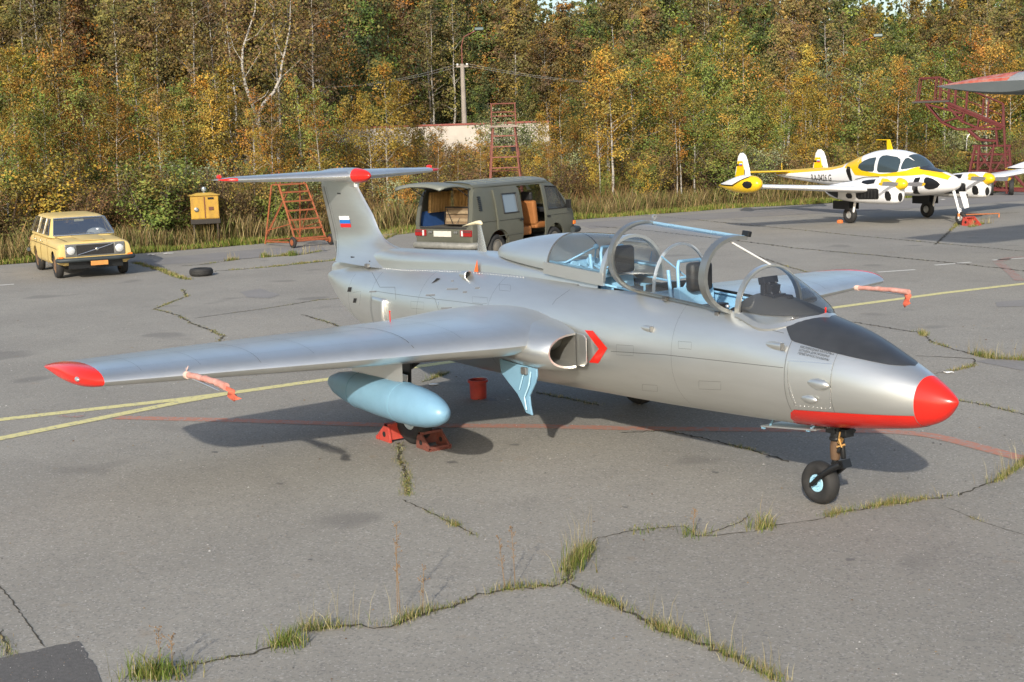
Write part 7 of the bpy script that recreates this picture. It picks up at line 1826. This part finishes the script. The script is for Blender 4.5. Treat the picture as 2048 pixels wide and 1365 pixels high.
P_('td', 2, 'bare_birch', 'tall half-bare birch with visible white trunk in the back wood', 'tree', H=16, r0=.15, base=.30, width=2.2, nb=80, nl=2600, leaf=.17, pals=[BRN_HAZE, OLV_HAZE], bark=bark_white, group='half-bare birches in the back wood', wig=.025)
P_('al', 3, 'tall_alder', 'tall dull green tree with dense crown in the back wood', 'tree', H=15, r0=.18, base=.16, width=2.8, nb=130, nl=8200, leaf=.19, pals=[DRK, GRN, OLV_HAZE, DRK], bark=bark_grey, group='dull green trees in the back wood')
P_('ru', 2, 'rusty_tree', 'tall tree with rust brown crown in the back wood', 'tree', H=15, r0=.17, base=.18, width=2.7, nb=120, nl=7600, leaf=.18, pals=[BRN_HAZE, ORG, BRN_HAZE, OLV_HAZE], bark=bark_brown, group='rust brown trees in the back wood')
P_('sp', 2, 'spruce', 'dark spruce rising among the birches of the back wood', 'tree', H=15, r0=.18, base=.06, width=2.6, nb=170, nl=9000, leaf=.24, pals=[DRK], bark=bark_brown, shape='spruce', group='spruces in the back wood', wig=.005)
P_('wi', 2, 'willow_bush', 'silvery green willow bush growing in the scrub', 'bush', H=3.6, r0=.04, base=.12, width=1.3, nb=90, nl=4200, leaf=.085, pals=[SIL, GRN, SIL], bark=bark_grey, shape='shrub', group='silvery willow bushes', stems=7)
P_('bs', 3, 'brown_thicket', 'brown twiggy thicket with few dry leaves behind the grass verge', 'bush', H=2.5, r0=.016, base=.10, width=.62, nb=110, nl=2400, leaf=.06, pals=[BRN, BRN, OLV], bark=bark_brown, shape='shrub', group='brown thickets behind the verge', stems=22, spread=.12)
P_('ys', 3, 'yellow_bush', 'yellow-leaved bush growing among the brown thicket', 'bush', H=3.2, r0=.025, base=.12, width=.95, nb=110, nl=4200, leaf=.075, pals=[YEL, OLV, YEL, ORG], bark=bark_grey, shape='shrub', group='yellow bushes in the thicket', stems=9)
P_('gs', 2, 'green_bush', 'olive green leafy bush growing among the brown thicket', 'bush', H=3.0, r0=.025, base=.10, width=1.0, nb=110, nl=4400, leaf=.08, pals=[GRN, OLV, GRN], bark=bark_grey, shape='shrub', group='green bushes in the thicket', stems=9)
USED = {k: [False]*len(v) for k, v in PROTO.items()}
HP_ = dict(yb=7.0, gb=7.5, ob=6.5, tb=16, td=16, al=15, ru=15, sp=15, wi=3.6, bs=2.5, ys=3.2, gs=3.0)
frng = random.Random(77)
KIND_ = dict(yb='young yellow and orange birch', gb='young mostly green birch', ob='thin sparse white-stemmed birch', tb='tall ochre birch of the back wood', td='tall half-bare birch of the back wood', al='dull green tree of the back wood', ru='rust brown tree of the back wood', sp='dark spruce of the back wood', wi='silvery green willow bush', bs='brown twiggy thicket', ys='yellow-leaved bush', gs='olive green bush')
def where(p):
    w = Vector((p.x, p.y, 1.0))-CAM; px = 1024+FPX*w.dot(CR)/w.dot(_d)
    for lim, t in ((270, 'behind the yellow estate car'), (480, 'behind the yellow cabinet'), (720, 'behind the orange ladder and jet tail'), (1150, 'behind the olive van'), (1440, 'between the van and the twin-engine aircraft'), (1900, 'behind the twin-engine aircraft')):
        if px < lim: return t
    return 'around the red gantry'
def plant(key, p, h, wide=1.0, i=None):
    v = PROTO[key]; i = frng.randrange(len(v)) if i is None else i; s = h/HP_[key]; sc = (s*wide, s*wide, s)
    a = frng.uniform(0, 2*PI); loc = (p.x, p.y, -.05)
    if not USED[key][i]:
        USED[key][i] = True; o = v[i]; o.location = loc; o.rotation_euler = (0, 0, a); o.scale = sc
    else: o = copy_tree(v[i], loc, a, sc)
    o['label'] = KIND_[key]+' '+where(p); o['group'] = o['label']+', one of several'
def edgeD(px):
    """distance along column px to the asphalt edge"""
    v = ray(px, 400.0); h = Vector((v.x, v.y, 0)).normalized()
    t = 30.0
    while t < 90:
        x, y = CAM.x+h.x*t, CAM.y+h.y*t
        if x < interp(y, [-60, 0, 7, 20, 28, 31, 40, 130], [-32.6, -32.6, -32.8, -32.5, -31.9, -31.0, -29.6, -27.0]): return t
        t += .25
    return t
def top_of(px):
    return interp(px, [-200, 0, 300, 620, 700, 1000, 1075, 1100, 1165, 1195, 1400, 1700, 1745, 1890, 1930, 2300], [-90, -90, -80, -70, -60, -40, -20, 28, 26, -16, -30, -22, 14, 12, -22, -40])
# back wood
x_ = -140
while x_ < 2260:
    left = x_ < 640
    for row in range(4):
        px = x_+frng.uniform(-30, 30)
        D = frng.uniform(0, 9)+(58+9*row if left else (88+9*row if 640 <= px < 1180 else 80+9*row))
        p = at_dist(px, D); yt = top_of(px)+frng.uniform(-18, 26)*(1 if row else 1.0)
        if row == 0: yt += frng.uniform(10, 70)
        h = max(7.0, height_at(p, yt))
        q = frng.random()
        if left: key = 'tb' if q < .40 else 'ru' if q < .64 else 'td' if q < .84 else 'al' if q < .95 else 'sp'
        elif px < 1180: key = 'tb' if q < .38 else 'al' if q < .60 else 'td' if q < .78 else 'ru' if q < .92 else 'sp'
        else: key = 'tb' if q < .30 else 'al' if q < .60 else 'ru' if q < .80 else 'sp' if q < .90 else 'td'
        plant(key, p, h, frng.uniform(.85, 1.2))
    x_ += 58
# spruces that break the skyline
for px, D, yt in ((1118, 118, 14), (1135, 122, 8), (1152, 125, 22), (1760, 112, 6), (1800, 118, 12), (1855, 108, -8), (1870, 112, -4), (1240, 100, -5), (600, 80, -30)):
    p = at_dist(px, D); plant('sp', p, height_at(p, yt), .75)
# dark understorey of the wood
for k in range(46):
    px = frng.uniform(-120, 2200); D = frng.uniform(60, 82) if px < 640 else frng.uniform(78, 90); p = at_dist(px, D); plant('al', p, frng.uniform(4.5, 7.5), 1.0)
# forked birch and white stems of the left wood
for px, D, yt in ((395, 56, -60), (440, 57, -60), (480, 55, -70), (318, 58, -50), (250, 57, -40), (130, 56, -40), (60, 55, -40), (560, 58, -60), (610, 60, -40)):
    p = at_dist(px, D); plant('td', p, height_at(p, yt), .9)
# the big forked birch of the left wood
fb_p = at_dist(524, 53.0); fz = lambda py: height_at(fb_p, py); fm_ = 53.0/FPX
fbt = thing('forked_birch', 'big birch whose white trunk forks into two curved bare limbs', 'tree', (fb_p.x, fb_p.y, -.05), math.atan2(fb_p.y-CAM.y, fb_p.x-CAM.x)-PI/2)
fx = lambda px, py: ((px-524-(250-py)*.033)*fm_, 0, fz(py))
mb = MB(); mb.path([(0, 0, 0), (.05, .1, 1.6), fx(522, 245), fx(520, 226)], [.13, .11, .10, .09], 10)
mb.path([fx(520, 228), fx(512, 200), fx(504, 165), fx(502, 130), fx(506, 95), fx(520, 60), fx(536, 20), fx(545, -40)], [.075, .07, .06, .052, .045, .036, .026, .015], 8)
mb.path([fx(521, 228), fx(536, 205), fx(558, 182), fx(572, 155), fx(578, 125), fx(588, 95), fx(600, 50), fx(605, 0)], [.075, .07, .06, .052, .045, .036, .026, .015], 8)
for a, b, c in (((506, 150), (520, 130), (540, 100)), ((503, 120), (490, 95), (484, 60)), ((512, 80), (535, 68), (556, 40)), ((572, 155), (590, 140), (615, 118)), ((580, 110), (570, 80), (566, 40)), ((514, 205), (540, 190), (548, 178)), ((500, 160), (484, 150), (470, 120))): mb.path([fx(*a), fx(*b), fx(*c)], [.02, .014, .008], 5)
mb.build('trunk', bark_white, fbt, smooth=60)
rgf = np.random.default_rng(3); nf = 2600; lx = rgf.uniform(470, 622, nf); ly = rgf.uniform(-60, 150, nf); Qf = np.array([fx(a, b) for a, b in zip(lx, ly)])+rgf.normal(0, .6, (nf, 3))*np.array([.4, 1, .3])
nf_ = rgf.normal(0, 1, (nf, 3)); nf_ /= np.linalg.norm(nf_, axis=1)[:, None]; tf_ = np.cross(nf_, rgf.normal(0, 1, (nf, 3))); tf_ /= np.linalg.norm(tf_, axis=1)[:, None]; bf2 = np.cross(nf_, tf_); sf = rgf.uniform(.05, .13, nf)[:, None]
link('crown', np_mesh('crown', np.stack([Qf-tf_*sf*.5, Qf+bf2*sf*.4, Qf+tf_*sf*.5, Qf-bf2*sf*.4], 1).reshape(-1, 3), np.arange(4*nf).reshape(nf, 4), np.repeat(np.array(OLV+BRN)[rgf.integers(0, 10, nf)], 4, 0)), leaf_m, fbt)
# young trees along the edge
for px, dD, yt, key in ((12, 3, 150, 'gb'), (40, 6, 120, 'yb'), (95, 5, 190, 'gb'), (135, 8, 60, 'yb'), (180, 7, 150, 'gb'), (230, 5, 200, 'yb'), (285, 9, 120, 'gb'), (330, 6, 190, 'yb'), (372, 9, 170, 'gb'), (430, 8, 150, 'yb'), (470, 10, 130, 'yb'), (520, 9, 255, 'yb'), (560, 7, 260, 'yb'), (600, 8, 165, 'gb'), (640, 8, 185, 'gb'), (690, 12, 195, 'yb'),
                        (745, 7, 190, 'yb'), (772, 5, 128, 'yb'), (800, 7, 170, 'yb'), (835, 9, 215, 'yb'), (1085, 16, 225, 'yb'), (1125, 8, 165, 'yb'), (1150, 12, 250, 'yb'),
                        (1195, 6, 150, 'yb'), (1225, 4, 105, 'yb'), (1262, 6, 95, 'gb'), (1300, 8, 120, 'gb'), (1335, 5, 85, 'yb'), (1372, 7, 60, 'gb'), (1410, 5, 100, 'gb'), (1450, 6, 45, 'gb'), (1490, 5, 75, 'gb'), (1520, 8, 130, 'gb'), (1390, 3, 180, 'gb'), (1455, 2.5, 190, 'gb'),
                        (1560, 7, 190, 'gb'), (1600, 9, 150, 'yb'), (1345, 4, 150, 'gb'), (1425, 9, 70, 'gb'), (1475, 9, 60, 'gb'), (1640, 6, 160, 'yb'), (1685, 8, 115, 'yb'), (1712, 6, 90, 'gb'), (1745, 9, 140, 'yb'), (1790, 6, 120, 'yb'), (1815, 8, 55, 'gb'), (1850, 10, 120, 'yb'), (1890, 8, 100, 'gb'), (1930, 10, 110, 'gb'), (1975, 8, 60, 'yb'), (2020, 9, 90, 'yb'), (2070, 8, 70, 'gb')):
    D = edgeD(px)+dD; p = at_dist(px, D); plant(key, p, height_at(p, yt), frng.uniform(.85, 1.15))
# second row of young trees and thin white stems
for k in range(44):
    px = frng.choice([frng.uniform(-80, 460), frng.uniform(1180, 2150)]); D = edgeD(px)+frng.uniform(10, 20); p = at_dist(px, D); plant(frng.choice(['yb', 'yb', 'gb', 'ob']), p, height_at(p, frng.uniform(80, 190)), 1.0)
for k in range(46):
    px = frng.uniform(-60, 2120); D = edgeD(px)+frng.uniform(1.5, 14); p = at_dist(px, D)
    if 972 < px < 1050 or 375 < px < 440: continue
    yt = frng.uniform(150, 290) if not 650 < px < 1180 else frng.uniform(235, 330)
    plant('ob', p, max(1.6, height_at(p, yt)), 1.0)
# bushes
for k in range(270):
    px = frng.uniform(-100, 2150); dd = frng.uniform(1.6, 9) if k % 3 else frng.uniform(8, 24); D = edgeD(px)+dd; p = at_dist(px, D)
    mid = 650 < px < 1180
    if (972 < px < 1050 and dd < 8) or (375 < px < 440 and dd < 4): continue
    q = frng.random(); key = 'bs' if q < .58 else 'ys' if q < .82 else 'gs' if q < .95 else 'wi'
    if mid and dd > 5: key = 'bs' if q < .85 else 'ys'
    h = dict(bs=frng.uniform(1.5, 2.5), ys=frng.uniform(1.6, 3.2), gs=frng.uniform(1.3, 2.8), wi=frng.uniform(2, 3))[key]
    if mid: h = min(h, 2.1)
    plant(key, p, h, frng.uniform(.9, 1.4))
for px, dD, h in ((1010, 22, 4.2), (1035, 23, 3.8), (795, 3, 1.9), (820, 4, 1.5), (815, 2.2, 1.2), (1730, 12, 6.0), (1755, 13, 5.0), (1130, 9, 2.6)):
    p = at_dist(px, edgeD(px)+dD); plant('wi', p, h, 1.1)
for k in range(46):
    px = frng.uniform(600, 1180); p = at_dist(px, frng.uniform(63, 71)); plant('bs' if k % 4 else 'ys', p, max(1.5, height_at(p, frng.uniform(276, 300))), 1.5)
for key, fl_ in USED.items():
    for i, f_ in enumerate(fl_):
        if not f_:
            o = PROTO[key][i]
            for c in list(o.children): bpy.data.objects.remove(c)
            bpy.data.objects.remove(o)
# grass verge
rg = np.random.default_rng(9)
def verge(n, d0, d1, h0, h1, pal, w):
    px = rg.uniform(-120, 2170, n); out_v = []; ds = np.array([edgeD(x) for x in np.linspace(-120, 2170, 120)])
    D = np.interp(px, np.linspace(-120, 2170, 120), ds)+d0+(d1-d0)*rg.beta(1.2, 1.6, n)
    base = np.array([tuple(at_dist(a, b)) for a, b in zip(px, D)])
    # patchiness
    ph = .55+.45*np.sin(px*.021+D*.9)*np.sin(px*.0083+1.3)
    h = rg.uniform(h0, h1, n)*(.6+.7*ph); az = rg.uniform(0, 2*PI, n); ln = rg.uniform(.05, .5, n)*h; b = rg.uniform(0, 2*PI, n)
    dx = np.stack([np.cos(b)*w/2, np.sin(b)*w/2, 0*b], 1); tip = np.stack([np.cos(az)*ln, np.sin(az)*ln, h], 1)
    V = np.stack([base-dx, base+dx, base+tip*.6+dx*.7+np.stack([0*h, 0*h, h*.08], 1), base+tip], 1).reshape(-1, 3)
    i = np.arange(n)*4; F = np.concatenate([np.stack([i, i+1, i+2], 1), np.stack([i, i+2, i+3], 1)])
    c = np.array(pal)[rg.integers(0, len(pal), n)]*rg.uniform(.6, 1.25, n)[:, None]
    return V, F, np.repeat(c, 4, 0)
VG = [verge(26000, -.12, 1.6, .06, .22, GREEN+[STRAW[3]], .028), verge(30000, .5, 4.5, .22, .85, [(.27, .20, .09), (.20, .14, .065), (.32, .25, .12), (.15, .105, .045), (.20, .14, .05), (.14, .14, .04), (.11, .13, .03)], .024), verge(12000, 2.0, 12, .3, 1.1, [(.19, .11, .045), (.24, .15, .06), (.13, .075, .035), (.16, .13, .04)], .03), verge(9000, 8, 30, .3, .9, [(.19, .11, .045), (.13, .12, .03), (.16, .13, .04)], .05)]
o_ = 0; V, F, Cc = [], [], []
for v, f_, c in VG: V.append(v); F.append(f_+o_); Cc.append(c); o_ += len(v)
tag(link('verge_grass', np_mesh('verge_grass', np.concatenate(V), np.concatenate(F), np.concatenate(Cc)), grass_m), 'green and dry straw-coloured grass along the asphalt edge below the trees', 'grass', kind='stuff')
# leafy ground cover and dead undergrowth filling the scrub

# far wood behind everything: one mass
rg = np.random.default_rng(31); n = 90000
px = rg.uniform(-260, 2320, n); D = rg.uniform(122, 165, n)
cols_ = np.array(DRK+DRK+OLV+GRN+BRN)
base = np.array([tuple(at_dist(a, b)) for a, b in zip(px, D)])
lump = 14*np.sin(px*.05+D*.3)+9*np.sin(px*.13+1.0)+6*np.sin(px*.31)
ztop = np.array([height_at(Vector(b_), top_of(a)+22+l_) for a, b_, l_ in zip(px[::50], base[::50], lump[::50])])
ztop = np.repeat(ztop, 50)[:n]
ztop = np.interp(px, np.sort(px[::50]), ztop[::50][np.argsort(px[::50])])+lump*.04
base[:, 2] = rg.uniform(.03, 1.0, n)**.8*ztop
nr_ = rg.normal(0, 1, (n, 3)); nr_ /= np.linalg.norm(nr_, axis=1)[:, None]; tg_ = np.cross(nr_, rg.normal(0, 1, (n, 3))); tg_ /= np.linalg.norm(tg_, axis=1)[:, None]; bt_ = np.cross(nr_, tg_)
sz_ = rg.uniform(.3, .75, n)[:, None]
V = np.stack([base-tg_*sz_*.5, base+bt_*sz_*.4, base+tg_*sz_*.5, base-bt_*sz_*.4], 1).reshape(-1, 3)
cl = cols_[(np.floor(px/23+3*np.sin(D))).astype(int) % len(cols_)]*rg.uniform(.6, 1.2, n)[:, None]
tag(link('distant_wood', np_mesh('distant_wood', V, np.arange(4*n).reshape(n, 4), np.repeat(cl, 4, 0)), leaf_m), 'distant mixed wood seen between the trunks of the nearer trees', 'wood', kind='stuff')
